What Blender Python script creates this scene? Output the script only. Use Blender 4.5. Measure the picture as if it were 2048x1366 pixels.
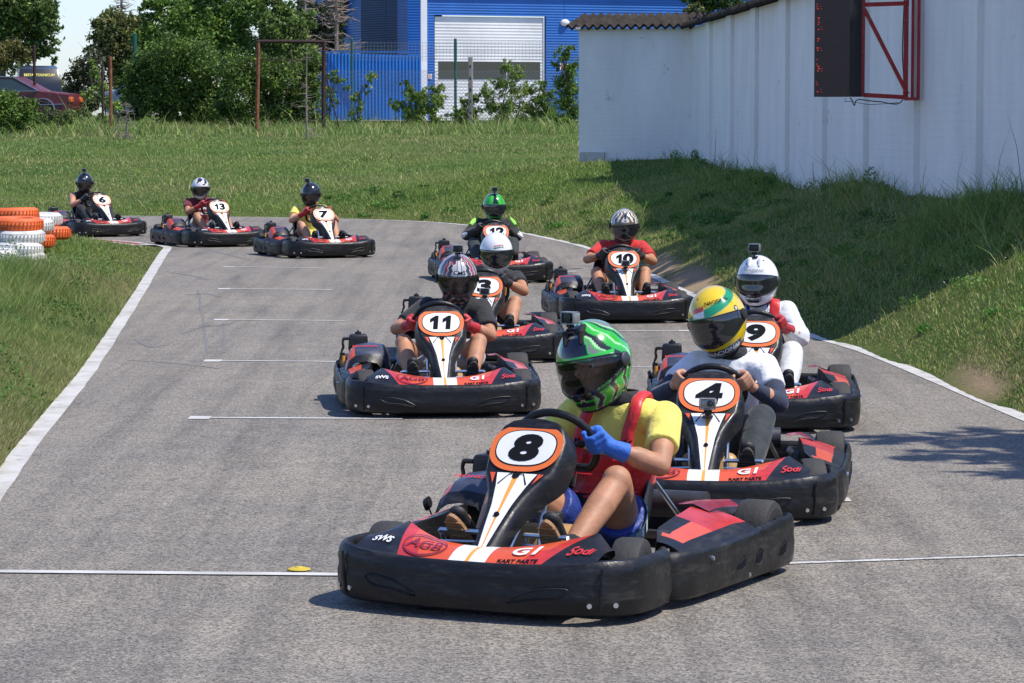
import bpy, math, random
import numpy as np
from mathutils import Vector, Matrix, Euler
R = math.radians
rng = np.random.default_rng(7)
random.seed(7)
for o in list(bpy.data.objects):
    bpy.data.objects.remove(o)
scene = bpy.context.scene
col = scene.collection

# ---------------------------------------------------------------- camera, sky, sun, exposure
CAM_H, FPX = 1.85, 6000.0
PITCH = math.atan(453.0 / FPX)
cam_d = bpy.data.cameras.new('camera')
cam_d.sensor_width = 36.0
cam_d.lens = FPX / 2048.0 * 36.0
cam_d.clip_start = 0.2
cam_d.clip_end = 3000
cam = bpy.data.objects.new('camera', cam_d)
cam.location = (0, 0, CAM_H)
cam.rotation_euler = (R(90) - PITCH, 0, 0)
col.objects.link(cam)
scene.camera = cam

SUN_EL = R(60)
SUN_DIR = Vector((0.96, -0.28, 0)).normalized()       # horizontal direction towards the sun
world = bpy.data.worlds.new('World')
scene.world = world
world.use_nodes = True
wn = world.node_tree
wn.nodes.clear()
sky = wn.nodes.new('ShaderNodeTexSky')
sky.sky_type = 'NISHITA'
sky.sun_disc = False
sky.sun_elevation = SUN_EL
sky.sun_rotation = math.atan2(SUN_DIR.x, SUN_DIR.y)
sky.air_density = 1.0
sky.dust_density = 0.4
sky.ozone_density = 2.5
bg = wn.nodes.new('ShaderNodeBackground')
bg.inputs[1].default_value = 0.14
wo = wn.nodes.new('ShaderNodeOutputWorld')
tint = wn.nodes.new('ShaderNodeMixRGB'); tint.blend_type = 'MULTIPLY'; tint.inputs[0].default_value = 1; tint.inputs[2].default_value = (.72,.78,1.0,1)
wn.links.new(sky.outputs[0], tint.inputs[1]); wn.links.new(tint.outputs[0], bg.inputs[0])
wn.links.new(bg.outputs[0], wo.inputs[0])
sd = bpy.data.lights.new('sun', 'SUN')
sd.energy = 4.0
sd.angle = R(0.5)
sd.color = (1.0, 0.94, 0.85)
sun = bpy.data.objects.new('sun', sd)
sv = Vector((SUN_DIR.x * math.cos(SUN_EL), SUN_DIR.y * math.cos(SUN_EL), math.sin(SUN_EL)))
sun.rotation_euler = sv.to_track_quat('Z', 'Y').to_euler()
sun.location = (20, -5, 40)
col.objects.link(sun)
vs = scene.view_settings
vs.view_transform = 'Standard'
vs.look = 'None'
vs.gamma = 1
vs.use_curve_mapping = False
vs.exposure = 0.53

# ---------------------------------------------------------------- helpers
def ray(px, py):
    v = (py - 683.0) / FPX
    s, c = math.sin(PITCH), math.cos(PITCH)
    return Vector(((px - 1024.0) / FPX, c - v * s, -(s + v * c)))
def ground(px, py, z=0.0):
    r = ray(px, py)
    t = (z - CAM_H) / r.z
    return Vector((r.x * t, r.y * t, z))
def at(px, py, Y):
    r = ray(px, py)
    t = Y / r.y
    return Vector((r.x * t, Y, CAM_H + r.z * t))

def tag(o, label=None, cat=None, group=None, kind=None):
    if label: o['label'] = label
    if cat: o['category'] = cat
    if group: o['group'] = group
    if kind: o['kind'] = kind
    return o
def empty(name, loc=(0, 0, 0), rz=0):
    o = bpy.data.objects.new(name, None)
    o.empty_display_size = 0.2
    o.location = loc
    o.rotation_euler = (0, 0, rz)
    col.objects.link(o)
    return o
def link(name, me, parent=None, mats=None, smooth=None):
    o = bpy.data.objects.new(name, me)
    if mats:
        for m in mats: me.materials.append(m)
    if parent: o.parent = parent
    col.objects.link(o)
    return o
def children(o):
    return [c for c in bpy.data.objects if c.parent == o]
def copy_tree(o, parent=None):
    c = o.copy()
    col.objects.link(c)
    if parent: c.parent = parent
    for ch in children(o):
        if ch.name.split('.')[0] != '': copy_tree(ch, c)
    return c

class MB:
    """collects vertices/faces; build() links them as one mesh"""
    def __init__(s):
        s.v, s.f, s.m = [], [], []
        s.M = None
    def add(s, verts, faces, mat=0):
        b = len(s.v)
        if s.M is not None: verts = [s.M @ Vector(p) for p in verts]
        s.v.extend([tuple(p) for p in verts])
        if callable(mat):
            for f in faces:
                s.f.append(tuple(b + i for i in f)); s.m.append(mat([verts[i] for i in f]))
        else:
            for f in faces:
                s.f.append(tuple(b + i for i in f)); s.m.append(mat)
    def box(s, c, d, mat=0, rot=None):
        hx, hy, hz = d[0]/2, d[1]/2, d[2]/2
        vv = [Vector((x*hx, y*hy, z*hz)) for x in (-1,1) for y in (-1,1) for z in (-1,1)]
        if rot is not None: vv = [rot @ p for p in vv]
        c = Vector(c)
        s.add([c + p for p in vv], [(0,1,3,2),(4,6,7,5),(0,4,5,1),(2,3,7,6),(0,2,6,4),(1,5,7,3)], mat)
    def rbox(s, c, d, r=0.02, mat=0, rot=None, n=5, taper=None):
        """rounded box"""
        c = Vector(c); idx = {}; vv = []; ff = []
        h = Vector(d) / 2
        r = min(r, h.x*.99, h.y*.99, h.z*.99)
        g = [-1, -0.8, -0.4, 0, 0.4, 0.8, 1] if n > 4 else [-1, -.6, .6, 1]
        def P(p):
            k = tuple(round(t, 4) for t in p)
            if k in idx: return idx[k]
            q = Vector((p[0]*h.x, p[1]*h.y, p[2]*h.z))
            # place the in-between rings on the rounding
            out = []
            for a in range(3):
                t = p[a]; A = abs(t)
                if n > 4:
                    if A > .99: u = h[a]
                    elif A > .7: u = h[a] - r*.45
                    elif A > .3: u = h[a] - r
                    else: u = 0
                else:
                    u = h[a] if A > .99 else h[a]-r
                out.append(math.copysign(u, t))
            q = Vector(out)
            inner = Vector([max(-(h[a]-r), min(h[a]-r, q[a])) for a in range(3)])
            dd = q - inner
            if dd.length > 1e-9: q = inner + dd.normalized()*r
            if taper: 
                f = 1 + taper*(q.z/h.z)
                q.x *= f; q.y *= f
            if rot is not None: q = rot @ q
            vv.append(c + q); idx[k] = len(vv)-1
            return idx[k]
        m = len(g)
        for ax in range(3):
            for sg in (-1, 1):
                for i in range(m-1):
                    for j in range(m-1):
                        def mk(u, w):
                            p = [0,0,0]; p[ax] = sg; p[(ax+1)%3] = u; p[(ax+2)%3] = w
                            return P(p)
                        q = [mk(g[i],g[j]), mk(g[i+1],g[j]), mk(g[i+1],g[j+1]), mk(g[i],g[j+1])]
                        if sg < 0: q.reverse()
                        ff.append(q)
        s.add(vv, ff, mat)
    def tube(s, pts, r, n=8, mat=0, closed=False, caps=True):
        pts = [Vector(p) for p in pts]; N = len(pts)
        rr = r if isinstance(r, (list, tuple)) else [r]*N
        vv = []; up = None
        for i, p in enumerate(pts):
            if closed: t = pts[(i+1)%N] - pts[i-1]
            else: t = pts[min(i+1,N-1)] - pts[max(i-1,0)]
            if t.length < 1e-9: t = Vector((0,0,1))
            t.normalize()
            if up is None:
                up = Vector((0,0,1)) if abs(t.z) < .9 else Vector((1,0,0))
            a = t.cross(up)
            if a.length < 1e-6: a = t.orthogonal()
            a.normalize(); b = a.cross(t).normalized(); up = b
            for k in range(n):
                w = 2*math.pi*k/n
                vv.append(p + (a*math.cos(w) + b*math.sin(w))*rr[i])
        ff = []
        for i in range(N if closed else N-1):
            j = (i+1) % N
            for k in range(n):
                l = (k+1) % n
                ff.append((i*n+k, i*n+l, j*n+l, j*n+k))
        if not closed and caps:
            ff.append(tuple(range(n))[::-1]); ff.append(tuple((N-1)*n+k for k in range(n)))
        s.add(vv, ff, mat)
    def grid(s, rows, mat=0, cu=False, cv=False):
        """rows of points -> quads"""
        nr, nc = len(rows), len(rows[0])
        vv = [p for r_ in rows for p in r_]
        ff = []; 
        for i in range(nr if cu else nr-1):
            for j in range(nc if cv else nc-1):
                a, b = (i+1) % nr, (j+1) % nc
                ff.append((i*nc+j, i*nc+b, a*nc+b, a*nc+j))
        s.add(vv, ff, mat)
    def lathe(s, prof, c=(0,0,0), rot=None, n=24, mat=0):
        """prof: (radius, height) about local z"""
        c = Vector(c); rows = []
        for (r_, h_) in prof:
            row = []
            for k in range(n):
                w = 2*math.pi*k/n
                p = Vector((r_*math.cos(w), r_*math.sin(w), h_))
                if rot is not None: p = rot @ p
                row.append(c + p)
            rows.append(row)
        s.grid(rows, mat, cv=True)
    def poly(s, pts, mat=0):
        s.add(pts, [tuple(range(len(pts)))], mat)
    def prism(s, pts2, y0, y1, mat=0, f=None):
        """closed 2d outline (x,z) extruded along y"""
        n = len(pts2); f = f or (lambda x, y, z: (x, y, z))
        vv = [f(x, y0, z) for x, z in pts2] + [f(x, y1, z) for x, z in pts2]
        ff = [tuple(range(n)), tuple(range(2*n-1, n-1, -1))]
        ff += [(i, i+n, (i+1)%n+n, (i+1)%n) for i in range(n)]
        s.add(vv, ff, mat)
    def build(s, name, mats, parent=None, smooth=35, loc=None):
        me = bpy.data.meshes.new(name)
        me.from_pydata(s.v, [], s.f)
        if not isinstance(mats, (list, tuple)): mats = [mats]
        for m in mats: me.materials.append(m)
        me.polygons.foreach_set('material_index', s.m)
        me.update()
        if smooth:
            me.shade_smooth()
            try: me.set_sharp_from_angle(angle=R(smooth))
            except Exception: pass
        o = bpy.data.objects.new(name, me)
        if parent: o.parent = parent
        if loc is not None: o.location = loc
        col.objects.link(o)
        return o

def catmull(pts, k=4, closed=False):
    pts = [Vector(p) for p in pts]; n = len(pts); out = []
    rng_ = range(n if closed else n-1)
    for i in rng_:
        if closed: p0,p1,p2,p3 = pts[i-1],pts[i],pts[(i+1)%n],pts[(i+2)%n]
        else: p0,p1,p2,p3 = pts[max(i-1,0)],pts[i],pts[i+1],pts[min(i+2,n-1)]
        for j in range(k):
            t = j/k
            out.append(.5*((2*p1)+(p2-p0)*t+(2*p0-5*p1+4*p2-p3)*t*t+(3*p1-p0-3*p2+p3)*t**3))
    if not closed: out.append(pts[-1])
    return out

# ---- materials
def nodes(m):
    m.use_nodes = True
    nt = m.node_tree
    return nt, nt.nodes, nt.links, nt.nodes['Principled BSDF']
def mat(name, c, rough=.5, metal=0.0, var=0.0, vscale=8.0, bump=0.0, bscale=60.0, coat=0.0, c2=None, spec=.5, sheen=0.0, attr=None, dirt=0.0, dirtc=(.25,.2,.15), rvar=0.0):
    m = bpy.data.materials.new(name)
    nt, N, L, B = nodes(m)
    B.inputs['Base Color'].default_value = (*c, 1)
    B.inputs['Roughness'].default_value = rough
    B.inputs['Metallic'].default_value = metal
    B.inputs['Specular IOR Level'].default_value = spec
    if coat: B.inputs['Coat Weight'].default_value = coat; B.inputs['Coat Roughness'].default_value = .08
    if sheen: B.inputs['Sheen Weight'].default_value = sheen
    tc = N.new('ShaderNodeTexCoord')
    csock = None
    if attr:
        a = N.new('ShaderNodeAttribute'); a.attribute_name = attr
        csock = a.outputs['Color']
    if var or c2:
        nz = N.new('ShaderNodeTexNoise'); nz.inputs['Scale'].default_value = vscale
        nz.inputs['Detail'].default_value = 6; nz.inputs['Roughness'].default_value = .65
        L.new(tc.outputs['Object'], nz.inputs['Vector'])
        rp = N.new('ShaderNodeValToRGB')
        rp.color_ramp.elements[0].position = .3; rp.color_ramp.elements[1].position = .7
        if c2: a_, b_ = c, c2
        else: a_, b_ = [x*(1-var) for x in c], [min(1,x*(1+var)) for x in c]
        if csock is not None:
            rp.color_ramp.elements[0].color = (1-var,)*3+(1,); rp.color_ramp.elements[1].color = (1,1,1,1)
            mx = N.new('ShaderNodeMixRGB'); mx.blend_type = 'MULTIPLY'; mx.inputs[0].default_value = 1
            L.new(csock, mx.inputs[1]); L.new(rp.outputs[0], mx.inputs[2]); csock = mx.outputs[0]
        else:
            rp.color_ramp.elements[0].color = (*a_,1); rp.color_ramp.elements[1].color = (*b_,1)
            csock = rp.outputs[0]
        L.new(nz.outputs[0], rp.inputs[0])
    if dirt:
        nz = N.new('ShaderNodeTexNoise'); nz.inputs['Scale'].default_value = 14
        nz.inputs['Detail'].default_value = 9; nz.inputs['Roughness'].default_value = .75
        mp = N.new('ShaderNodeMapping'); mp.inputs['Scale'].default_value = (.35, .35, 2.2)
        oi = N.new('ShaderNodeObjectInfo'); ml = N.new('ShaderNodeMath'); ml.operation = 'MULTIPLY'; ml.inputs[1].default_value = 37.0
        L.new(oi.outputs['Random'], ml.inputs[0]); ad = N.new('ShaderNodeVectorMath'); L.new(tc.outputs['Object'], ad.inputs[0]); L.new(ml.outputs[0], ad.inputs[1])
        L.new(ad.outputs[0], mp.inputs[0]); L.new(mp.outputs[0], nz.inputs['Vector'])
        rp = N.new('ShaderNodeValToRGB')
        rp.color_ramp.elements[0].position = .52; rp.color_ramp.elements[1].position = .66
        rp.color_ramp.elements[0].color = (0,0,0,1); rp.color_ramp.elements[1].color = (dirt,)*3+(1,)
        L.new(nz.outputs[0], rp.inputs[0])
        mx = N.new('ShaderNodeMixRGB'); L.new(rp.outputs[0], mx.inputs[0])
        if csock is not None: L.new(csock, mx.inputs[1])
        else: mx.inputs[1].default_value = (*c,1)
        mx.inputs[2].default_value = (*dirtc,1)
        csock = mx.outputs[0]
    if csock is not None: L.new(csock, B.inputs['Base Color'])
    if rvar:
        nz = N.new('ShaderNodeTexNoise'); nz.inputs['Scale'].default_value = 12; nz.inputs['Detail'].default_value = 8
        L.new(tc.outputs['Object'], nz.inputs['Vector'])
        mr = N.new('ShaderNodeMapRange'); mr.inputs[1].default_value=.3; mr.inputs[2].default_value=.7
        mr.inputs[3].default_value = max(0,rough-rvar); mr.inputs[4].default_value = min(1,rough+rvar)
        L.new(nz.outputs[0], mr.inputs[0]); L.new(mr.outputs[0], B.inputs['Roughness'])
    if bump:
        nz = N.new('ShaderNodeTexNoise'); nz.inputs['Scale'].default_value = bscale
        nz.inputs['Detail'].default_value = 5
        L.new(tc.outputs['Object'], nz.inputs['Vector'])
        bp = N.new('ShaderNodeBump'); bp.inputs['Strength'].default_value = bump
        bp.inputs['Distance'].default_value = .02
        L.new(nz.outputs[0], bp.inputs['Height']); L.new(bp.outputs[0], B.inputs['Normal'])
    return m

# ---- text -> flat mesh
_tc = {}
def text_geo(s, size=1.0, off=0.0, shear=0.0, sx=1.0, space=1.0):
    k = (s, size, off, shear, sx, space)
    if k in _tc: return _tc[k]
    cu = bpy.data.curves.new('t', 'FONT')
    cu.body = s; cu.size = size; cu.offset = off; cu.shear = shear
    cu.align_x = 'CENTER'; cu.align_y = 'CENTER'; cu.resolution_u = 4; cu.space_character = space
    o = bpy.data.objects.new('t', cu); col.objects.link(o)
    dg = bpy.context.evaluated_depsgraph_get()
    me = bpy.data.meshes.new_from_object(o.evaluated_get(dg))
    vv = [Vector((v.co.x*sx, v.co.y, 0)) for v in me.vertices]
    ff = [tuple(p.vertices) for p in me.polygons]
    bpy.data.objects.remove(o); bpy.data.meshes.remove(me); bpy.data.curves.remove(cu)
    if vv:
        cx = (min(v.x for v in vv)+max(v.x for v in vv))/2; cy = (min(v.y for v in vv)+max(v.y for v in vv))/2
        vv = [Vector((v.x-cx, v.y-cy, 0)) for v in vv]
    _tc[k] = (vv, ff)
    return vv, ff
def put_text(mb, s, mtx, mat_i, size=.1, off=0.0, shear=0.0, sx=1.0, space=1.0, f=None):
    vv, ff = text_geo(s, size, off, shear, sx, space)
    if f: pts = [f(v.x, v.y) for v in vv]
    else: pts = [mtx @ v for v in vv]
    mb.add(pts, ff, mat_i)
def frame(o, xdir, ydir):
    """matrix with text x along xdir, y along ydir"""
    x = Vector(xdir).normalized(); y = Vector(ydir).normalized(); z = x.cross(y).normalized(); y = z.cross(x)
    m = Matrix.Identity(4)
    for i in range(3):
        m[i][0] = x[i]; m[i][1] = y[i]; m[i][2] = z[i]; m[i][3] = o[i]
    return m
def col_mesh(name, V, F, C, mat_, parent=None, nv=3, smooth=False, kind=None):
    """fast numpy mesh: V (n,3), F (m,nv), C per-vertex colours (n,3)"""
    me = bpy.data.meshes.new(name)
    V = np.asarray(V, dtype=np.float32); F = np.asarray(F, dtype=np.int32)
    me.vertices.add(len(V)); me.vertices.foreach_set('co', V.ravel())
    me.loops.add(F.size); me.loops.foreach_set('vertex_index', F.ravel())
    me.polygons.add(len(F)); me.polygons.foreach_set('loop_start', np.arange(0, F.size, nv, dtype=np.int32))
    me.update(calc_edges=True)
    if C is not None:
        ca = me.color_attributes.new('tint', 'FLOAT_COLOR', 'POINT')
        c4 = np.ones((len(V), 4), dtype=np.float32); c4[:, :3] = C
        ca.data.foreach_set('color', c4.ravel())
    me.materials.append(mat_)
    if smooth: me.shade_smooth()
    o = bpy.data.objects.new(name, me)
    if parent: o.parent = parent
    col.objects.link(o)
    return o
def fbm(x, y, s=1.0, seed=0):
    """cheap smooth pseudo noise in about -1..1"""
    a = np.zeros_like(x, dtype=float); amp = 1.0; tot = 0
    for k in range(5):
        r = np.random.default_rng(seed*17+k)
        th = r.uniform(0, 6.28, 3); ph = r.uniform(0, 6.28, 3)
        f = s*(1.9**k)
        v = 0
        for t, p in zip(th, ph):
            v = v + np.sin((x*math.cos(t)+y*math.sin(t))*f+p + 1.3*np.sin((x*math.sin(t)-y*math.cos(t))*f*.7+p*2))
        a += amp*v/3; tot += amp; amp *= .6
    return a/tot*1.6
# ================================================================ THE SETTING
# ---- track outline on the flat
RIGHT = [(4.3,3.5),(3.9,9),(3.55,13.5),(3.17,18.6),(3.03,20.75),(2.83,23.4),(2.53,25.5),(1.93,30.8),(1.68,34.6),(1.2,41.1),(.57,45.3),(-.2,48.9),(-1.5,52.2),(-3.8,54.1),(-6.6,55.0),(-10,55.6),(-20,56.6),(-45,58)]
LEFT = [(x-.115, y) for x, y in [(-1.64,3.5),(-2.13,10),(-2.45,14.2),(-2.64,16.4),(-2.87,19.6),(-3.03,21.8),(-3.41,26.3),(-3.76,30.4),(-4.13,34.6),(-4.61,40.1),(-4.76,41.9),(-4.98,42.7)]]
INNER = [(-5.095,42.7),(-5.55,43.7),(-7,45.0),(-10,46.0),(-20,47.2),(-45,49)]
def cm2(p, k=6): return [(v.x, v.y) for v in catmull([(a, b, 0) for a, b in p], k)]
RIGHTs, LEFTs, INNERs = cm2(RIGHT), cm2(LEFT), cm2(INNER)
POLY = np.array(LEFTs + INNERs[1:] + RIGHTs[::-1])
def inside(x, y):
    r = np.zeros(x.shape, bool); n = len(POLY)
    for i in range(n):
        x0, y0 = POLY[i]; x1, y1 = POLY[(i+1) % n]
        if y0 == y1: continue
        c = ((y0 > y) != (y1 > y)) & (x < (x1-x0)*(y-y0)/(y1-y0)+x0)
        r ^= c
    return r
def dline(x, y, pl):
    d = np.full(x.shape, 1e9); pl = np.array(pl)
    for i in range(len(pl)-1):
        a, b = pl[i], pl[i+1]; ab = b-a; L2 = (ab**2).sum()
        t = np.clip(((x-a[0])*ab[0]+(y-a[1])*ab[1])/L2, 0, 1)
        d = np.minimum(d, np.hypot(x-a[0]-t*ab[0], y-a[1]-t*ab[1]))
    return d
# bank and terrace heights: thin plate through surveyed points
CP = [(x, y, 0) for x, y in RIGHT if y < 60]
CP += [(-20,64,.42),(-12,63,.42),(-6,63,.42),(-1,62,.5),(1.3,57.5,.93),(3.4,56.5,.97),(2.3,50,.62),(3.87,45,1.0),(4.2,36,1.06),(4.56,26.7,1.16),(4.75,20,1.15),(5,13,1.1),(5.4,5,1.1),(3.0,37,.62),(3.4,30,.62),(3.8,23.5,.55),(4.1,17.5,.55),(2.0,45,.42),
       (-20,75,1.0),(-8,75,1.0),(0,73,1.02),(4,70,1.1),(-20,92,1.45),(-8,92,1.45),(0,92,1.45),(8,92,1.5),(-25,115,1.62),(0,115,1.62),(12,110,1.62),(9,60,1.2),(9,40,1.25),(9,20,1.25),(9,5,1.2)]
CP = np.array(CP, float)
def U(r2): return np.where(r2 > 1e-12, r2*np.log(np.maximum(r2, 1e-12))*.5, 0)
KP = [(-5.07,42.62),(-5.62,43.75),(-6.3,44.55),(-7,45.0),(-8.5,45.5),(-10,46.0)]
def _solve():
    n = len(CP); d = ((CP[:, None, :2]-CP[None, :, :2])**2).sum(-1)
    K = U(d) + np.eye(n)*.3; P = np.c_[np.ones(n), CP[:, :2]]
    A = np.block([[K, P], [P.T, np.zeros((3, 3))]])
    return np.linalg.solve(A, np.r_[CP[:, 2], 0, 0, 0])
_w = _solve()
def height(x, y):
    x = np.atleast_1d(np.asarray(x, float)); y = np.atleast_1d(np.asarray(y, float))
    xs = np.clip(x, -30, 14); ys = np.clip(y, 3, 118)
    z = _w[-3]+_w[-2]*xs+_w[-1]*ys
    for i in range(len(CP)): z = z+_w[i]*U((xs-CP[i, 0])**2+(ys-CP[i, 1])**2)
    z = np.clip(z, 0, 1.7)
    ins = inside(x, y)
    dr = dline(x, y, RIGHTs)
    far = (y > 60) | (x > 6)
    z = np.where(far, z, np.minimum(z, dr*.75))
    dl = np.minimum(dline(x, y, LEFTs), dline(x, y, INNERs))
    # infield left of the LEFT line and before INNER
    lx = np.interp(y, [p[1] for p in LEFTs], [p[0] for p in LEFTs])
    iy = np.interp(-x, [-p[0] for p in INNERs], [p[1] for p in INNERs])
    infield = (~ins) & (x < 0) & (y < 50) & (x < lx+.01)
    z = np.where(infield, np.minimum(.10, dl*.12) + .05*fbm(x, y, .8, 3)*np.minimum(1, dl), z)
    dk = dline(x, y, KP); z = np.where(infield & (dk < .95), -.03, z)
    z = np.where(~infield & ~ins, z+.04*fbm(x, y, .9, 5)*np.minimum(1, dr/2), z)
    z = np.where(ins, -.03, z)
    return z
def hz(x, y): return float(height(x, y)[0])

# ---- materials of the ground
def ground_mat():
    m = bpy.data.materials.new('grass_soil')
    nt, N, L, B = nodes(m)
    tc = N.new('ShaderNodeTexCoord')
    n1 = N.new('ShaderNodeTexNoise'); n1.inputs['Scale'].default_value = .35; n1.inputs['Detail'].default_value = 8
    n2 = N.new('ShaderNodeTexNoise'); n2.inputs['Scale'].default_value = 9; n2.inputs['Detail'].default_value = 8; n2.inputs['Roughness'].default_value = .8
    for n in (n1, n2): L.new(tc.outputs['Object'], n.inputs['Vector'])
    r1 = N.new('ShaderNodeValToRGB'); e = r1.color_ramp.elements
    e[0].position = .35; e[0].color = (.06,.11,.02,1); e[1].position = .72; e[1].color = (.13,.155,.045,1)
    r2 = N.new('ShaderNodeValToRGB'); e = r2.color_ramp.elements
    e[0].position = .3; e[0].color = (.5,.5,.5,1); e[1].position = .7; e[1].color = (1.25,1.25,1.2,1)
    L.new(n1.outputs[0], r1.inputs[0]); L.new(n2.outputs[0], r2.inputs[0])
    mx = N.new('ShaderNodeMixRGB'); mx.blend_type = 'MULTIPLY'; mx.inputs[0].default_value = 1
    L.new(r1.outputs[0], mx.inputs[1]); L.new(r2.outputs[0], mx.inputs[2])
    at_ = N.new('ShaderNodeAttribute'); at_.attribute_name = 'tint'
    sep = N.new('ShaderNodeSeparateColor'); L.new(at_.outputs['Color'], sep.inputs[0])
    dn = N.new('ShaderNodeMixRGB'); L.new(sep.outputs[0], dn.inputs[0])
    L.new(mx.outputs[0], dn.inputs[1]); dn.inputs[2].default_value = (.36,.26,.16,1)
    L.new(dn.outputs[0], B.inputs['Base Color'])
    B.inputs['Roughness'].default_value = .95; B.inputs['Specular IOR Level'].default_value = .1
    bp = N.new('ShaderNodeBump'); bp.inputs['Strength'].default_value = .8; bp.inputs['Distance'].default_value = .05
    L.new(n2.outputs[0], bp.inputs['Height']); L.new(bp.outputs[0], B.inputs['Normal'])
    return m
# bare earth patches beside the right kerb (true soil)
DIRT = [(1.97,32.6,.24,2.6),(2.66,26.6,.12,.8),(3.20,20.3,.14,1.0),(3.34,18.4,.12,.9),(-5.1,40.5,.25,.8),(1.74,35.3,.2,1.5)]
def dirtmask(x, y):
    d = np.zeros(x.shape)
    for a, b, ra, rb in DIRT:
        q = ((x-a)/ra)**2+((y-b)/rb)**2
        d = np.maximum(d, np.clip(1.35-q+.35*fbm(x, y, 3, 2), 0, 1))
    lim = np.where(y > 30, .42, .2)
    return d*np.clip((lim-dline(x, y, RIGHTs))/.12, 0, 1)
def make_ground():
    xs = np.r_[-1200,-500,-250,-140,np.linspace(-90,-16,24),np.arange(-14,10,.22),np.linspace(10.5,60,20),100,200,500,1200]
    ys = np.r_[-60,-20,np.arange(2,62,.3),np.arange(62.5,124,1.2),np.linspace(128,200,10),300,500,900,1800]
    X, Y = np.meshgrid(xs, ys); sh = X.shape
    Z = height(X.ravel(), Y.ravel())
    V = np.c_[X.ravel(), Y.ravel(), Z]
    nr, nc = sh; I = np.arange(nr*nc).reshape(nr, nc)
    F = np.c_[I[:-1,:-1].ravel(), I[:-1,1:].ravel(), I[1:,1:].ravel(), I[1:,:-1].ravel()]
    C = np.zeros((len(V), 3)); C[:, 0] = dirtmask(V[:, 0], V[:, 1])
    o = col_mesh('ground', V, F, C, ground_mat(), nv=4, smooth=True)
    tag(o, kind='structure')
make_ground()

def asphalt_mat():
    m = bpy.data.materials.new('asphalt')
    nt, N, L, B = nodes(m)
    tc = N.new('ShaderNodeTexCoord')
    def nz(scale, det, ro=.6, vec=None, typ='ShaderNodeTexNoise'):
        n = N.new(typ); n.inputs['Scale'].default_value = scale
        if typ == 'ShaderNodeTexNoise':
            n.inputs['Detail'].default_value = det; n.inputs['Roughness'].default_value = ro
        L.new(vec or tc.outputs['Object'], n.inputs['Vector']); return n
    def ramp(src, p0, c0, p1, c1):
        r = N.new('ShaderNodeValToRGB'); e = r.color_ramp.elements
        e[0].position = p0; e[0].color = (*c0, 1); e[1].position = p1; e[1].color = (*c1, 1)
        L.new(src, r.inputs[0]); return r
    def mul(a, b, f=1.0, bt='MULTIPLY'):
        x = N.new('ShaderNodeMixRGB'); x.blend_type = bt; x.inputs[0].default_value = f
        L.new(a, x.inputs[1]); L.new(b, x.inputs[2]); return x
    v = nz(110, 0, typ='ShaderNodeTexVoronoi')
    sep = N.new('ShaderNodeSeparateColor'); L.new(v.outputs['Color'], sep.inputs[0])
    stones = ramp(sep.outputs[0], .0, (.080,.077,.070), .95, (.31,.285,.245))
    n_f = nz(240, 3, .8); f_r = ramp(n_f.outputs[0], .35, (.5,.5,.5), .65, (1.45,1.42,1.38))
    n_m = nz(3.2, 8, .7); m_r = ramp(n_m.outputs[0], .3, (.83,.83,.84), .7, (1.10,1.09,1.07))
    n_l = nz(.45, 6, .6); l_r = ramp(n_l.outputs[0], .3, (.86,.87,.9), .7, (1.12,1.09,1.04))
    # long faint rubber streaks following the track
    mp = N.new('ShaderNodeMapping'); mp.inputs['Scale'].default_value = (2.6, .10, 1); mp.inputs['Rotation'].default_value = (0,0,R(-6))
    L.new(tc.outputs['Object'], mp.inputs[0])
    n_s = nz(1.6, 7, .65, mp.outputs[0]); s_r = ramp(n_s.outputs[0], .30, (.70,.70,.72), .54, (1.05,1.05,1.05))
    a = mul(stones.outputs[0], f_r.outputs[0]); a = mul(a.outputs[0], m_r.outputs[0]); a = mul(a.outputs[0], l_r.outputs[0]); a = mul(a.outputs[0], s_r.outputs[0])
    L.new(a.outputs[0], B.inputs['Base Color'])
    B.inputs['Roughness'].default_value = .82; B.inputs['Specular IOR Level'].default_value = .35
    bp = N.new('ShaderNodeBump'); bp.inputs['Strength'].default_value = .5; bp.inputs['Distance'].default_value = .004
    L.new(v.outputs['Distance'], bp.inputs['Height']); L.new(bp.outputs[0], B.inputs['Normal'])
    return m
M_asph = asphalt_mat()
tr = MB(); tr.poly([(x, y, 0) for x, y in POLY])
o = tr.build('track', M_asph, smooth=0); tag(o, kind='structure')

def paint_mat(name, c, worn=.5, scale=18):
    m = bpy.data.materials.new(name); nt, N, L, B = nodes(m)
    tc = N.new('ShaderNodeTexCoord')
    n = N.new('ShaderNodeTexNoise'); n.inputs['Scale'].default_value = scale; n.inputs['Detail'].default_value = 10; n.inputs['Roughness'].default_value = .75
    L.new(tc.outputs['Object'], n.inputs['Vector'])
    r = N.new('ShaderNodeValToRGB'); e = r.color_ramp.elements
    e[0].position = worn-.1; e[0].color = (.22,.21,.19,1); e[1].position = worn+.04; e[1].color = (*c, 1)
    L.new(n.outputs[0], r.inputs[0])
    n2 = N.new('ShaderNodeTexNoise'); n2.inputs['Scale'].default_value = 3; n2.inputs['Detail'].default_value = 6
    L.new(tc.outputs['Object'], n2.inputs['Vector'])
    r2 = N.new('ShaderNodeValToRGB'); r2.color_ramp.elements[0].color = (.72,.7,.66,1); r2.color_ramp.elements[0].position = .3; r2.color_ramp.elements[1].position = .6
    L.new(n2.outputs[0], r2.inputs[0])
    mx = N.new('ShaderNodeMixRGB'); mx.blend_type = 'MULTIPLY'; mx.inputs[0].default_value = 1
    L.new(r.outputs[0], mx.inputs[1]); L.new(r2.outputs[0], mx.inputs[2]); L.new(mx.outputs[0], B.inputs['Base Color'])
    B.inputs['Roughness'].default_value = .7
    return m
M_wline = paint_mat('white_paint', (.50,.49,.46), .42, 12)
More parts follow.
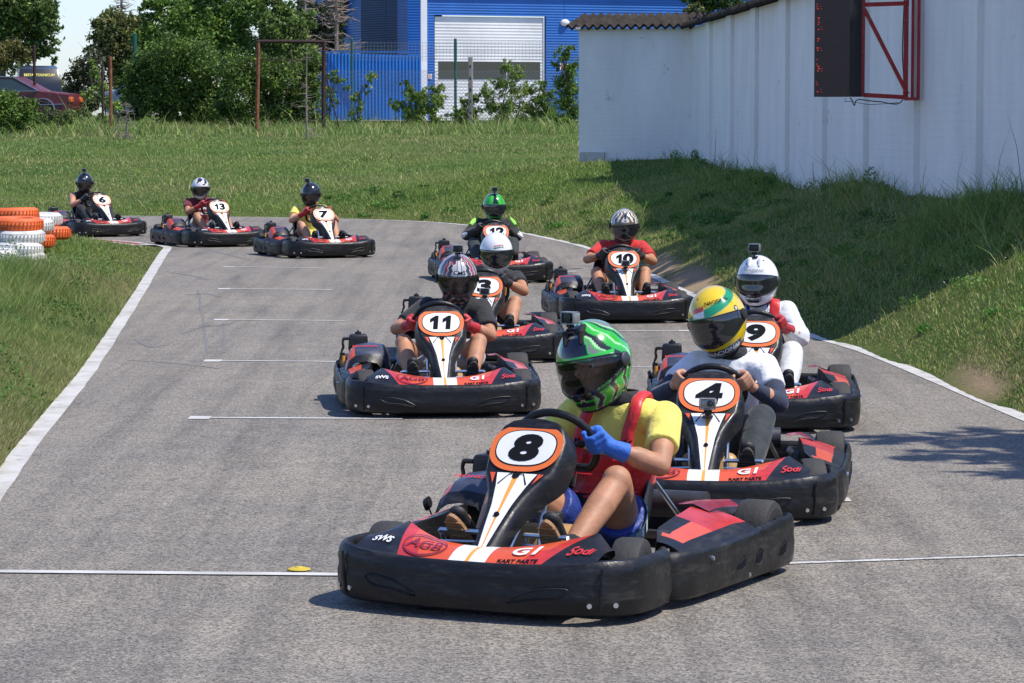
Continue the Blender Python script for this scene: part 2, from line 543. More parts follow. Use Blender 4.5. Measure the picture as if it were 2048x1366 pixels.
M_wline2 = paint_mat('worn_white_paint', (.6,.6,.58), .47, 30)
M_thin = paint_mat('grid_paint', (.52,.52,.50), .37, 25)
M_red = paint_mat('red_kerb_paint', (.33,.07,.06), .42)
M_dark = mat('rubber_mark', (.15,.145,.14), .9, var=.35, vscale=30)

def strip(mb, pl, w0, w1, z=.004, mt=0, seed=0, jit=0.0):
    """band between offsets w0..w1 to the left of a polyline"""
    r = random.Random(seed); rows = []
    P = [Vector((p[0], p[1], 0)) for p in pl]
    for i, p in enumerate(P):
        t = (P[min(i+1, len(P)-1)]-P[max(i-1, 0)]).normalized(); n = Vector((-t.y, t.x, 0))
        a = p+n*(w0); b = p+n*(w1+r.uniform(-jit, jit))
        rows.append([(a.x, a.y, z), (b.x, b.y, z)])
    mb.grid(rows, mt)
def dense(pl, step=.15):
    out = []
    for i in range(len(pl)-1):
        a, b = Vector(pl[i]), Vector(pl[i+1]); n = max(1, int((b-a).length/step))
        for k in range(n): out.append(tuple(a+(b-a)*k/n))
    out.append(tuple(pl[-1])); return out
mb = MB()
strip(mb, dense(LEFTs, .4), 0.0, -.12, seed=1, jit=.006)
strip(mb, dense([p for p in RIGHTs], .5), .115, 0.0, seed=2, jit=.003)
tag(mb.build('edge_lines', M_wline, smooth=0), kind='structure')
# start line
mb = MB()
a, b = ground(-60, 1144), ground(700, 1151); ZS = .007
strip(mb, dense([(a.x, a.y), (b.x, b.y)], .06), -.036, .036, z=.0055, seed=3, jit=.004)
tag(mb.build('start_line', M_thin, smooth=0), kind='structure')
mb = MB()
c = ground(1480, 1131); d = ground(2150, 1108)
strip(mb, dense([(b.x, b.y), (c.x, c.y), (d.x, d.y)], .06), -.022, .018, seed=3, jit=.008)
tag(mb.build('worn_start_line', M_wline2, smooth=0), kind='structure')
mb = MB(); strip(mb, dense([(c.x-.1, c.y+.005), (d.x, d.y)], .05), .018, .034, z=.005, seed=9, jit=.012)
tag(mb.build('dark_line_seam', M_dark, smooth=0), kind='structure')  # thin dark line along the far side of the worn start line
# grid slots
mb = MB()
for py, x0, x1 in ((836,378,805),(722,408,702),(640,428,690),(578,436,666),(534,447,648)):
    p = ground(x0, py); w = 1.24; blk = .13
    mb.poly([(p.x, p.y-.09, .004), (p.x+blk, p.y-.09, .004), (p.x+blk, p.y+.09, .004), (p.x, p.y+.09, .004)])
    q = ground(x1, py+2)
    mb.poly([(p.x+blk, p.y-.03, .004), (q.x, q.y-.03, .004), (q.x, q.y+.03, .004), (p.x+blk, p.y+.03, .004)])
for py, x1 in ((1000,1700),(735,1480),(662,1397),(601,1262),(543,1152)):
    p = ground(x1, py); 
    mb.poly([(p.x-.17, p.y-.07, .004), (p.x, p.y-.07, .004), (p.x, p.y+.07, .004), (p.x-.17, p.y+.07, .004)])
    mb.poly([(p.x-1.25, p.y-.03, .004), (p.x-.17, p.y-.025, .004), (p.x-.17, p.y+.025, .004), (p.x-1.25, p.y+.02, .004)])
tag(mb.build('grid_markings', M_thin, smooth=0), kind='structure')
# red and white corner kerb
mb = MB()
kp = cm2(KP, 8)
strip(mb, kp, -.06, .80, z=.010, mt=0)
tag(mb.build('corner_kerb', M_wline, smooth=0), kind='structure')
mb = MB()
for w in (.06, .34, .60): strip(mb, kp[2:], w, w+.15, z=.015, mt=0, seed=int(w*100), jit=.01)
tag(mb.build('corner_kerb_stripes', M_red, smooth=0), kind='structure')
# rubber marks
mb = MB()
def mark(pxs, w):
    P = [ground(x, y) for x, y in pxs]
    P = catmull(P, 8)
    strip(mb, [(p.x, p.y) for p in P], -w/2, w/2, z=.0025, seed=5, jit=w*.25)
mark([(395,580),(403,620),(410,660),(414,705)], .022)
mark([(446,645),(449,672),(447,705)], .02)
mark([(270,678),(300,694),(330,690)], .03)
mark([(340,545),(385,552),(420,560)], .05); mark([(375,590),(415,588),(440,594)], .06)
mark([(365,668),(400,655),(450,650),(480,640)], .03)
mark([(250,720),(320,725),(380,730),(440,738)], .015)
mark([(560,475),(620,470),(700,455)], .06); mark([(330,470),(420,500),(500,520)], .04)
tag(mb.build('tyre_marks', M_dark, smooth=0), kind='structure')
M_film = bpy.data.materials.new('rubber_film'); _nt, _N, _L, _B = nodes(M_film)
_B.inputs['Base Color'].default_value = (.06,.058,.056,1); _B.inputs['Roughness'].default_value = .7
_t = _N.new('ShaderNodeBsdfTransparent'); _m = _N.new('ShaderNodeMixShader'); _z = _N.new('ShaderNodeTexNoise'); _z.inputs['Scale'].default_value = 7; _z.inputs['Detail'].default_value = 9; _z.inputs['Roughness'].default_value = .75
_co = _N.new('ShaderNodeTexCoord'); _L.new(_co.outputs['Object'], _z.inputs['Vector']); _r = _N.new('ShaderNodeMapRange'); _r.inputs[1].default_value = .42; _r.inputs[2].default_value = .75; _r.inputs[3].default_value = 0; _r.inputs[4].default_value = .2
_L.new(_z.outputs[0], _r.inputs[0]); _L.new(_r.outputs[0], _m.inputs[0]); _L.new(_t.outputs[0], _m.inputs[1]); _L.new(_B.outputs[0], _m.inputs[2])
_L.new(_m.outputs[0], [n for n in _N if n.type == 'OUTPUT_MATERIAL'][0].inputs['Surface'])
for q_, (pts_, w_) in enumerate((([(-9,48.5),(-4.5,47.2),(-2.0,44.5),(-.9,38),(-.55,30),(-.6,22),(-.8,13),(-1.0,6)], .22), ([(-9,50.0),(-4.0,48.6),(-1.2,45.5),(0,38),(.4,30),(.5,22),(.45,13),(.4,6)], .20),
        ([(-9,51.5),(-3.6,50.4),(-.5,47),(.5,40),(.75,32),(1.1,24),(1.35,15),(1.5,6)], .16), ([(-3.4,36),(-2.6,30),(-1.8,24),(-1.5,17),(-1.55,9)], .14), ([(-.2,30),(-.1,24),(.25,18),(.9,12.5),(1.8,9)], .13), ([(1.5,30),(1.9,24),(2.1,19),(2.2,13),(2.2,7)], .18))):
    mb = MB(); strip(mb, dense([(v.x, v.y) for v in catmull([(x_, y_, 0) for x_, y_ in pts_], 8)], .3), -w_/2, w_/2, z=.0012+.0002*q_, seed=20+q_, jit=.02)
    tag(mb.build('rubber_streak', M_film, smooth=0), kind='structure')

# ---------------------------------------------------------------- grass
def leaf_mat(name, trans=.25, rough=.6):
    m = bpy.data.materials.new(name); nt, N, L, B = nodes(m)
    a = N.new('ShaderNodeAttribute'); a.attribute_name = 'tint'
    L.new(a.outputs['Color'], B.inputs['Base Color'])
    B.inputs['Roughness'].default_value = rough; B.inputs['Specular IOR Level'].default_value = .3
    t = N.new('ShaderNodeBsdfTranslucent'); L.new(a.outputs['Color'], t.inputs[0])
    mx = N.new('ShaderNodeMixShader'); mx.inputs[0].default_value = trans
    out = [n for n in N if n.type == 'OUTPUT_MATERIAL'][0]
    L.new(B.outputs[0], mx.inputs[1]); L.new(t.outputs[0], mx.inputs[2]); L.new(mx.outputs[0], out.inputs[0])
    return m
M_leaf = leaf_mat('leaf'); M_grass = leaf_mat('grass_blade', .3, .55)
def blades(name, x, y, h, w, lean, C, z=None, dead=None):
    n = len(x); z = height(x, y) if z is None else z
    an = rng.uniform(0, 2*math.pi, n); la = rng.uniform(0, 2*math.pi, n)
    lx = np.cos(la)*lean*h; ly = np.sin(la)*lean*h
    wx = np.cos(an)*w/2; wy = np.sin(an)*w/2
    V = np.empty((n, 5, 3))
    V[:,0] = np.c_[x-wx, y-wy, z-.01]; V[:,1] = np.c_[x+wx, y+wy, z-.01]
    V[:,2] = np.c_[x+wx*.75+lx*.35, y+wy*.75+ly*.35, z+h*.55]; V[:,3] = np.c_[x-wx*.75+lx*.35, y-wy*.75+ly*.35, z+h*.55]
    V[:,4] = np.c_[x+lx, y+ly, z+h]
    b = (np.arange(n)*5)[:, None]
    F = np.concatenate([b+np.array([0,1,2]), b+np.array([0,2,3]), b+np.array([3,2,4])])
    CC = np.repeat(C, 5, axis=0)
    o = col_mesh(name, V.reshape(-1,3), F, CC, M_grass)
    tag(o, kind='stuff'); return o
def gcolor(x, y, n, dry, seed=1):
    g1 = np.array([.145,.235,.042]); g2 = np.array([.29,.36,.095]); g3 = np.array([.46,.40,.18]); g4 = np.array([.08,.155,.032])
    t = rng.random(n)[:, None]; C = g1*(1-t)+g2*t
    p = fbm(x, y, .5, seed); p2 = fbm(x, y, 1.7, seed+1)
    d = (rng.random(n) < np.clip(.12+dry*.5+.34*p+.45*np.clip(fbm(x, y*.6, .55, seed+40)-.25, 0, 1), 0, .9))[:, None]
    C = np.where(d, g3*rng.uniform(.6,1.05,(n,1)), C)
    k = (rng.random(n) < np.clip(.2+.6*p2, 0, .85))[:, None] & ~d
    C = np.where(k, g4*1.2, C)
    return C*rng.uniform(.75,1.25,(n,1))
def sample_bank(n, y0, y1, pxl=-420, pxr=2250, p=1.0):
    # roughly even over the visible bank
    u = rng.random(n); y = (y0**-p+u*(y1**-p-y0**-p))**(-1/p)
    x = (rng.uniform(pxl, pxr, n)-1024)/FPX*y
    return x, y
# far and right banks
def grow_bank():
    X, Y = [], []
    for n, a, b, p in ((330000, 12, 60, 1.0), (400000, 50, 100, 1.0)):
        x, y = sample_bank(n, a, b, p=p)
        X.append(x); Y.append(y)
    # extra strip on the right side bank
    n = 330000; y = rng.uniform(14, 58, n)**1.0; y = 14+(58-14)*rng.random(n)**1.5
    x = np.interp(y, [p[1] for p in RIGHT[:14]], [p[0] for p in RIGHT[:14]])+rng.uniform(-.12, 4.4, n)
    X.append(x); Y.append(y)
    x = np.concatenate(X); y = np.concatenate(Y)
    ins = inside(x, y); dr = dline(x, y, RIGHTs)
    side = (x > np.interp(y, [p[1] for p in RIGHT], [p[0] for p in RIGHT]) ) | (y > 50)
    wallx = np.interp(y, [26.7, 58], [4.56, 3.44])
    ok = (~ins | (dr < .05)) & side & ((x < wallx-.02) | (y > 59) ) & (rng.random(len(x)) > dirtmask(x, y)*1.15)
    ok &= ~((y > 57.6) & (y < 64) & (x > 1.3))
    ok &= ~((x < -3) & (y < 50)) & (x > -26)
    dens = np.clip(.85+.5*fbm(x, y, .7, 11), .25, 1)
    ok &= rng.random(len(x)) < dens
    x, y, dr = x[ok], y[ok], dr[ok]; n = len(x)
    h = rng.uniform(.018, .062, n)*(1+.8*fbm(x, y, .9, 4))
    edge = np.clip(dr/.5, .35, 1); h = h*edge
    nearwall = (np.abs(x-np.interp(y, [26.7, 58], [4.56, 3.44])) < .7) & (y < 58)
    h = np.where(nearwall & (rng.random(n) < .10), h*3.6+.05, h)
    tall = rng.random(n) < .02; h = np.where(tall, h*2.3+.04, h)
    fieldback = (y > 82); h = np.where(fieldback & (rng.random(n)<.45), h*(3+3*(fbm(x, y, .8, 44) > 0)), h)
    h = np.maximum(h, .02)
    w = np.maximum(.007, y/3000*.7)
    C = gcolor(x, y, n, .12+.5*np.clip(1-dr/1.2, 0, 1))
    blades('grass', x, y, h, w, rng.uniform(.3, 1.3, n), C)
grow_bank()
def grow_infield():
    n = 420000
    y = (11.0**-1+rng.random(n)*(50.0**-1-11.0**-1))**-1
    lx = np.interp(y, [p[1] for p in LEFTs], [p[0] for p in LEFTs])
    left = np.where(rng.random(n) < .78, (-170-1024)/FPX*y, (-950-1024)/FPX*y)
    x = left+(lx+.0-left)*rng.random(n)**.9
    x = np.where(rng.random(n) < .14, lx-.10+rng.normal(0, .10, n), x)
    ins = inside(x, y); dl = np.minimum(dline(x, y, LEFTs), dline(x, y, INNERs))
    ok = (y < 47) & (~ins) & ((dl > -.01+.05*fbm(x*2, y*2, 2.0, 9)) )
    ok &= (y < np.interp(-x, [-p[0] for p in INNERs], [p[1] for p in INNERs])-.45) & (dline(x, y, KP) > .8+.06*fbm(x*2, y*2, 2.0, 4))
    x, y, dl = x[ok], y[ok], dl[ok]; n = len(x)
    wn_ = fbm(x, y, 1.1, 21)
    h = rng.uniform(.05, .19, n)*(1+.5*wn_)*np.clip(.4+dl/.9, .4, 1.8)
    h = np.where((x < -5.0-.0*y) & (y > 27) & (y < 38), h*.45, h)
    weedy = np.clip((dl-.5)/1.0, 0, 1)*np.clip((y-18)/14, 0, 1)
    h = h*(1+1.1*weedy*(rng.random(n) < .5))
    h = np.where((y > 32) & (x > -7.5), h*np.clip(1-(y-32)/4, .18, 1), h)
    h = np.clip(h, .02, .42)
    w = np.maximum(.005, y/3000*.6)
    dry = np.clip(1.15-dl/1.0, 0, 1)*.65
    C = gcolor(x, y, n, dry, 6)
    blades('infield_grass', x, y, h, w, rng.uniform(.3, 1.0, n), C)
grow_infield()
# broad-leafed weeds of the infield and bank, and small white flowers
def leafcloud(x, y, z, s, C, name='weeds', parent=None, mat_=None, kind='stuff'):
    n = len(x)
    d = rng.normal(size=(n,3)); d /= np.linalg.norm(d, axis=1)[:, None]
    e = rng.normal(size=(n,3)); e -= (e*d).sum(1)[:, None]*d; e /= np.linalg.norm(e, axis=1)[:, None]
    P = np.c_[x, y, z]; s = np.broadcast_to(s, (n,))[:, None]
    V = np.empty((n,4,3)); V[:,0] = P-d*s*.5; V[:,1] = P+e*s*.24; V[:,2] = P+d*s*.5; V[:,3] = P-e*s*.24
    F = (np.arange(n)*4)[:, None]+np.arange(4)
    o = col_mesh(name, V.reshape(-1,3), F, np.repeat(C, 4, axis=0), mat_ or M_leaf, nv=4, parent=parent)
    if kind: tag(o, kind=kind)
    return o
def weeds():
    X, Y, Z, S, C = [], [], [], [], []
    spots = []
    for i in range(150):
        y = rng.uniform(15, 43); lx = np.interp(y, [p[1] for p in LEFTs], [p[0] for p in LEFTs])
        x = lx-rng.uniform(.35, 2.4); 
        if y < 15+6: x = lx-rng.uniform(.3, 1.0)
        spots.append((x, y, rng.uniform(.08,.2), rng.uniform(.12,.3)*(1+.8*(y > 31))))
    for i in range(110):
        y = rng.uniform(17, 57); rx = np.interp(y, [p[1] for p in RIGHT[:14]], [p[0] for p in RIGHT[:14]])
        spots.append((rx+rng.uniform(.3, 2.2), y, rng.uniform(.06,.2), rng.uniform(.05,.16)))
    for i in range(26):
        y = rng.uniform(27, 57); wx = np.interp(y, [26.7,58], [4.56,3.44])
        spots.append((wx-rng.uniform(.05,.5), y, rng.uniform(.06,.14), rng.uniform(.12,.28)))
    # hand placed clumps seen in the photo
    for px, py, r_, h_ in ((170,668,.2,.22),(95,840,.22,.2),(30,815,.2,.2),(140,850,.22,.14),(200,470,.16,.5),(120,520,.3,.45),(150,560,.3,.3),(60,640,.25,.2),(250,500,.2,.2),(20,600,.3,.25),(85,560,.3,.4),(110,490,.2,.5)):
        p = ground(px, py); spots.append((p.x, p.y, r_, h_))
    for (x, y, r_, h_) in spots:
        n = int(90+rng.integers(60)); a = rng.uniform(0, 6.28, n); q = r_*np.sqrt(rng.random(n))
        xx = x+q*np.cos(a); yy = y+q*np.sin(a)
        if inside(np.array([x]), np.array([y]))[0] or (y > 33 and -6.6 < x < -4.4): continue
        X.append(xx); Y.append(yy); Z.append(hz(x, y)+h_*rng.random(n)*np.sqrt(np.clip(1-(q/r_)**2*.7, .1, 1)))
        S.append(np.full(n, max(.03, y/3000*3))); c = np.array([.07,.16,.025])*rng.uniform(.7,1.5)
        C.append(c*rng.uniform(.6,1.5,(n,1)))
    leafcloud(np.concatenate(X), np.concatenate(Y), np.concatenate(Z), np.concatenate(S), np.concatenate(C), 'weeds')
weeds()
def flowers():
    n = 9000; x, y = sample_bank(n, 18, 95)
    p = fbm(x, y, .35, 31)
    ok = ~inside(x, y) & (y > 15) & (p > -.25) & (dline(x, y, RIGHTs) > .5)
    wx = np.interp(y, [26.7,58], [4.56,3.44]); ok &= (x < wx-.1) | (y > 60)
    ok &= ~((x < -3.2) & (y < 50) & (rng.random(n) < .6))
    x, y = x[ok], y[ok]; n = len(x)
    s = np.maximum(.012, y/3000*1.0)*rng.uniform(.5,1.3,n)
    yel = (rng.random(n) < .3)[:, None]
    C = np.where(yel, np.array([.6,.5,.1]), np.array([.62,.62,.55]))
    leafcloud(x, y, height(x, y)+rng.uniform(.07,.16,n), s*1.3, C, 'wildflowers')
flowers()
# ================================================================ WALL, BUILDING, FENCES, CARS, TREES
def leaves_mat_dummy(): pass
def plaster(name, c, stain=(.33,.31,.27)):
    m = bpy.data.materials.new(name); nt, N, L, B = nodes(m)
    tc = N.new('ShaderNodeTexCoord')
    n = N.new('ShaderNodeTexNoise'); n.inputs['Scale'].default_value = 1.3; n.inputs['Detail'].default_value = 10; n.inputs['Roughness'].default_value = .7
    mp = N.new('ShaderNodeMapping'); mp.inputs['Scale'].default_value = (1,1,.35)
    L.new(tc.outputs['Object'], mp.inputs[0]); L.new(mp.outputs[0], n.inputs['Vector'])
    r = N.new('ShaderNodeValToRGB'); e = r.color_ramp.elements
    e[0].position = .3; e[0].color = (*[x*.86 for x in c], 1); e[1].position = .62; e[1].color = (*c, 1)
    L.new(n.outputs[0], r.inputs[0])
    # chips where bare cement shows
    n2 = N.new('ShaderNodeTexNoise'); n2.inputs['Scale'].default_value = 2.3; n2.inputs['Detail'].default_value = 9; n2.inputs['Roughness'].default_value = .72
    L.new(tc.outputs['Object'], n2.inputs['Vector'])
    r2 = N.new('ShaderNodeValToRGB'); e = r2.color_ramp.elements
    e[0].position = .635; e[0].color = (0,0,0,1); e[1].position = .69; e[1].color = (.8,.8,.8,1)
    L.new(n2.outputs[0], r2.inputs[0])
    mx = N.new('ShaderNodeMixRGB'); L.new(r2.outputs[0], mx.inputs[0]); L.new(r.outputs[0], mx.inputs[1]); mx.inputs[2].default_value = (*stain, 1)
    L.new(mx.outputs[0], B.inputs['Base Color'])
    B.inputs['Roughness'].default_value = .9
    # brick courses through the paint
    br = N.new('ShaderNodeTexBrick'); br.inputs['Scale'].default_value = 1; br.inputs['Mortar Size'].default_value = .012
    br.inputs['Brick Width'].default_value = .3; br.inputs['Row Height'].default_value = .085
    cb = N.new('ShaderNodeCombineXYZ'); sp = N.new('ShaderNodeSeparateXYZ'); ad = N.new('ShaderNodeMath')
    L.new(tc.outputs['Object'], sp.inputs[0]); L.new(sp.outputs[0], ad.inputs[0]); L.new(sp.outputs[1], ad.inputs[1])
    L.new(ad.outputs[0], cb.inputs[0]); L.new(sp.outputs[2], cb.inputs[1]); L.new(cb.outputs[0], br.inputs['Vector'])
    bp = N.new('ShaderNodeBump'); bp.inputs['Strength'].default_value = .5; bp.inputs['Distance'].default_value = .012
    L.new(br.outputs['Fac'], bp.inputs['Height']); bp.invert = True
    L.new(bp.outputs[0], B.inputs['Normal'])
    return m
M_wall = plaster('white_wall', (.86,.845,.81))
M_cem = mat('bare_cement', (.5,.49,.46), .9, var=.2)
M_tile = mat('fibre_cement', (.042,.036,.033), .9, var=.4, vscale=3, bump=.4, bscale=30, spec=.05)
W0 = Vector((1.30, 58.6, 0)); W1 = Vector((3.44, 57.9, 0)); W2 = Vector((4.56, 26.7, 0)); W3 = Vector((4.66, 24.0, 0))
WTOP = 3.52
wr = empty('white_wall', (3.4, 45, 1.0)); tag(wr, 'long white painted brick wall with pilasters running back along the right side', 'wall')
def wpart(mb, name, mats, parent=wr, smooth=0, lab=None):
    o = mb.build(name, mats, parent, smooth); o.location = -Vector(parent.location)
    return o
mb = MB()
for a, b in ((W0, W1), (W1, W3)):
    d = (b-a).normalized(); n = Vector((-d.y, d.x, 0))     # away from the track
    if n.x < 0 and a is W1: n = -n
    L_ = (b-a).length; st = max(1, int(L_/1.5))
    rows = []
    for i in range(st+1):
        p = a+(b-a)*i/st
        rows.append([p+n*.25+Vector((0,0,.2)), p+n*.25+Vector((0,0,WTOP)), p+Vector((0,0,WTOP)), p+Vector((0,0,.2))])
    mb.grid(rows)
    mb.poly(rows[0]); mb.poly(rows[-1][::-1])
wpart(mb, 'wall_panel', M_wall)
d = (W3-W1).normalized(); nrm = Vector((-abs(d.y), -abs(d.x), 0))
nrm = Vector((d.y, -d.x, 0)); 
if nrm.x > 0: nrm = -nrm
Lw = (W3-W1).length
ang = math.atan2(d.y, d.x)
k = 0; s = 3.7
rs_ = random.Random(4)
while s < Lw-1:
    p = W1+d*s+nrm*.03
    mb = MB(); mb.box((p.x, p.y, (WTOP+.2)/2), (.62+.3*rs_.random(), .07, WTOP-.2-.012), 0, Matrix.Rotation(ang, 3, 'Z'))
    wpart(mb, 'pilaster', M_wall)
    s += 3.45+.5*rs_.random()
mb = MB(); p = at(1186, 322, 58.42)
mb.box((p.x, 58.52, hz(1.6,58)+.09), (.5, .14, .2), 0, Matrix.Rotation(math.atan2((W1-W0).y, (W1-W0).x), 3, 'Z')); wpart(mb, 'footing_block', M_cem)
# corrugated roofing along the top
def roof_run(mb, a, b, over, back, z0, rise, per=.17, amp=.035, seed=1):
    d_ = (b-a).normalized(); n = Vector((d_.y, -d_.x, 0))
    if (n.y > 0 and abs(d_.x) > .5) or (n.x > 0 and abs(d_.y) > .5): n = -n
    L_ = (b-a).length; st = int(L_/per*8)
    top, bot = [], []
    for i in range(st+1):
        t = i/st; p = a+d_*L_*t; w = amp*math.sin(t*L_/per*2*math.pi)
        f = p+n*over; g = p-n*back
        top.append([(f.x, f.y, z0+w), (g.x, g.y, z0+rise+w)])
        bot.append([(f.x, f.y, z0+w-.05), (g.x, g.y, z0+rise+w-.012)])
    mb.grid(top); mb.grid(bot)
    mb.grid([[x[0] for x in top], [x[0] for x in bot]])
mb = MB()
dd = (W1-W0).normalized()
roof_run(mb, W0-dd*.22, W1+dd*.1, .16, 1.0, WTOP+.05, .26)
roof_run(mb, W1-d*.05, W3, .20, .9, WTOP+.05, .26)
ro = wpart(mb, 'roof', M_tile, smooth=40)
mb = MB()
mb.box(((W0.x-.02), 58.75, WTOP+.005), (.1,.7,.05)); o = mb.build('batten', M_cem, wr); o.location = -Vector(wr.location)

# ---- scoreboard on its red bracket
M_redm = mat('red_steel', (.42,.02,.018), .45, var=.3, vscale=6, dirt=.35)
M_led = mat('led_face', (.045,.017,.015), .45, var=.3, vscale=20)
M_ledframe = mat('led_case', (.015,.02,.018), .3, spec=.6)
M_ledon = bpy.data.materials.new('led_red'); _n = nodes(M_ledon)[3]
_n.inputs['Base Color'].default_value = (.5,.02,.01,1); _n.inputs['Emission Color'].default_value = (1,.08,.03,1); _n.inputs['Emission Strength'].default_value = .3
SY = 32.2
sb = empty('timing_display', (3.9, SY, 2.1)); tag(sb, 'dark red led timing board on a red steel bracket fixed to the white wall', 'display board')
SM = -Vector(sb.location)
zb, zt = at(1672, 194, SY).z, at(1672, -8, SY).z
xl, xm, xr = at(1626, 0, SY).x, at(1718, 0, SY).x, at(1828, 0, SY).x
fa = R(-30)
mb = MB()
# face plate turned a little to the oncoming karts
wbd = (xm-xl)*1.0
face = [(xl, SY-.25, zb), (xl+wbd*.70, SY-.52, zb-.02), (xl+wbd*.70, SY-.52, zt), (xl, SY-.25, zt)]
A = Vector((xl, SY-.18, 0)); Bv = Vector((xl+wbd*.71, SY-.42, 0)); Cv = Vector((xm, SY-.26, 0)); Dv = Vector((xl+wbd*.3, SY+.05, 0))
def up(p, z): return Vector((p.x, p.y, z))
rows = [[up(p, zb) for p in (A, Bv, Cv, Dv)], [up(p, zt) for p in (A, Bv, Cv, Dv)]]
mb.add(rows[0]+rows[1], [(0,1,5,4)], 0)
mb.add(rows[0]+rows[1], [(1,2,6,5),(2,3,7,6),(3,0,4,7),(3,2,1,0),(4,5,6,7)], 1)
ob = mb.build('display_case', [M_led, M_ledframe], sb, 0); ob.location = SM
mb = MB()
fd = (Bv-A).normalized(); fn = Vector((fd.y, -fd.x, 0))
nrow = 40
rs_ = random.Random(11)
for i in range(nrow):
    z = zb+.05+(zt-zb-.1)*i/nrow
    if (i//3) % 3 == 2: continue
    p = A+fd*(.025+.02*(rs_.random()))+fn*.003
    if rs_.random() < .75:
        a_ = p; b_ = p+fd*rs_.choice((.012,.02,.03))
        mb.poly([up(a_, z), up(b_, z), up(b_, z+.010), up(a_, z+.010)])
    if (i % 9) < 2:
        a_ = p+fd*.05
        mb.poly([up(a_, z), up(a_+fd*.008, z), up(a_+fd*.008, z+.008), up(a_, z+.008)])
ob = mb.build('lit_digits', M_ledon, sb, 0); ob.location = SM
mb = MB(); yb = SY-.08
def bar(a, b, w=.045): 
    a, b = Vector(a), Vector(b); dv = b-a; L_ = dv.length; rot = dv.to_track_quat('X', 'Z').to_matrix()
    mb.box((a+b)/2, (L_, w, w), 0, rot)
xw = xr+.03
bar((xm+.02, yb-.12, zb), (xm+.02, yb-.12, zt+.02)); 
bar((xm+.045, yb-.12, zb+.02), (xw-.1, yb+.0, zb-.005)); bar((xm+.045, yb-.12, zt-.10), (xw-.1, yb, zt-.08))
bar((xm+.03, yb-.125, zt-.14), (xw-.1, yb, zb+.03), .035)
ob = mb.build('bracket_arm', M_redm, sb, 0); ob.location = SM
mb = MB()
bar((xw-.12, yb+.02, zb-.02), (xw-.12, yb+.02, zt-.05), .05); bar((xw-.05, yb+.0, zb-.03), (xw-.05, yb, zt+.0), .03); bar((xw+.0, yb-.1, zb-.03), (xw+.0, yb-.1, zt), .03)
bar((xw-.13, yb, zb-.02), (xw+.01, yb-.05, zb-.02), .035); bar((xw-.13, yb, zt-.04), (xw+.01, yb-.05, zt), .035)
ob = mb.build('wall_frame', M_redm, sb, 0); ob.location = SM
mb = MB()
mb.tube(catmull([(xm-.12, yb-.2, zb-.01), (xm-.1, yb-.2, zb-.03), (xm-.07, yb-.2, zb-.09), (xm-.03, yb-.18, zb-.03), (xm+.2, yb-.1, zb-.05), (xw-.15, yb, zb-.03), (xw-.16, yb, zb+.5), (xw-.14, yb, zt+.1)], 6), .006, 5)
mb.tube(catmull([(xm-.16, yb-.2, zb-.01), (xm-.17, yb-.2, zb-.05), (xm-.1, yb-.2, zb-.05), (xm+.1, yb-.15, zb-.08), (xw-.2, yb, zb-.06)], 5), .003, 5)
M_cable = mat('cable', (.02,.02,.02), .6)
ob = mb.build('cable', M_cable, sb); ob.location = SM

# ---- blue hall
def corr_mat(name, c, axis='Z', scale=14.0, bump=.6, rough=.4):
    m = bpy.data.materials.new(name); nt, N, L, B = nodes(m)
    tc = N.new('ShaderNodeTexCoord'); w = N.new('ShaderNodeTexWave'); w.bands_direction = axis
    w.inputs['Scale'].default_value = scale; w.wave_profile = 'SIN'
    L.new(tc.outputs['Object'], w.inputs['Vector'])
    bp = N.new('ShaderNodeBump'); bp.inputs['Strength'].default_value = bump; bp.inputs['Distance'].default_value = .03
    L.new(w.outputs['Fac'], bp.inputs['Height']); L.new(bp.outputs[0], B.inputs['Normal'])
    nz = N.new('ShaderNodeTexNoise'); nz.inputs['Scale'].default_value = .8; nz.inputs['Detail'].default_value = 7; L.new(tc.outputs['Object'], nz.inputs['Vector'])
    r = N.new('ShaderNodeValToRGB'); r.color_ramp.elements[0].position = .3; r.color_ramp.elements[1].position = .7
    r.color_ramp.elements[0].color = (*[x*.86 for x in c],1); r.color_ramp.elements[1].color = (*[min(1,x*1.1) for x in c],1)
    L.new(nz.outputs[0], r.inputs[0]); L.new(r.outputs[0], B.inputs['Base Color'])
    B.inputs['Roughness'].default_value = rough
    return m
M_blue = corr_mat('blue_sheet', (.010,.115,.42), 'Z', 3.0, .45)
M_wing_shade_roof = corr_mat('wing_shade_and_roof_sheet', (.030,.060,.13), 'Z', 3.4, .7, .35)  # blue darkened to carry the wing's shade; the roof shares it
M_bluef = mat('blue_fence_sheet', (.014,.14,.45), .45, var=.15, vscale=1.5, dirt=.15, dirtc=(.2,.3,.6))
M_white = mat('white_coated_metal', (.72,.72,.70), .45, var=.05, vscale=2)
M_doorw = corr_mat('white_door_sheet', (.70,.70,.68), 'Z', 2.6, .35, .5)
M_glassd = mat('dark_window', (.012,.018,.014), .06, spec=.8)
M_conc = mat('concrete', (.30,.29,.27), .9, var=.2, vscale=2, dirt=.4)
BA = at(848, 237, 116.5); 
e_ = .42
def bl(u, z, out=0.0):      # facade coordinates: u metres right of the corner
    dx = Vector((1, e_, 0)).normalized(); nn = Vector((dx.y, -dx.x, 0))
    return Vector((BA.x, 116.5, 0))+dx*u+nn*out+Vector((0,0,z))
def upx(px):               # facade u for a pixel column
    k = (px-1024)/FPX; dx = Vector((1, e_, 0)).normalized()
    return (k*116.5-BA.x)/(dx.x-k*dx.y)
GZ = 1.63
hall = empty('blue_hall', (BA.x, 116.5, GZ)); tag(hall, 'bright blue corrugated steel hall with a white sectional door behind the fence', 'building')
HM = -Vector(hall.location)
def hp(mb, name, mats, parent=hall, smooth=0):
    o = mb.build(name, mats, parent, smooth)
    if parent is hall: o.location = HM
    return o
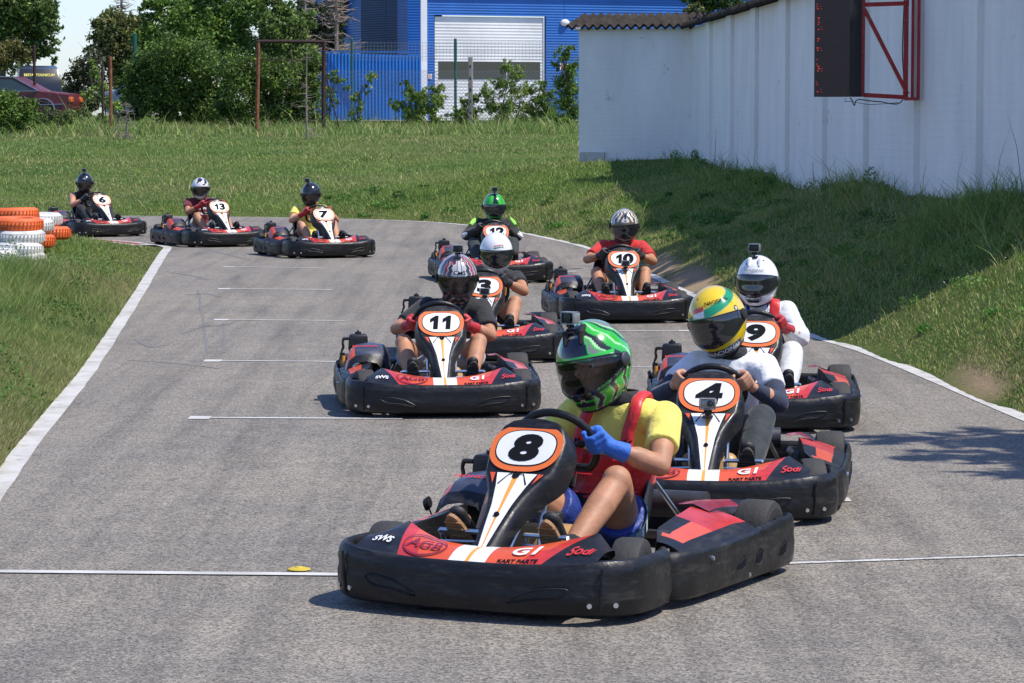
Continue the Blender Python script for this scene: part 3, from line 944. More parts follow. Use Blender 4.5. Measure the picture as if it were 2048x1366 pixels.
u0, u1 = upx(872), upx(1089); HT = 7.2
zd = at(980, 36, 118.5).z
mb = MB()
def quad(mb, ua, ub, za, zb_, out=0.0, mt=0): mb.poly([bl(ua, za, out), bl(ub, za, out), bl(ub, zb_, out), bl(ua, zb_, out)], mt)
quad(mb, 0, u0-.06, GZ-.3, HT); quad(mb, u1+.06, 24, GZ-.3, HT); quad(mb, u0-.06, u1+.06, zd+.06, HT)
# reveal
for ua in (u0-.06, u1+.06): mb.poly([bl(ua, GZ-.3), bl(ua, zd+.06), bl(ua, zd+.06, -.18), bl(ua, GZ-.3, -.18)])
mb.poly([bl(u0-.06, zd+.06), bl(u1+.06, zd+.06), bl(u1+.06, zd+.06, -.18), bl(u0-.06, zd+.06, -.18)])
mb.poly([bl(24, GZ-.3), bl(24, HT), bl(24, HT, -14), bl(24, GZ-.3, -14)])
mb.poly([bl(0, GZ-.3), bl(0, HT), bl(0, HT, -14), bl(0, GZ-.3, -14)])
hp(mb, 'wall', M_blue)
mb = MB(); 
mb.add([bl(-.3,HT+.02,.38), bl(24.3,HT+.02,.38), bl(24.3,HT+1.2,-14.3), bl(-.3,HT+1.2,-14.3), bl(-.3,HT+.2,.38), bl(24.3,HT+.2,.38), bl(24.3,HT+1.4,-14.3), bl(-.3,HT+1.4,-14.3)], [(0,1,2,3),(4,7,6,5),(0,4,5,1),(1,5,6,2),(2,6,7,3),(3,7,4,0)])
hp(mb, 'roof', M_wing_shade_roof)
mb = MB(); 
for (ua, ub, o_) in ((-.14,.12,.05),):
    mb.add([bl(ua,GZ-.2,o_), bl(ub,GZ-.2,o_), bl(ub,HT,o_), bl(ua,HT,o_), bl(ua,GZ-.2,-.1), bl(ub,GZ-.2,-.003), bl(ub,HT,-.003), bl(ua,HT,-.1)], [(0,1,2,3),(1,5,6,2),(0,3,7,4)])
hp(mb, 'corner_trim', M_white)
door = None
mb = MB(); np_ = 9; hh = (zd-GZ)/np_
for i in range(np_):
    za = GZ+i*hh; quad(mb, u0, u1, za+.012, za+hh-.012, -.10)
    mb.poly([bl(u0, za+hh-.012, -.10), bl(u1, za+hh-.012, -.10), bl(u1, za+hh+.012, -.13), bl(u0, za+hh+.012, -.13)])
    mb.poly([bl(u0, za+hh+.012, -.13), bl(u1, za+hh+.012, -.13), bl(u1, za+hh+.0125, -.10), bl(u0, za+hh+.0125, -.10)])
door = hp(mb, 'sectional_door', M_doorw)
wz0, wz1 = at(980, 159, 118.5).z, at(980, 124, 118.5).z
for k_ in range(3):
    a_ = u0+.12+(u1-u0-.24)*k_/3+.03; b_ = u0+.12+(u1-u0-.24)*(k_+1)/3-.03
    mb = MB(); quad(mb, a_, b_, wz0, wz1, -.085); hp(mb, 'window', M_glassd, door)
mb = MB()
c_ = bl((u0+.5), GZ+.22, -.09)
ux = Vector((1, e_, 0)).normalized()
mb.poly([c_+ux*(.13*math.cos(t))+Vector((0,0,.07*math.sin(t))) for t in np.linspace(0, 6.28, 17)[:-1]]); hp(mb, 'vent', M_glassd, door)
# floor slab
mb = MB()
mb.add([bl(-.2,GZ-.35,.25), bl(24,GZ-.35,.25), bl(24,GZ,.25), bl(-.2,GZ,.25), bl(24,GZ,.0), bl(-.2,GZ,.0)], [(0,1,2,3),(3,2,4,5)]); hp(mb, 'base_slab', M_conc)
# oval bulkhead lamp, sign, switch
M_lampg = mat('frosted_lamp_glass', (.7,.7,.68), .25, coat=.5)
uL = upx(1129); zL = at(1129, 49, 121).z
mb = MB(); rot = Matrix.Rotation(math.atan(e_), 3, 'Z') @ Matrix.Rotation(R(90), 3, 'X')
prof = [(.001,.14),(.10,.135),(.16,.10),(.19,.05),(.20,.0)]
rows = []
for r_, h_ in prof: rows.append([bl(uL+r_*math.cos(t), zL+r_*.72*math.sin(t), h_+.01) for t in np.linspace(0, 6.283, 21)[:-1]])
mb.grid(rows, cv=True); lp = hp(mb, 'wall_lamp', M_lampg, smooth=60)
mb = MB()
mb.add([bl(uL-.02,zL+.18,.012), bl(uL+.02,zL+.18,.012), bl(uL+.02,HT,.012), bl(uL-.02,HT,.012)], [(0,1,2,3)]); hp(mb, 'conduit', M_blue)
M_signw = mat('sign_white', (.7,.7,.68), .5); M_signr = mat('sign_red', (.5,.03,.04), .5); M_orange = mat('sign_orange', (.7,.2,.03), .5)
us = upx(1127); zs = at(1127, 135, 121).z
mb = MB(); quad(mb, us-.17, us+.17, zs-.13, zs+.13, .02, 0)
for i, (a_, b_) in enumerate(((-.11,-.07),(-.04,-.02),(.02,.04),(.07,.09))): quad(mb, us-.13, us+.13, zs+a_, zs+b_, .026, 1)
hp(mb, 'notice_sign', [M_signw, M_signr])
us = upx(860); zs = at(860, 153, 117).z
mb = MB(); quad(mb, us-.07, us+.08, zs-.09, zs+.09, .03, 0); quad(mb, us-.03, us+.04, zs-.05, zs+.05, .036, 1)
hp(mb, 'door_switch', [M_signw, M_orange])
# side wing, its shade put into the darker sheet colour
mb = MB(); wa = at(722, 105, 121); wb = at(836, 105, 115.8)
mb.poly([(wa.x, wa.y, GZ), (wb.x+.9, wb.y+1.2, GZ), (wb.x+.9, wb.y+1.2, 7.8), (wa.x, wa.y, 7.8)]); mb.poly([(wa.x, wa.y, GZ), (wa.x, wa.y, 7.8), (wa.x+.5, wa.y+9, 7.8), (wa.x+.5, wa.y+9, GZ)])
wg = hp(mb, 'side_wing', M_wing_shade_roof)
mb = MB(); m_ = at(771, 100, 118.4); mb.box((m_.x+.03, m_.y-.08, 4.7), (.07,.05,6)); hp(mb, 'seam_trim', M_wing_shade_roof)
mb = MB(); m_ = at(838, 100, 115.9)
mb.box((m_.x-.19, 116.15, 4.4), (.5,.3,5.6)); hp(mb, 'corner_panel', M_blue)

# ---- blue sheet fence left of the hall
fr = empty('blue_sheet_fence', (-6, 112, 1.6)); tag(fr, 'low fence of bright blue vertical metal sheets left of the hall', 'fence')
fa_, fb_ = at(652, 0, 111), at(842, 0, 112)
zt_a = at(652, 106, 111).z; zt_b = at(842, 111, 112).z
ns = 28; rows = []
for i in range(ns*4+1):
    t = i/(ns*4); x = fa_.x+(fb_.x-fa_.x)*t; y = 111+t; w = [0, 0, .045, .045][i % 4]
    rows.append([(x, y-w, 1.62+.05), (x, y-w, zt_a+(zt_b-zt_a)*t)])
mb = MB(); mb.grid(rows); o = mb.build('sheet_panel', M_bluef, fr, 0); o.location = -Vector(fr.location)
mb = MB(); mb.box(((fa_.x+fb_.x)/2-.8, 110.9, zt_a+.04), (fb_.x-fa_.x+1.2, .12, .05), 0, Matrix.Rotation(.26*0, 3, 'Z')); o = mb.build('cap_rail', M_bluef, fr, 0); o.location = -Vector(fr.location)
mb = MB(); mb.box(((fa_.x+fb_.x)/2, 111.5, 1.5), (fb_.x-fa_.x+.4, .25, .34)); o = mb.build('concrete_base', M_conc, fr, 0); o.location = -Vector(fr.location)
# yard paving in front of hall
mb = MB(); mb.poly([(-7.5,103,1.66),(9,103,1.66),(12,121,1.66),(-9,118,1.66)])
o = mb.build('yard_paving', M_conc, smooth=0); tag(o, kind='structure')

# ---- fences and posts
M_rust = mat('rusty_steel', (.10,.035,.018), .85, c2=(.33,.12,.045), vscale=7, bump=.3)
M_rustd = mat('dark_rusty_steel', (.018,.010,.009), .85, c2=(.06,.028,.02), vscale=7)
M_green = mat('green_coated_steel', (.01,.085,.055), .5, var=.2)
M_galv = mat('galvanised_wire', (.30,.32,.31), .5, metal=.6)
def zpost(px, ytop, ybot, Y, w, m, name, label, cat, grp=None, tilt=0):
    a = at(px, ybot, Y); b = at(px, ytop, Y)
    mb = MB(); mb.tube([(0,0,-.1), ((b.z-a.z)*.5*tilt, 0, (b.z-a.z)*.5), (tilt*(b.z-a.z), 0, b.z-a.z)], w/2, 8)
    mb.tube([(tilt*(b.z-a.z), 0, b.z-a.z), (tilt*(b.z-a.z), 0, b.z-a.z+.02)], [w*.56, w*.4], 8)
    o = mb.build(name, m); o.location = (a.x, Y, a.z); tag(o, label, cat, grp); return o
# rusty goal-like frame
YF = 86.0
g = empty('gate_frame', tuple(at(580, 285, YF))); tag(g, 'tall rusty steel gate frame standing in the grass before the bushes', 'gate frame')
gb = Vector(g.location)
def rel(px, py, Y): return at(px, py, Y)-gb
mb = MB(); mb.tube([rel(513,288,YF), rel(515,200,YF), rel(517,84,YF)], .055, 8); mb.build('post', M_rust, g)
mb = MB(); mb.tube([rel(647,272,YF), rel(647,180,YF), rel(648,84,YF)], .06, 8); mb.build('post', M_rustd, g)
mb = MB(); mb.tube([rel(513,83,YF), rel(580,83,YF), rel(651,84,YF)], .05, 8); mb.build('crossbar', M_rustd, g)
mb = MB(); mb.tube([rel(516,118,YF), rel(580,119,YF), rel(647,121,YF)], .014, 6); mb.tube([rel(652,150,YF), rel(665,205,YF), rel(680,262,YF)], .02, 6); mb.build('wire_brace', M_rustd, g)
zpost(222, 115, 262, 88, .10, M_rust, 'rusty_post', 'brown rusty fence post, the brighter of the pair left of the dead sapling', 'fence post')
zpost(206, 130, 262, 89, .07, M_rustd, 'rusty_post', 'thin dark rusty post close beside the brighter rusty post', 'fence post')
zpost(70, 92, 240, 92, .09, M_rustd, 'rusty_post', 'dark rusty post in front of the maroon car', 'fence post')
zpost(110, 255, 200, 90, .05, M_rust, 'rusty_post', 'short leaning rusty rod below the front wheel of the maroon car', 'fence post') if False else None
zpost(704, 77, 240, 104, .085, M_green, 'fence_post', 'green steel post in front of the blue sheet fence', 'fence post')
zpost(911, 78, 238, 103, .10, M_green, 'fence_post', 'green steel post standing before the white sectional door', 'fence post')
zpost(271, 68, 240, 104, .16, M_green, 'fence_post', 'stout green post whose top rises over the bushes', 'fence post')
# slotted concrete post
a = at(941, 266, 93); b = at(942, 114, 93)
mb = MB(); mb.rbox((0,0,(b.z-a.z)/2-.05), (.14,.12,b.z-a.z+.1), .015, 0, n=4); 
for i in range(6): mb.box((0,-.062,(b.z-a.z)*(i+.7)/6.5), (.04,.006,.09), 1)
o = mb.build('concrete_post', [mat('weathered_concrete', (.23,.21,.18), .9, var=.35, vscale=5), M_cable]); o.location = a; tag(o, 'weathered grey concrete fence post before the white sectional door', 'fence post')
# wire mesh, real wires
def mesh_fence(x0, x1, Y, z0, z1, step, r_, name, label, diamond=True, parent=None):
    mb = MB(); H = z1-z0; W = x1-x0; n = int((W+H)/step)
    def wire(a, b):
        d_ = (b-a).normalized(); s_ = d_.cross(Vector((0,1,0)))*r_; t_ = Vector((0,1,0))*r_
        mb.add([a-s_, a+s_, a+t_*1.7, b-s_, b+s_, b+t_*1.7], [(0,1,4,3),(1,2,5,4),(2,0,3,5)])
    if diamond:
        for i in range(n+1):
            o_ = i*step
            for sg in (1, -1):
                xa, za = (o_, 0) if o_ <= W else (W, o_-W)
                xb, zb_ = (o_-H, H) if o_ >= H else (0, o_)
                a = Vector(((x0+xa) if sg > 0 else (x1-xa), Y, z0+za)); b = Vector(((x0+xb) if sg > 0 else (x1-xb), Y, z0+zb_))
                wire(a, b)
    else:
        for i in range(int(W/step)+1): wire(Vector((x0+i*step, Y, z0)), Vector((x0+i*step, Y, z1)))
    for z in ((z0, z1) if diamond else np.arange(z0, z1+.01, step)): wire(Vector((x0, Y, z)), Vector((x1, Y, z)))
    o = mb.build(name, M_galv, parent, 0)
    if label: tag(o, label, 'fence')
    return o
zf0, zf1 = at(900, 250, 98).z, at(900, 142, 98).z
mesh_fence(at(655,0,98).x, at(1158,0,98).x, 98.0, zf0, zf1, .13, .0045, 'chain_link_fence', 'chain link fence running behind the shrubs and before the blue hall')
zf2, zf3 = at(980, 120, 105).z, at(980, 84, 105).z
mesh_fence(at(700,0,105).x, at(1160,0,105).x, 105.0, zf2, zf3, .12, .004, 'welded_mesh_fence', 'fine welded mesh topping seen across the upper half of the white door', False)

# ---- cars
def car(name, label, cat, paint, prof, glass, L_, W_, wheels, lamps, trim, loc, rz):
    root = empty(name, loc, rz); tag(root, label, cat)
    M = MB(); hw = W_/2
    ps = [Vector((x, 0, z)) for x, z in prof]
    n = len(prof); rows = []
    for f, iy in ((.0, 1), (.0, .92), (1, 0)):
        pass
    # tumblehome: upper points move inwards
    zmax = max(z for x, z in prof); zb = glass['z']
    def wid(z): return hw*(1-.16*max(0, (z-zb)/(zmax-zb))) if z > zb else hw*(1-.05*max(0, (.45-z)/.3))
    L1 = [(x, -wid(z), z) for x, z in prof]; L2 = [(x, -wid(z)+.06, z+(.03 if z > .4 else 0)) for x, z in prof]
    R2 = [(x, wid(z)-.06, z+(.03 if z > .4 else 0)) for x, z in prof]; R1 = [(x, wid(z), z) for x, z in prof]
    M.grid([L1, L2, R2, R1], cv=True)
    M.poly(L1[::-1]); M.poly(R1)
    body = M.build('body', paint, root, 30)
    for sgn in (-1, 1):
        for poly in glass['side']:
            M = MB(); M.poly([(x, sgn*(wid(z)+.006), z) for x, z in poly]); M.build('window', M_carglass, root, 0)
    for sgn in (-1, 1):
        M = MB(); M.tube([(x, sgn*(wid(z)+.008), z) for x, z in trim], .012, 6); M.build('chrome_trim', M_chrome, root)
    for x in wheels:
        for sgn in (-1, 1):
            M = MB(); rot = Matrix.Rotation(R(90*sgn), 3, 'X')
            M.lathe([(.0,.09),(.19,.09),(.20,.10),(.30,.10),(.32,.06),(.32,-.08),(.2,-.1)], (x, sgn*(hw-.10), .32), rot, 24); w = M.build('wheel', M_tyre, root)
            M = MB(); M.lathe([(0,.098),(.05,.105),(.15,.10),(.19,.104),(.2,.102)], (x, sgn*(hw-.10), .32), rot, 20); M.build('hubcap', M_chrome, w)
            M = MB(); M.tube([(x+.37*math.cos(t), sgn*(hw+.004), .32+.37*math.sin(t)) for t in np.linspace(-.1, 3.24, 14)], .014, 6); M.build('arch_trim', M_chrome, root)
    for x, z, w_, h_, mm in lamps:
        for sgn in (-1, 1):
            M = MB(); M.rbox((x, sgn*(hw-.17), z), (w_, .36, h_), .02, n=4); M.build('lamp', mm, root)
    return root
M_chrome = mat('chrome', (.75,.76,.78), .12, metal=1.0)
M_tyre = mat('tyre_rubber', (.018,.018,.018), .8, bump=.2, bscale=80)
M_carglass = mat('car_glass', (.03,.045,.04), .05, spec=.9)
M_maroon = mat('maroon_paint', (.10,.010,.013), .5, coat=.15, var=.15)
M_black = mat('black_plastic', (.018,.018,.02), .55, var=.25, vscale=5)
M_amber = mat('amber_lens', (.75,.16,.02), .2, coat=.5)
M_grey_car = mat('charcoal_paint', (.012,.013,.015), .3, coat=.6)
M_pale_car = mat('pale_blue_paint', (.25,.33,.38), .3, coat=.6)
def zat(x, y): return hz(x, y)
YC = 92.0
cx_ = at(166, 200, YC).x; zc = at(100, 236, YC).z
prof = [(-.1,.30),(-.02,.42),(0,.60),(-.06,.80),(-.95,.90),(-1.75,1.33),(-3.2,1.36),(-3.9,.98),(-4.5,.90),(-4.55,.5),(-4.45,.3)]
sed = car('parked_car', 'maroon saloon with chrome window trim parked behind the grass at the far left', 'car', M_maroon, prof,
    {'z': .9, 'side': [[(-1.12,.93),(-1.82,1.27),(-2.42,1.28),(-2.42,.93)],[(-2.5,.93),(-2.5,1.28),(-3.1,1.28),(-3.6,.95)]]}, 4.5, 1.7, (-.85,-3.55),
    [(-.02,.66,.10,.16,M_amber)], [(-.2,.52),(-1,.5),(-2.5,.5),(-4.4,.5)], (cx_-.2, YC, zc-.10), R(-4))
mb = MB(); mb.tube([(-.98,-.862,.925),(-1.78,-.74,1.345),(-3.2,-.725,1.37)], .018, 6); mb.tube([(-1.0,-.868,.915),(-2.4,-.868,.915),(-3.7,-.868,.915)], .012, 6); mb.build('window_chrome', M_chrome, sed)
vx = at(84, 150, 99).x
prof2 = [(0,.3),(.0,.9),(-.12,1.3),(-.35,1.62),(-.8,1.72),(-3.0,1.70),(-3.4,1.2),(-4.2,.95),(-4.3,.3)]
van = car('parked_car', 'charcoal hatchback with yellow lettering on its rear window behind the maroon saloon', 'car', M_grey_car, prof2,
    {'z': .9, 'side': [[(-.5,1.0),(-.55,1.5),(-1.4,1.55),(-1.4,1.0)],[(-1.5,1.0),(-1.5,1.55),(-2.8,1.55),(-3.1,1.05)]]}, 4.3, 1.45, (-.8,-3.4),
    [], [(-.3,.95),(-3.8,.95)], (vx, 98.5, at(80, 222, 98.5).z-.26), R(-78))
M_yel = mat('yellow_lettering', (.75,.66,.12), .5)
mb = MB(); mb.poly([(-.14,-.70,1.12),(-.14,.70,1.12),(-.30,.62,1.52),(-.30,-.62,1.52)]) ; mb.v = [(v[0]+.035, v[1], v[2]) for v in mb.v]; rw = mb.build('rear_window', M_carglass, van, 0)
mb = MB(); put_text(mb, 'BESTAVTOUNICUM', frame((-.235+.05, 0, 1.44), (0,1,0), (-.38,0,.9)), 0, .12, .004, 0, .95)
mb.build('window_lettering', M_yel, van, 0)
px_ = at(292, 200, 97).x
prof3 = [(0,.3),(.03,.6),(-.05,.85),(-.9,.95),(-1.7,1.35),(-3.0,1.38),(-3.7,1.0),(-4.1,.9),(-4.1,.3)]
pc = car('parked_car', 'pale blue car mostly hidden behind the big bush with only its side showing', 'car', M_pale_car, prof3,
    {'z': .95, 'side': [[(-1.1,.98),(-1.8,1.3),(-2.3,1.3),(-2.3,.98)],[(-2.4,.98),(-2.4,1.3),(-3.0,1.3),(-3.4,1.0)]]}, 4.1, 1.7, (-.8,-3.3),
    [(-4.08,.66,.08,.14,M_amber)], [(-.2,.6),(-4.0,.6)], (px_+2.8, 97.5, at(260, 236, 97.5).z-.1), R(0))

# ---- trees and shrubs
M_bark = mat('bark', (.085,.06,.045), .9, c2=(.19,.15,.12), vscale=12, bump=.4, bscale=20)
M_bark_dead = mat('dead_bark', (.20,.15,.12), .9, c2=(.32,.26,.22), vscale=12)
def crown(root, blobs, n, ls, base, var=.35, seed=0, flower=None, name='crown', wide=1.0):
    r = np.random.default_rng(seed); P = []; C = []
    tot = sum(b[3]**2 for b in blobs)
    for (x, y, z, rd) in blobs:
        k = int(n*rd**2/tot)
        # clumps in the blob, leaves in clumps -> gaps
        nc = max(5, int(k/26)); d = r.normal(size=(nc,3)); d /= np.linalg.norm(d, axis=1)[:, None]
        rad = rd*r.uniform(.25, 1.08, nc)**.6*(1 if wide == 1 else r.uniform(.3, wide, nc))
        cc = np.c_[x+d[:,0]*rad, y+d[:,1]*rad, z+d[:,2]*rad*.95]
        cl = r.uniform(1-var, 1+var, nc)
        idx = r.integers(0, nc, k)
        P.append(cc[idx]+r.normal(size=(k,3))*min(.2,rd*.16))
        hue = np.array(base)[None]*cl[idx][:, None]*r.uniform(.75,1.3,(k,1))
        yl = r.random(k) < .08; hue[yl] = hue[yl]*np.array([2.0,1.5,1.1])
        C.append(hue)
    P = np.concatenate(P); C = np.clip(np.concatenate(C), 0, 1)
    if flower:
        m = r.random(len(P)) < flower; C[m] = (.7,.7,.65)
    global rng
    keep = rng; rng = r
    o = leafcloud(P[:,0], P[:,1], P[:,2], ls*r.uniform(.6,1.3,len(P)), C, name, root, kind=None)
    rng = keep
    return o
def limbs(root, trunk, tips, r0, m=None, name='trunk', seed=0, extra=0):
    rs = random.Random(seed); mb = MB()
    T = catmull(trunk, 4); nT = len(T)
    mb.tube(T, [r0*(1-.7*i/(nT-1)) for i in range(nT)], 8)
    for tp in tips:
        tp = Vector(tp); i = rs.randint(nT//3, nT-1); a = T[i]; mid = (a+tp)/2+Vector((rs.uniform(-.2,.2), rs.uniform(-.2,.2), rs.uniform(.0,.3)))
        c_ = catmull([a, mid, tp], 4); mb.tube(c_, [r0*.42*(1-.85*k/(len(c_)-1)) for k in range(len(c_))], 6)
        for e in range(extra):
            s_ = c_[rs.randint(2, len(c_)-1)]; q = s_+Vector((rs.uniform(-.5,.5), rs.uniform(-.4,.4), rs.uniform(-.1,.5)))
            mb.tube([s_, (s_+q)/2+Vector((0,0,.05)), q], [r0*.12, r0*.08, r0*.03], 4)
    return mb.build(name, m or M_bark, root)
LS = .78
def tree(name, label, cat, px, py, Y, blobs, n, ls, base, r0=.12, seed=0, grp=None, flower=None, var=.35):
    """blobs in pixels: (px, py, radius px) at depth Y +- spread"""
    a = at(px, py, Y); gz = hz(a.x, Y); root = empty(name, (a.x, Y, gz)); tag(root, label, cat, grp)
    rs = random.Random(seed); s = Y/FPX; B_ = []
    for (bx, by, br) in blobs:
        p = at(bx, by, Y); B_.append((p.x-a.x, rs.uniform(-1,1)*br*s*.5, p.z-gz, br*s))
    zt = max(b[2] for b in B_)
    trunk = [(0,0,-.1), (rs.uniform(-.1,.1), 0, zt*.4), (sum(b[0] for b in B_)/len(B_), 0, zt*.85)]
    limbs(root, trunk, [(b[0], b[1], b[2]) for b in B_], r0, seed=seed, extra=2)
    crown(root, B_, int(n*1.5), ls*LS, base, seed=seed, flower=flower, var=var, wide=1.9 if grp else 1.0)
    return root
G1, G2, G3, G4 = (.075,.125,.035), (.125,.21,.038), (.19,.28,.06), (.04,.07,.028)
tree('leafy_tree', 'dark green tree filling the top left corner above the maroon car', 'tree', 10, 235, 112,
     [(10,20,60),(40,70,50),(75,45,42),(0,-20,70),(100,90,20),(70,10,45),(-20,70,60),(55,62,42),(95,60,22),(30,110,40),(100,15,22),(85,95,22),(-70,40,70),(110,120,10),(-10,-60,80),(60,-50,60)], 15000, .24, (.095,.155,.04), .2, 1)
tree('leafy_shrub', 'yellow green bush between the dark tree and the roof of the maroon car', 'shrub', 22, 238, 104, [(15,105,26),(45,110,18),(0,120,25),(35,95,14)], 1800, .17, (.13,.13,.035), .05, 2)
tree('leafy_shrub', 'dark green bush in front of the maroon car at the left edge', 'shrub', 20, 268, 85, [(15,225,38),(50,220,26),(0,205,25),(45,240,26),(-20,220,35),(65,205,12),(20,200,18)], 6500, .12, G2, .05, 3)
tree('leafy_shrub', 'low weedy bush in front of the wheel of the maroon car', 'shrub', 120, 250, 86, [(95,232,16),(120,236,18),(145,232,16),(170,228,14),(75,236,16)], 1500, .1, (.13,.18,.05), .03, 77)
tree('leafy_tree', 'round brownish green tree between the patch of sky and the tall bushes', 'tree', 235, 240, 108,
     [(230,60,38),(205,80,26),(260,75,34),(240,110,42),(290,110,34),(200,55,18),(222,35,20),(265,45,18),(245,150,34),(300,150,30)], 9000, .2, (.12,.145,.045), .14, 4)
tree('leafy_shrub', 'grey green shrub below the patch of sky beside the rusty posts', 'shrub', 165, 240, 106, [(165,135,24),(150,165,24),(185,125,22),(185,160,24),(140,190,20),(175,105,12)], 2600, .17, (.075,.09,.04), .06, 5)
tree('leafy_shrub', 'light green climbing shrub growing up the pair of rusty posts', 'shrub', 208, 262, 90, [(190,145,12),(200,175,16),(212,205,14),(185,125,8),(175,190,12),(232,215,14),(205,240,14)], 1500, .13, G3, .03, 6)
tree('leafy_tree', 'tall broad green tree behind the left post of the rusty gate frame', 'tree', 410, 250, 106,
     [(310,60,26),(285,80,24),(330,100,36),(290,30,16),(330,20,26),(310,5,18),(375,40,42),(420,15,45),(400,80,50),(460,50,44),(500,20,40),(350,70,30),(470,95,44),(345,40,16),(298,10,12),(430,-30,40),(520,-10,30),(365,5,22)], 17000, .2, G2, .16, 7)
tree('leafy_tree', 'upright green tree with a ragged top above the rusty gate frame', 'tree', 560, 250, 105,
     [(545,55,28),(560,20,22),(570,85,36),(530,95,32),(590,60,26),(600,105,32),(612,40,20),(550,130,34),(545,0,18),(585,20,16)], 9000, .19, (.12,.185,.045), .12, 8, var=.5)
tree('leafy_bush', 'big dense green bush standing behind the dead sapling and pale car', 'shrub', 350, 262, 96,
     [(270,150,26),(265,195,24),(250,170,20),(300,130,40),(340,110,44),(320,175,48),(370,165,50),(400,120,44),(355,215,42),(410,205,44),(300,205,30),(290,160,30),(385,240,26),(340,240,24),(440,160,40),(430,225,34)], 18000, .15, (.095,.16,.03), .1, 9, var=.5)
tree('leafy_bush', 'dense green bush seen inside and left of the rusty gate frame', 'shrub', 520, 265, 93,
     [(470,140,36),(490,190,44),(530,150,40),(570,160,40),(610,150,28),(560,215,42),(605,205,32),(520,235,36),(480,240,26),(620,180,22),(625,120,18),(590,240,28),(450,215,24),(625,235,18)], 17000, .14, (.095,.155,.03), .1, 10, var=.5)
tree('leafy_shrub', 'thin green shrub spreading right of the gate frame before the blue fence', 'shrub', 660, 262, 96, [(665,150,14),(680,165,12),(690,180,10),(660,185,14),(670,205,12),(650,215,12),(655,240,10)], 700, .12, G2, .03, 11)
for i, px_t in enumerate((-130, -290, -470)):
    tree('leafy_tree', ['tree standing just outside the left edge behind the cars','second tree outside the left edge beyond the car park','third tree outside the left edge beyond the car park'][i], 'tree', px_t, 240, 113, [(px_t+dx_, y_, r__) for dx_, y_, r__ in ((0,40,50),(-45,80,42),(45,90,44),(0,130,46),(-30,180,38),(35,185,36),(10,-20,44),(-60,140,26),(60,40,30))], 7000, .26, (G1, G2, (.10,.15,.04))[i], .16, 50+i)
tree('dark_conifer', 'dark green conifer beside the side wing of the hall', 'tree', 702, 245, 125,
     [(700,5,24),(708,40,20),(690,60,18),(712,80,16),(700,-30,30),(685,25,14),(705,100,14)], 5000, .2, G4, .14, 12)
tree('leafy_tree', 'loose grey green tree right of the ragged tree and behind the dead conifers', 'tree', 655, 245, 118, [(630,70,26),(645,130,26),(620,110,22),(600,40,20),(610,10,24),(650,60,28),(670,80,22),(640,90,26),(660,20,22),(635,25,18),(675,45,16),(655,110,20)], 7000, .19, (.06,.085,.035), .1, 13)
tree('leafy_tree', 'dark tree rising behind the tiled roof of the white wall', 'tree', 1440, 200, 75, [(1400,5,20),(1425,-5,30),(1460,-5,26),(1390,-15,20),(1375,-30,30),(1440,-40,50)], 5000, .16, G1, .14, 14)
tree('leafy_shrub', 'pale olive shrub peeking over the left end of the tiled roof', 'shrub', 1388, 200, 68, [(1375,25,10),(1390,18,14),(1405,28,8)], 500, .1, (.13,.15,.05), .03, 15)
for i, (x0, x1, lb) in enumerate(((40,110,'olive hedge bush closing the gap behind the charcoal hatchback'),(110,190,'low grey green hedge bush under the patch of sky'),(190,300,'dark hedge bush behind the pale blue car'))):
    r0_ = random.Random(90+i)
    tree('hedge_bush', lb, 'shrub', (x0+x1)/2, 240, 124, [(r0_.uniform(x0, x1), r0_.uniform(165, 232), r0_.uniform(16, 26)) for _ in range(11)], 3600, .17, ((.10,.12,.04),(.10,.125,.055),(.075,.11,.035))[i], .05, 90+i)
# shrubs along the fence before the hall
hs = [('slim light green shrub with white blossom before the blue fence', 715, 258, [(712,195,10),(722,215,10),(705,225,9),(718,238,10),(745,150,11),(738,165,8),(735,185,6)], 650, .03),
 ('bushy green shrub left of the white corner trim of the hall', 820, 258, [(820,180,12),(835,195,18),(812,215,16),(845,220,20),(790,208,10),(828,240,18),(815,165,8)], 2200, 0),
 ('upright green shrub right of the white corner trim', 868, 256, [(868,180,10),(875,200,14),(862,220,13),(880,175,8),(872,240,12),(852,195,9)], 1500, 0),
 ('spreading shrub before the middle of the white door', 1000, 262, [(1010,135,12),(1035,150,14),(1000,170,16),(975,185,14),(1030,185,16),(1060,180,14),(985,215,16),(1020,215,20),(1055,215,16),(1005,240,18),(1045,240,16)], 3600, .004),
 ('low leafy shrub beside the concrete post', 930, 262, [(932,205,12),(920,225,14),(945,228,14),(930,245,12),(950,195,9)], 1500, 0),
 ('taller shrub hanging over the right edge of the white door', 1090, 262, [(1085,170,10),(1080,200,16),(1095,225,18),(1070,230,14),(1100,190,10)], 1700, 0),
 ('dark green shrub against the end of the white wall', 1135, 262, [(1130,110,12),(1140,140,16),(1125,165,16),(1145,180,18),(1130,205,18),(1148,225,16),(1120,240,16),(1110,130,8),(1140,95,8)], 3800, 0)]
for i, (lb, px, py, bl_, n, fl) in enumerate(hs):
    tree('leafy_shrub', lb, 'shrub', px, py, 94 if px < 1100 else 90, bl_, int(n*2.0), .095, (G3 if i in (0,2,3) else G2), .03, 30+i, grp='shrubs growing along the wire fence', flower=fl if fl else None)
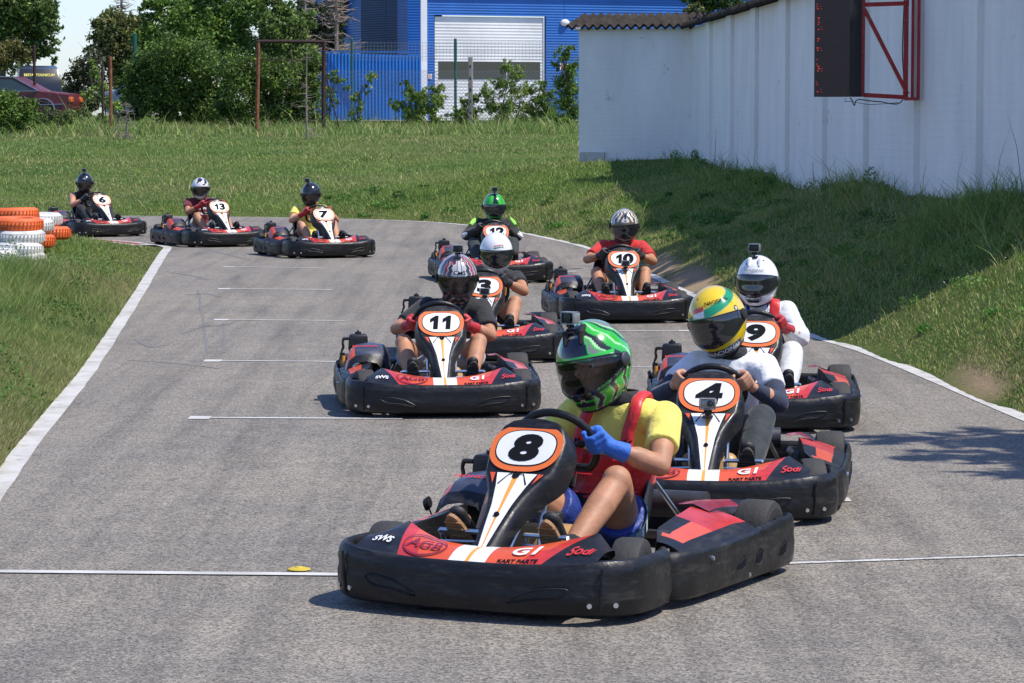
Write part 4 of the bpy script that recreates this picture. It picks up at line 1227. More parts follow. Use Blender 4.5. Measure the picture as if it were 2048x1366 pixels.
# dead conifers and saplings
def dead_conifer(label, px, pbot, ptop, Y, wpx, seed, name='dead_conifer', cat='dead tree', r0=.1, n=60, needles=True, lowfrac=.2):
    a = at(px, pbot, Y); b = at(px, ptop, Y); H = b.z-a.z; root = empty(name, tuple(a)); tag(root, label, cat)
    rs = random.Random(seed); mb = MB(); mb.tube([(0,0,-.1),(rs.uniform(-.05,.05),0,H*.5),(0,0,H)], [r0, r0*.65, r0*.15], 7)
    mb.build('trunk', M_bark_dead, root)
    mb = MB(); s = Y/FPX; W = wpx*s/2; P = []
    for i in range(n):
        t = lowfrac+(1-lowfrac)*rs.random(); L_ = W*(1-.75*t)*rs.uniform(.6,1.2); an = rs.uniform(0, 6.28); z = H*t
        e = Vector((math.cos(an)*L_, math.sin(an)*L_, z+L_*rs.uniform(-.25,.3)))
        m_ = Vector((math.cos(an)*L_*.5, math.sin(an)*L_*.5, z+L_*rs.uniform(-.1,.12)))
        mb.tube([(0,0,z), m_, e], [r0*.22, r0*.13, r0*.05], 4)
        for k in range(6):
            u = rs.uniform(.3, 1); p = Vector((0,0,z)).lerp(m_, min(1, u*2)) if u < .5 else m_.lerp(e, (u-.5)*2)
            q = p+Vector((rs.uniform(-1,1), rs.uniform(-1,1), rs.uniform(-.7,.5)))*L_*.28
            mb.tube([p, q], [r0*.06, r0*.03], 3, caps=False)
    mb.build('branches', M_bark_dead, root)
    return root
dead_conifer('bare brown conifer top rising behind the round brownish tree', 246, 240, -60, 114, 150, 1, r0=.12, n=70, lowfrac=.5)
dead_conifer('bare dead conifer with fine drooping twigs left of the dark conifer', 672, 245, -60, 117, 170, 2, r0=.14, n=120)
dead_conifer('slender dead conifer just right of the ragged green tree', 612, 245, -50, 115, 120, 3, r0=.12, n=90, lowfrac=.4)
dead_conifer('dead grey sapling standing in the grass before the rusty gate frame', 615, 305, 92, 80, 95, 4, 'dead_sapling', 'dead tree', .035, 34, lowfrac=.12)
dead_conifer('small dead grey sapling in the grass right of the rusty posts', 253, 292, 205, 80, 80, 5, 'dead_sapling', 'dead tree', .03, 60, lowfrac=.15)
# trees beyond the right edge, whose shade falls on the bank and track
def shade_tree(label, x, y, h, rad, n, seed, cz=None):
    z = hz(x, y); root = empty('broadleaf_tree', (x, y, z)); tag(root, label, 'tree', 'tall trees beside the track on the right')
    rs = random.Random(seed); cz = cz or h-rad
    B_ = [(rs.uniform(-.6,.6)*rad, rs.uniform(-.8,.8)*rad, cz+rs.uniform(-.5,.5)*rad, rad*rs.uniform(.45,.7)) for _ in range(7)]
    limbs(root, [(0,0,-.2),(.1,0,cz*.5),(0,0,cz)], [b[:3] for b in B_], .18, seed=seed, extra=2)
    crown(root, B_, n, .28, G1, seed=seed)
SHADE = [(7.6,54,8.0,2.6),(7.6,47,8.2,2.7),(8.0,40.5,8.2,2.6),(8.5,34,8.2,2.6),(8.3,30.5,8.0,2.0),(7.7,58.5,7.5,2.2),(6.9,14.9,6.2,1.3),(7.9,26.5,6.3,1.5)]  # last tree is added to break up the wall's straight shadow edge
for i, (x, y, h, r_) in enumerate(SHADE):
    shade_tree(['broadleaf tree behind the far part of the white wall','broadleaf tree behind the white wall, second from its far end','broadleaf tree behind the middle of the white wall','broadleaf tree behind the wall near the timing display','broadleaf tree behind the wall just nearer than the timing display','broadleaf tree just past the far corner of the white wall','small broadleaf tree right of the track by the start line','small broadleaf tree added for its shade behind the end of the wall nearest the camera'][i], x, y, h, r_, 5200 if i < 6 else 2600, 60+i)

# ---- tyre stacks
M_to = mat('orange_painted_rubber', (.66,.12,.025), .6, var=.2, vscale=6, dirt=.5, dirtc=(.25,.09,.04))
M_tw = mat('white_painted_rubber', (.60,.59,.56), .65, var=.12, vscale=6, dirt=.6, dirtc=(.2,.18,.15))
def painted_tyre(x, y, z, m, R_=.30, hgt=.2):
    mb = MB(); prof = [(R_*.62,.01),(R_*.85,0),(R_*.97,.03),(R_,.07),(R_+.004,.1),(R_,hgt-.07),(R_*.97,hgt-.03),(R_*.85,hgt),(R_*.62,hgt-.01),(R_*.58,hgt-.03),(R_*.8,hgt-.05),(R_*.8,.05),(R_*.58,.03)]
    mb.lathe(prof+[prof[0]], (0,0,0), None, 36)
    # tread grooves
    for k in range(40):
        w = 2*math.pi*k/40; mb.box((math.cos(w)*(R_+.002), math.sin(w)*(R_+.002), hgt/2), (.012,.012,hgt*.55), 0, Matrix.Rotation(w, 3, 'Z'))
    o = mb.build('painted_tyre', m); o.location = (x, y, z); return o
stacks = [ (46,470,37.5,[('o','orange'),('w','white'),('o','orange')]) ]
TY = [ # px centre, py of tyre base, depth, colour, label
 (45,538,36.6,'w','bottom white tyre half buried in weeds under the front tyre stack'),
 (38,514,36.6,'w','second lowest white tyre of the front stack, in the weeds'),
 (42,488,36.7,'w','grubby white tyre directly under the top orange tyre of the front stack'),
 (36,463,36.8,'o','top orange tyre of the front stack'),
 (-12,560,33.5,'w','bottom white tyre cut by the left picture edge'),
 (-14,530,33.5,'w','white tyre cut by the left picture edge, on top of its pair'),
 (62,494,38.3,'o','orange tyre at the bottom of the second stack'),
 (62,465,38.3,'w','white tyre below the top orange tyre of the second stack'),
 (30,443,38.4,'o','top orange tyre of the second stack beside the rear of kart six'),
 (95,480,39.6,'o','orange tyre low in the rear stack nearest to kart six'),
 (80,452,39.6,'w','white tyre on top of the rear stack nearest to kart six')]
for px, py, Y, c_, lb in TY:
    p = at(px, py, Y); 
    o = painted_tyre(p.x, Y, max(.0, p.z), M_to if c_ == 'o' else M_tw, .305 if c_ == 'o' else .29, .175)
    o.rotation_euler = (R(rs_.uniform(-3,3)), R(rs_.uniform(-3,3)), rs_.uniform(0,3)); tag(o, lb, 'tyre', 'painted tyres of the barrier')
# yellow scrap by the start line
p = ground(598, 1141); mb = MB()
mb.lathe([(0,.008),(.03,.008),(.046,.003),(.048,0)], (0,0,0), None, 14); mb.tube([(.0,0,.008),(0,0,.012)], [.018,.014], 10)
o = mb.build('yellow_cap', mat('yellow_plastic', (.5,.38,.03), .6)); o.location = (p.x, p.y, .005); tag(o, 'flat yellow plastic cap lying on the white start line', 'cap')
# ================================================================ KARTS (front = -Y, local)
K_black = mat('kart_black_plastic', (.010,.010,.012), .40, spec=.4, var=.3, vscale=9, bump=.12, bscale=30, dirt=.18, dirtc=(.16,.145,.125), rvar=.14)
K_bump = mat('bumper_plastic', (.009,.009,.010), .42, spec=.38, var=.3, vscale=7, bump=.2, bscale=22, dirt=.3, dirtc=(.10,.092,.082), rvar=.15)
K_red = mat('kart_red', (.50,.030,.022), .35, var=.22, vscale=10, coat=.3, dirt=.22, dirtc=(.12,.02,.02))
K_or = mat('kart_orange', (.62,.085,.028), .35, var=.1, vscale=10, coat=.3, dirt=.2, dirtc=(.2,.05,.03))
K_dred = mat('kart_dark_red', (.22,.010,.022), .4, var=.3, vscale=10, coat=.3)
K_wh = mat('kart_white', (.76,.76,.75), .32, coat=.3, var=.04, dirt=.14, dirtc=(.3,.3,.3))
K_navy = mat('kart_slate', (.040,.048,.075), .4, var=.2, coat=.3, dirt=.2, dirtc=(.2,.2,.22))
K_oring = mat('plate_orange', (.75,.16,.035), .35, coat=.3)
K_stripe = mat('stripe_amber', (.78,.33,.06), .4)
K_ink = mat('ink', (.008,.009,.012), .85, spec=.1)
K_metal = mat('kart_steel', (.72,.72,.73), .3, metal=1.0)
K_dmet = mat('dark_steel', (.09,.09,.095), .45, metal=.8, var=.3)
K_tank = mat('fuel_tank_plastic', (.42,.27,.11), .4, var=.15, vscale=5, spec=.4, dirt=.2, dirtc=(.12,.08,.04))
K_rubber = mat('kart_tyre', (.030,.029,.028), .75, bump=.2, bscale=60)
K_hub = mat('cast_hub', (.30,.29,.27), .45, metal=.8)
K_seat = mat('seat_shell', (.020,.021,.023), .35, var=.2, coat=.2)
K_floor = mat('floor_tray', (.06,.06,.06), .5, metal=.5)
K_txtw = mat('decal_white', (.74,.74,.74), .4); K_txtr = mat('decal_red', (.55,.03,.03), .4)

def wall(mb, path, prof, mt=0, cap=True, zf=None):
    """sweep a (offset outwards, z) section along a plan path; offset is to the right of the direction"""
    P = [Vector((p[0], p[1], 0)) for p in path]; rows = []
    for i, p in enumerate(P):
        t = (P[min(i+1, len(P)-1)]-P[max(i-1, 0)]).normalized(); n = Vector((t.y, -t.x, 0))
        u = i/(len(P)-1)
        s, dz = zf(p, u) if zf else (1, 0)
        rows.append([p+n*o+Vector((0,0,.035+(z-.035)*s+dz)) for o, z in prof])
    mb.grid(rows, mt, cv=True)
    if cap: mb.poly(rows[0], mt); mb.poly(rows[-1][::-1], mt)
SEC = [(-.018,.030),(.0,.040),(.010,.070),(.012,.11),(.006,.135),(.010,.16),(.004,.188),(-.008,.203),(-.022,.206),(-.034,.197),(-.040,.18),(-.040,.05)]
def mir(p): return [(-x, y) for x, y in p][::-1]

SQ = .80
def make_kart():
    root = empty('go_kart')
    # ---- front bumper
    rp = [(0,-1.0),(.14,-.998),(.28,-.985),(.40,-.962),(.49,-.925),(.555,-.865),(.590,-.79),(.600,-.70),(.598,-.61),(.588,-.53),(.56,-.475)]
    path = cm2(mir(rp)[:-1]+rp, 5)
    mb = MB()
    wall(mb, path, SEC, zf=lambda p, u: (1+.13*min(1, (abs(p.x)/.5))**3, 0))
    fb = mb.build('front_bumper', [K_bump], root, 40)
    # moulded leaf-shaped ribs, seams and bolts on the bumper face
    mb = MB()
    def onf(x, z, o=.0):   # point on the outer face of the bumper
        pp = min(path, key=lambda q: abs(q[0]-x)+(0 if q[1] < -.9 or abs(x) > .5 else 1))
        return Vector((x, pp[1]-.012-o, z))
    for sx in (-1, 1):
        mb = MB(); pts = catmull([onf(sx*.18,.075), onf(sx*.25,.115), onf(sx*.34,.132), onf(sx*.40,.128), onf(sx*.36,.100), onf(sx*.28,.092)], 4, closed=True)
        mb.tube(pts, .0035, 6, closed=True); mb.build('moulded_rib', [K_bump], fb, 60)
        mb = MB(); pts = [Vector((sx*.502,-.930,.05)), Vector((sx*.506,-.933,.12)), Vector((sx*.51,-.932,.205))]; mb.tube(pts, .0045, 6); mb.build('mould_seam', [K_bump], fb, 60)
    for sx in (-1, 1):
        for (x, y, z) in ((.47,-.95,.075),(.545,-.893,.075)):
            mb = MB(); d = Vector((sx*.45,-1,0)).normalized(); mb.tube([Vector((sx*x,y,z))-d*.004, Vector((sx*x,y,z))+d*.006], [.010,.009], 10); mb.build('bolt', K_metal, fb)
    # ---- nose panel
    mb = MB(); rows = []
    xs = [-.475,-.455,-.42,-.38,-.34,-.31,-.28,-.24,-.20,-.16,-.12,-.072,-.04,-.008,.008,.04,.072,.12,.16,.20,.24,.28,.31,.34,.38,.42,.455,.475]
    def warp(x, v): a = abs(x); return math.copysign(a+.085*v*np.interp(a, [.10,.28,.36,.455], [0,1,.55,0]), x)
    def yf(x): 
        a = abs(x); return np.interp(a, [0,.14,.28,.40,.49,.555], [-.965,-.963,-.95,-.928,-.888,-.83])
    def yb_(x): a = abs(x); return np.interp(a, [0,.10,.20,.30,.38,.46,.555], [-.83,-.83,-.80,-.73,-.665,-.74,-.78])
    def zb2(x): a = abs(x); return np.interp(a, [0,.10,.20,.30,.38,.46,.555], [.238,.24,.25,.268,.288,.245,.225])
    def deck(x, v, o=0.0):
        y = yf(x)+(yb_(x)-yf(x))*v; z0 = .200+.026*min(1, abs(x)/.5)**3
        z = z0+(zb2(x)-z0)*v+.012*math.sin(math.pi*v)
        return Vector((x, y, z+o))
    for v in np.linspace(0, 1, 9): rows.append([deck(warp(x, v), v) for x in xs])
    def mcol(p):
        cx = abs(sum(q.x for q in p)/4); cy = sum(q.y for q in p)/4
        v = (cy-yf(cx))/(yb_(cx)-yf(cx))
        if cx < .008: return 3
        if cx < .072: return 2
        if cx < .20+.1*v: return 1
        w_ = .28+.085*v
        if cx < w_: return 0 
        return 4
    mb.grid(rows, mcol)
    # thickness skirt at the back edge
    mb.grid([[deck(warp(x, 1), 1) for x in xs], [deck(warp(x, 1), 1)+Vector((0,.01,-.05)) for x in xs]], 4)
    npn = mb.build('nose_panel', [K_red, K_or, K_wh, K_stripe, K_black], root, 40)
    fdeck = lambda cx, s: (lambda x, y: deck(cx+x, max(0.02, min(.98, .45+y/.14)), .007))
    mb = MB(); put_text(mb, "G1", None, 0, .062, .002, .12, 1.35, f=fdeck(.20, 1)); mb.build('lettering', K_txtw, npn, 0)
    mb = MB(); put_text(mb, 'KART PARTS', None, 0, .02, .0008, 0, 1.3, f=lambda x, y: deck(.19+x, .10+y/.13, .003)); mb.build('lettering', K_ink, npn, 0)
    mb = MB(); put_text(mb, "AGB", None, 0, .06, .0012, .1, 1.25, f=fdeck(-.20, 1))
    ring = [(math.cos(t), math.sin(t)) for t in np.linspace(0, 2*math.pi, 33)]
    mb.grid([[deck(-.20+c*.095*k, .45+s*.42*k2, .006) for c, s in ring] for k, k2 in ((1, 1), (.94, .87))]); mb.build('lettering', K_dred, npn, 0)
    mb = MB(); put_text(mb, 'Sodi', None, 0, .05, .001, .25, 1.0, f=lambda x, y: deck(.395+x, .33+y/.16+x*.6, .006)); mb.build('lettering', K_txtr, npn, 0)
    mb = MB(); put_text(mb, 'SWS', None, 0, .034, .001, .2, 1.2, f=lambda x, y: deck(-.385+x, .30+y/.16, .006)); mb.build('lettering', K_txtw, npn, 0)
    # ---- front fairing: lofted shell
    A = [(-.872,.205,.020,.03),(-.862,.215,.030,.04),(-.825,.245,.040,.05),(-.76,.300,.048,.06),(-.695,.352,.058,.07),(-.64,.396,.075,.08),(-.595,.430,.098,.09),(-.562,.456,.118,.10),
        (-.535,.475,.136,.105),(-.490,.527,.145,.11),(-.445,.579,.143,.11),(-.408,.622,.124,.105),(-.388,.643,.094,.09),(-.379,.652,.045,.08)]
    mb = MB(); rows = []
    for i, (y, z, w, dp) in enumerate(A):
        a = A[min(i+1, len(A)-1)]; b = A[max(i-1, 0)]
        t = Vector((0, a[0]-b[0], a[1]-b[1])).normalized(); n = Vector((0, -t.z, t.y))   # outward (to -y, +z)
        if n.y > 0: n = -n
        c = Vector((0, y, z)); r = .012
        sec = [(-w-.018,-dp),(-w-.012,-dp*.5),(-w-.004,-r*1.2),(-w+.006,-.002),(-w+.016,0),(0,.0),(w-.016,0),(w-.006,-.002),(w+.004,-r*1.2),(w+.012,-dp*.5),(w+.018,-dp),(w*.8,-dp-.004),(0,-dp-.006),(-w*.8,-dp-.004)]
        rows.append([c+Vector((sx, 0, 0))+n*d_ for sx, d_ in sec])
    mb.grid(rows, cv=True); mb.poly(rows[0]); mb.poly(rows[-1][::-1])
    ff = mb.build('front_fairing', [K_black], root, 50)
    # white tapering sticker with stripe
    F0 = Vector((0,-.852,.228)); F1 = Vector((0,-.622,.420))
    def fl(u, x, o=.003):
        prof_y = [a[0] for a in A]; zz = .224+(.466-.224)*u
        y = np.interp(zz, [a[1] for a in A], prof_y)
        return Vector((x, y-.63*o, zz+.78*o))
    mb = MB(); rows = []
    for u in np.linspace(0, 1, 13):
        w = np.interp(u, [0,.3,.6,.85,1], [.013,.026,.040,.062,.080])
        rows.append([fl(u, x*w) for x in (-1,-.15,.15,1)])
    mb.grid(rows, lambda p: 1 if abs(sum(q.x for q in p)/4) < .004 else 0)
    mb.build('white_sticker', [K_wh, K_stripe], ff, 0)
    mb = MB()
    for s_ in (-1, 1):
        mb.poly([fl(.995, s_*.086, .0045), fl(.86, s_*.079, .0045), fl(.995, s_*.108, .0045)], 0)
        mb.grid([[fl(.99-.13*t, s_*(.030+.028*t), .0045), fl(.99-.145*t, s_*(.026+.028*t), .0045)] for t in (0,.5,1)], 1)
    mb.poly([fl(1.0, -.016, .005), fl(.95, -.014,.005), fl(.925, 0,.005), fl(.95, .014,.005), fl(1.0, .016,.005)], 1)
    put_text(mb, 'SODI', None, 1, .016, .0004, 0, 1.6, f=lambda x, y: fl(1.0+y/.27, x+.0, .0055)); mb.build('sticker_trim', [K_or, K_ink], ff, 0)
    mb = MB(); c = fl(.46, 0, .004); mb.tube([c, c+Vector((0,-.004,.0035))], [.011,.010], 12); mb.build('bolt', K_ink, ff)
    # number plate (digits are added per kart)
    root_parts = {'ff': ff}
    # ---- steering
    C = Vector((0,-.1375,.54)); tl = R(33); up_ = Vector((0, -math.sin(tl), math.cos(tl))); nn = Vector((0, math.cos(tl), math.sin(tl)))
    mb = MB(); mb.tube([C+Vector((1,0,0))*.155*math.cos(t)+up_*(.148*math.sin(t) if math.sin(t) > -.6 else -.105) for t in np.linspace(0, 2*math.pi, 33)[:-1]], .0155, 10, closed=True)
    sw = mb.build('steering_wheel', K_black, root)
    mb = MB()
    for t in (R(10), R(170), R(270)):
        e = C+Vector((1,0,0))*.148*math.cos(t)+up_*(.14*math.sin(t) if math.sin(t) > -.6 else -.10); mb.tube([C-nn*.03, e], [.014,.011], 6)
    mb.lathe([(0,.012),(.036,.010),(.038,-.03),(0,-.035)], C-nn*.012, nn.to_track_quat('Z','Y').to_matrix(), 16); mb.build('spokes', K_black, sw)
    mb = MB(); mb.tube([C-nn*.03, Vector((0,-.70,.14))], .011, 8); mb.build('steering_column', K_metal, root)
    for s_ in (-1, 1):
        mb = MB(); mb.tube([(s_*.09,-.47,.46),(s_*.085,-.54,.22),(s_*.12,-.60,.07)], .010, 8); mb.build('fairing_stay', K_metal, root)
    # ---- tank
    mb = MB(); mb.rbox((0,-.34,.165), (.29,.34,.20), .045, 0, Matrix.Rotation(R(-6), 3, 'X'), taper=-.12); mb.rbox((0,-.30,.10), (.31,.34,.10), .03)
    tk = mb.build('fuel_tank', K_tank, root, 60)
    mb = MB(); mb.tube([(0,-.38,.26),(0,-.385,.29)], [.028,.026], 14); mb.rbox((.035,-.33,.29), (.10,.06,.035), .008); mb.build('tank_cap', K_dmet, tk)
    # ---- floor and frame
    mb = MB(); mb.rbox((0,-.30,.048), (.62,1.08,.012), .005, n=4); mb.build('floor_tray', K_floor, root)
    mb = MB()
    for s_ in (-1, 1):
        mb.tube(catmull([(s_*.20,-.93,.07),(s_*.30,-.88,.07),(s_*.33,-.7,.07),(s_*.33,-.2,.07),(s_*.30,.3,.07),(s_*.32,.86,.08)], 4), .015, 8)
        mb.tube([(s_*.30,-.25,.08),(s_*.62,-.25,.09)], .011, 8); mb.tube([(s_*.31,.32,.08),(s_*.63,.34,.10)], .011, 8)
    mb.tube([(-.45,-.62,.10),(.45,-.62,.10)], .014, 8); mb.tube([(-.6,.66,.13),(.6,.66,.13)], .018, 8); mb.tube([(-.32,.86,.10),(.32,.86,.10)], .014, 8); mb.tube([(-.32,-.05,.07),(.32,-.05,.07)], .014, 8)
    mb.build('chassis_frame', K_dmet, root)
    # seat struts
    for s_ in (-1, 1):
        mb = MB(); mb.tube([(s_*.20,.42,.36),(s_*.30,.60,.14)], .010, 8); mb.build('seat_strut', K_metal, root)
    # ---- pedals
    for s_ in (-1, 1):
        mb = MB(); y, z = -.665, .262; xa, xb = s_*.085, s_*.255
        mb.tube([(xa,y,z),(xb,y,z)], .0095, 8); mb.tube([(xb,y+.0,z),(xb,y+.035,z-.045),(xb,y+.06,z-.06)], .009, 8); mb.tube([(xa,y,z),(xa,y+.03,z-.04),(xa-s_*.0,y+.04,.08)], .008, 8)
        mb.tube([(xa-s_*.005,y,z-.035),(xb,y,z-.04)], .006, 6); mb.build('pedal', K_metal, root)
    # ---- seat shell
    mb = MB(); rows = []
    prof = [ # y, z, halfwidth, side height direction
        (.02,.10,.17,.04),(.10,.075,.19,.10),(.22,.075,.20,.15),(.33,.105,.21,.18),(.41,.20,.212,.18),(.455,.30,.208,.16),(.49,.40,.20,.13),(.515,.49,.175,.08),(.525,.53,.12,.03)]
    for i, (y, z, w, h) in enumerate(prof):
        a = prof[min(i+1, len(prof)-1)]; b = prof[max(i-1, 0)]; t = Vector((0, a[0]-b[0], a[1]-b[1])).normalized(); n = Vector((0, -t.z, t.y))
        row = []
        for q in np.linspace(-1, 1, 13):
            k = abs(q); x = math.copysign(w*min(1, k*1.25)+.012*max(0, k-.75), q); hh_ = h*max(0, (k-.55)/.45)**1.5
            row.append(Vector((x, y, z))+n*hh_)
        rows.append(row)
    inner = [[p+Vector((0,0,0)) for p in r_] for r_ in rows]
    mb.grid(rows)
    st = mb.build('seat', K_seat, root, 60)
    sm_ = st.modifiers.new('thickness', 'SOLIDIFY'); sm_.thickness = .012; sm_.offset = 1
    # ---- side pods
    for s_ in (-1, 1):
        pr = [(.56,-.50),(.600,-.465),(.640,-.36),(.655,-.22),(.665,0),(.672,.25),(.678,.48),(.682,.66),(.678,.78),(.650,.86),(.590,.905),(.50,.92)]
        if s_ < 0: pth = cm2(mir(pr), 4)
        else: pth = cm2(pr, 4)
        mb = MB()
        wall(mb, pth, SEC, zf=lambda p, u: (1.0+.10*min(1, max(0, (p.y-.1)/.5)), 0))
        po = mb.build('side_pod', [K_bump], root, 40)
        # slots in the wall: dark recesses with raised lips
        for (ya, yc, h1) in ((.30,.40,.05),(.08,.20,.04),(.60,.70,.05)):
            mb = MB(); xo = lambda y: np.interp(y, [-.22,0,.25,.48,.66], [.655,.665,.672,.678,.682])+.0125
            pts = [(ya,.085),(ya+.02,.085+h1*.6),(yc-.01,.085+h1),(yc,.125+h1*.1),(yc-.02,.09),((ya+yc)/2,.08)]
            mb.poly([Vector((s_*xo(y), y, z)) for y, z in pts]); mb.tube([Vector((s_*(xo(y)), y, z)) for y, z in pts], .003, 5, 1, closed=True)
            mb.build('vent_slot', [K_ink, K_bump], po, 0)
        for y, z in ((-.20,.16),(.25,.05)):
            mb = MB(); mb.tube([(s_*.665,y,z),(s_*.681,y,z)], [.009,.008], 8); mb.build('bolt', K_metal, po)
        # top skin
        mb = MB(); rows = []
        ys = np.linspace(-.43, .40, 18)
        def ptop(y, v):
            xo_ = np.interp(y, [-.43,-.36,-.22,0,.25,.48], [.59,.61,.625,.635,.642,.648]); xi = np.interp(y, [-.43,-.25,.1,.3,.47], [.50,.44,.42,.40,.44])
            zo = .203; zi = np.interp(y, [-.43,-.25,0,.25,.47], [.235,.262,.282,.292,.27])
            return Vector((s_*(xo_+(xi-xo_)*v), y, zo+(zi-zo)*v+.008*math.sin(math.pi*v)))
        for y in ys: rows.append([ptop(y, v) for v in (0,.12,.3,.5,.7,.88,1)])
        def pm(p):
            cx = sum(abs(q.x) for q in p)/4; cy = sum(q.y for q in p)/4
            v = (cx-.63)/(-.20)
            if v < .30: return 3
            if cy < -.33: return 3
            if -.33 < cy < .02: return 1 if v < .72 else 3
            if cy < .30: return 0 if v > .3 else 3
            return 0 if v < .8 else 2
        mb.grid(rows, pm); mb.grid([[r_[-1] for r_ in rows], [r_[-1]+Vector((-s_*.01,0,-.09)) for r_ in rows]], 3)
        sk = mb.build('pod_cover', [K_red, K_or, K_dred, K_black], po, 40)
        mb = MB()
        put_text(mb, 'www.amatorgokart.hu' if False else 'RENTAL KART', None, 0, .05, .001, .1, 1.1, f=lambda x, y: ptop(-.15+(x if s_ > 0 else -x)*-1, .38+(y/.17))+Vector((0,0,.003)))
        mb.build('lettering', K_txtw, po, 0) if False else None
        # inner deck frame beside the seat: rising arm to the rear
        mb = MB(); rows = []
        for i, (y, x0, x1, z) in enumerate(((.28,.34,.47,.285),(.38,.34,.46,.285),(.50,.34,.45,.28),(.62,.35,.45,.27),(.74,.36,.45,.26),(.84,.40,.47,.25))):
            rows.append([Vector((s_*x0, y, z+.01)), Vector((s_*(x0+x1)/2, y, z+.016)), Vector((s_*x1, y, z-.01)), Vector((s_*(x1+.02), y, z-.06))])
        mb.grid(rows, lambda p: 0 if sum(q.z for q in p)/4 > .25 and sum(q.y for q in p)/4 < .7 else 1)
        mb.build('rear_fender', [K_dred, K_black], po, 40)
    # small lettering on the pod cover of one side
    # ---- rear bumper
    mb = MB(); wall(mb, cm2([(.50,.925),(.3,.95),(0,.955),(-.3,.95),(-.50,.925)], 4), [(o, z+.01) for o, z in SEC]); mb.build('rear_bumper', K_bump, root, 40)
    # ---- wheels
    def wheel(x, y, r_, w, steer=0):
        s_ = 1 if x > 0 else -1; rot = Matrix.Rotation(steer, 3, 'Z') @ Matrix.Rotation(R(90), 3, 'Y')
        mb = MB(); h = w/2
        mb.lathe([(r_*.52,-h*.9),(r_*.8,-h),(r_*.95,-h*.88),(r_,-h*.6),(r_*1.005,0),(r_,h*.6),(r_*.95,h*.88),(r_*.8,h),(r_*.52,h*.9)], (x, y, r_), rot, 28); o = mb.build('wheel', K_rubber, root)
        mb = MB(); mb.lathe([(r_*.53,-h*.9),(r_*.5,-h*.7),(r_*.25,-h*.3),(r_*.2,h*.3),(r_*.25,h*.6),(r_*.5,h*.7),(r_*.53,h*.9)], (x, y, r_), rot, 20); mb.tube([Vector((x,y,r_))+rot@Vector((0,0,-h)), Vector((x,y,r_))+rot@Vector((0,0,h*1.05))], .022, 10); mb.build('hub', K_hub, o)
    wheel(.485,-.63,.137,.115, R(10)); wheel(-.485,-.63,.137,.115, R(8)); wheel(.555,.66,.145,.16); wheel(-.555,.66,.145,.16)
    # ---- engine group on the right-hand side of the driver (-x)
    mb = MB(); mb.rbox((-.42,.40,.16), (.20,.22,.16), .02); 
    for i in range(5): mb.rbox((-.42,.40,.245+i*.018), (.17,.18,.006), .002, n=4)
    en = mb.build('engine', K_dmet, root)
    mb = MB(); mb.rbox((-.50,.42,.375), (.125,.13,.115), .018, taper=-.05); mb.rbox((-.50,.42,.312), (.115,.115,.03), .01, n=4); mb.build('airbox', K_black, en, 60)
    mb = MB(); mb.tube([(-.50,.42,.43),(-.50,.42,.447)], [.022,.020], 12); mb.tube([(-.50,.42,.447),(-.50,.42,.456)], [.008,.007], 8); mb.build('airbox_cap', K_black, en)
    mb = MB(); mb.tube([(-.56,.37,.405),(-.60,.36,.405)], .010, 8); mb.tube(catmull([(-.598,.36,.405),(-.605,.36,.38),(-.60,.36,.35),(-.615,.36,.32),(-.60,.37,.29),(-.56,.38,.27)], 3), .011, 8); mb.tube([(-.612,.36,.315),(-.612,.36,.27)], [.024,.024], 12); mb.build('fuel_pipe', K_black, en)
    mb = MB(); mb.tube([(-.60,.34,.245),(-.60,.34,.295)], .014, 10); mb.build('oil_filler', K_stripe, en)
    mb = MB(); mb.tube(catmull([(-.33,.42,.24),(-.25,.58,.25),(-.1,.72,.25),(.12,.76,.24)], 4), .022, 10); mb.tube([(.0,.76,.24),(.30,.78,.24)], .055, 14); mb.build('exhaust', K_dmet, en)
    # slate engine cover with red end
    mb = MB(); rows = []
    for (y, zt_, w0, w1) in ((-.02,.27,-.56,-.36),(.03,.315,-.56,-.34),(.10,.350,-.56,-.32),(.22,.375,-.55,-.31),(.34,.372,-.54,-.32)):
        rows.append([Vector((w0-.03, y-.01, zt_-.11)), Vector((w0-.006, y, zt_-.03)), Vector((w0+.03, y, zt_)), Vector(((w0+w1)/2, y, zt_+.012)), Vector((w1-.03, y, zt_)), Vector((w1, y, zt_-.04)), Vector((w1+.015, y, zt_-.13))])
    mb.grid(rows, lambda p: (1 if sum(q.x for q in p)/4 < -.515 else 0) if sum(q.y for q in p)/4 > .02 else 2)
    ec = mb.build('engine_cover', [K_navy, K_or, K_black], root, 40)
    mb = MB(); put_text(mb, 'HONDA', frame((-.46,.13,.372), (1,0,0), (0,1,.28)), 0, .04, .001, 0, 1.1); mb.build('lettering', K_txtr, ec, 0) 
    # right-hand (driver's left) well: silencer box
    mb = MB(); mb.rbox((.42,.30,.17), (.16,.26,.13), .02); mb.build('silencer', K_dmet, root)
    # hand controls: choke knob at the left rear (image left)
    mb = MB(); mb.tube([(-.64,.10,.20),(-.66,.07,.255)], .005, 6); mb.tube([(-.675,.07,.255),(-.645,.07,.27)], [.026,.024], 10); mb.build('control_knob', K_black, root)
    # tighten the rear half to the real wheelbase
    done = set()
    def squeeze(o):
        if o.type == 'MESH' and o.data.name not in done:
            done.add(o.data.name); n = len(o.data.vertices); co = np.empty(n*3, np.float32); o.data.vertices.foreach_get('co', co); co = co.reshape(-1, 3)
            y = co[:, 1]; co[:, 1] = np.where(y > -.45, -.45+(y+.45)*SQ, y)
            x = co[:, 0]; co[:, 0] = np.where(np.abs(x) > .6, np.sign(x)*(.6+(np.abs(x)-.6)*.6), x)
            o.data.vertices.foreach_set('co', co.ravel()); o.data.update()
        for ch in children(o): squeeze(ch)
    squeeze(root)
    return root
PL_C = Vector((0,-.5305,.533))
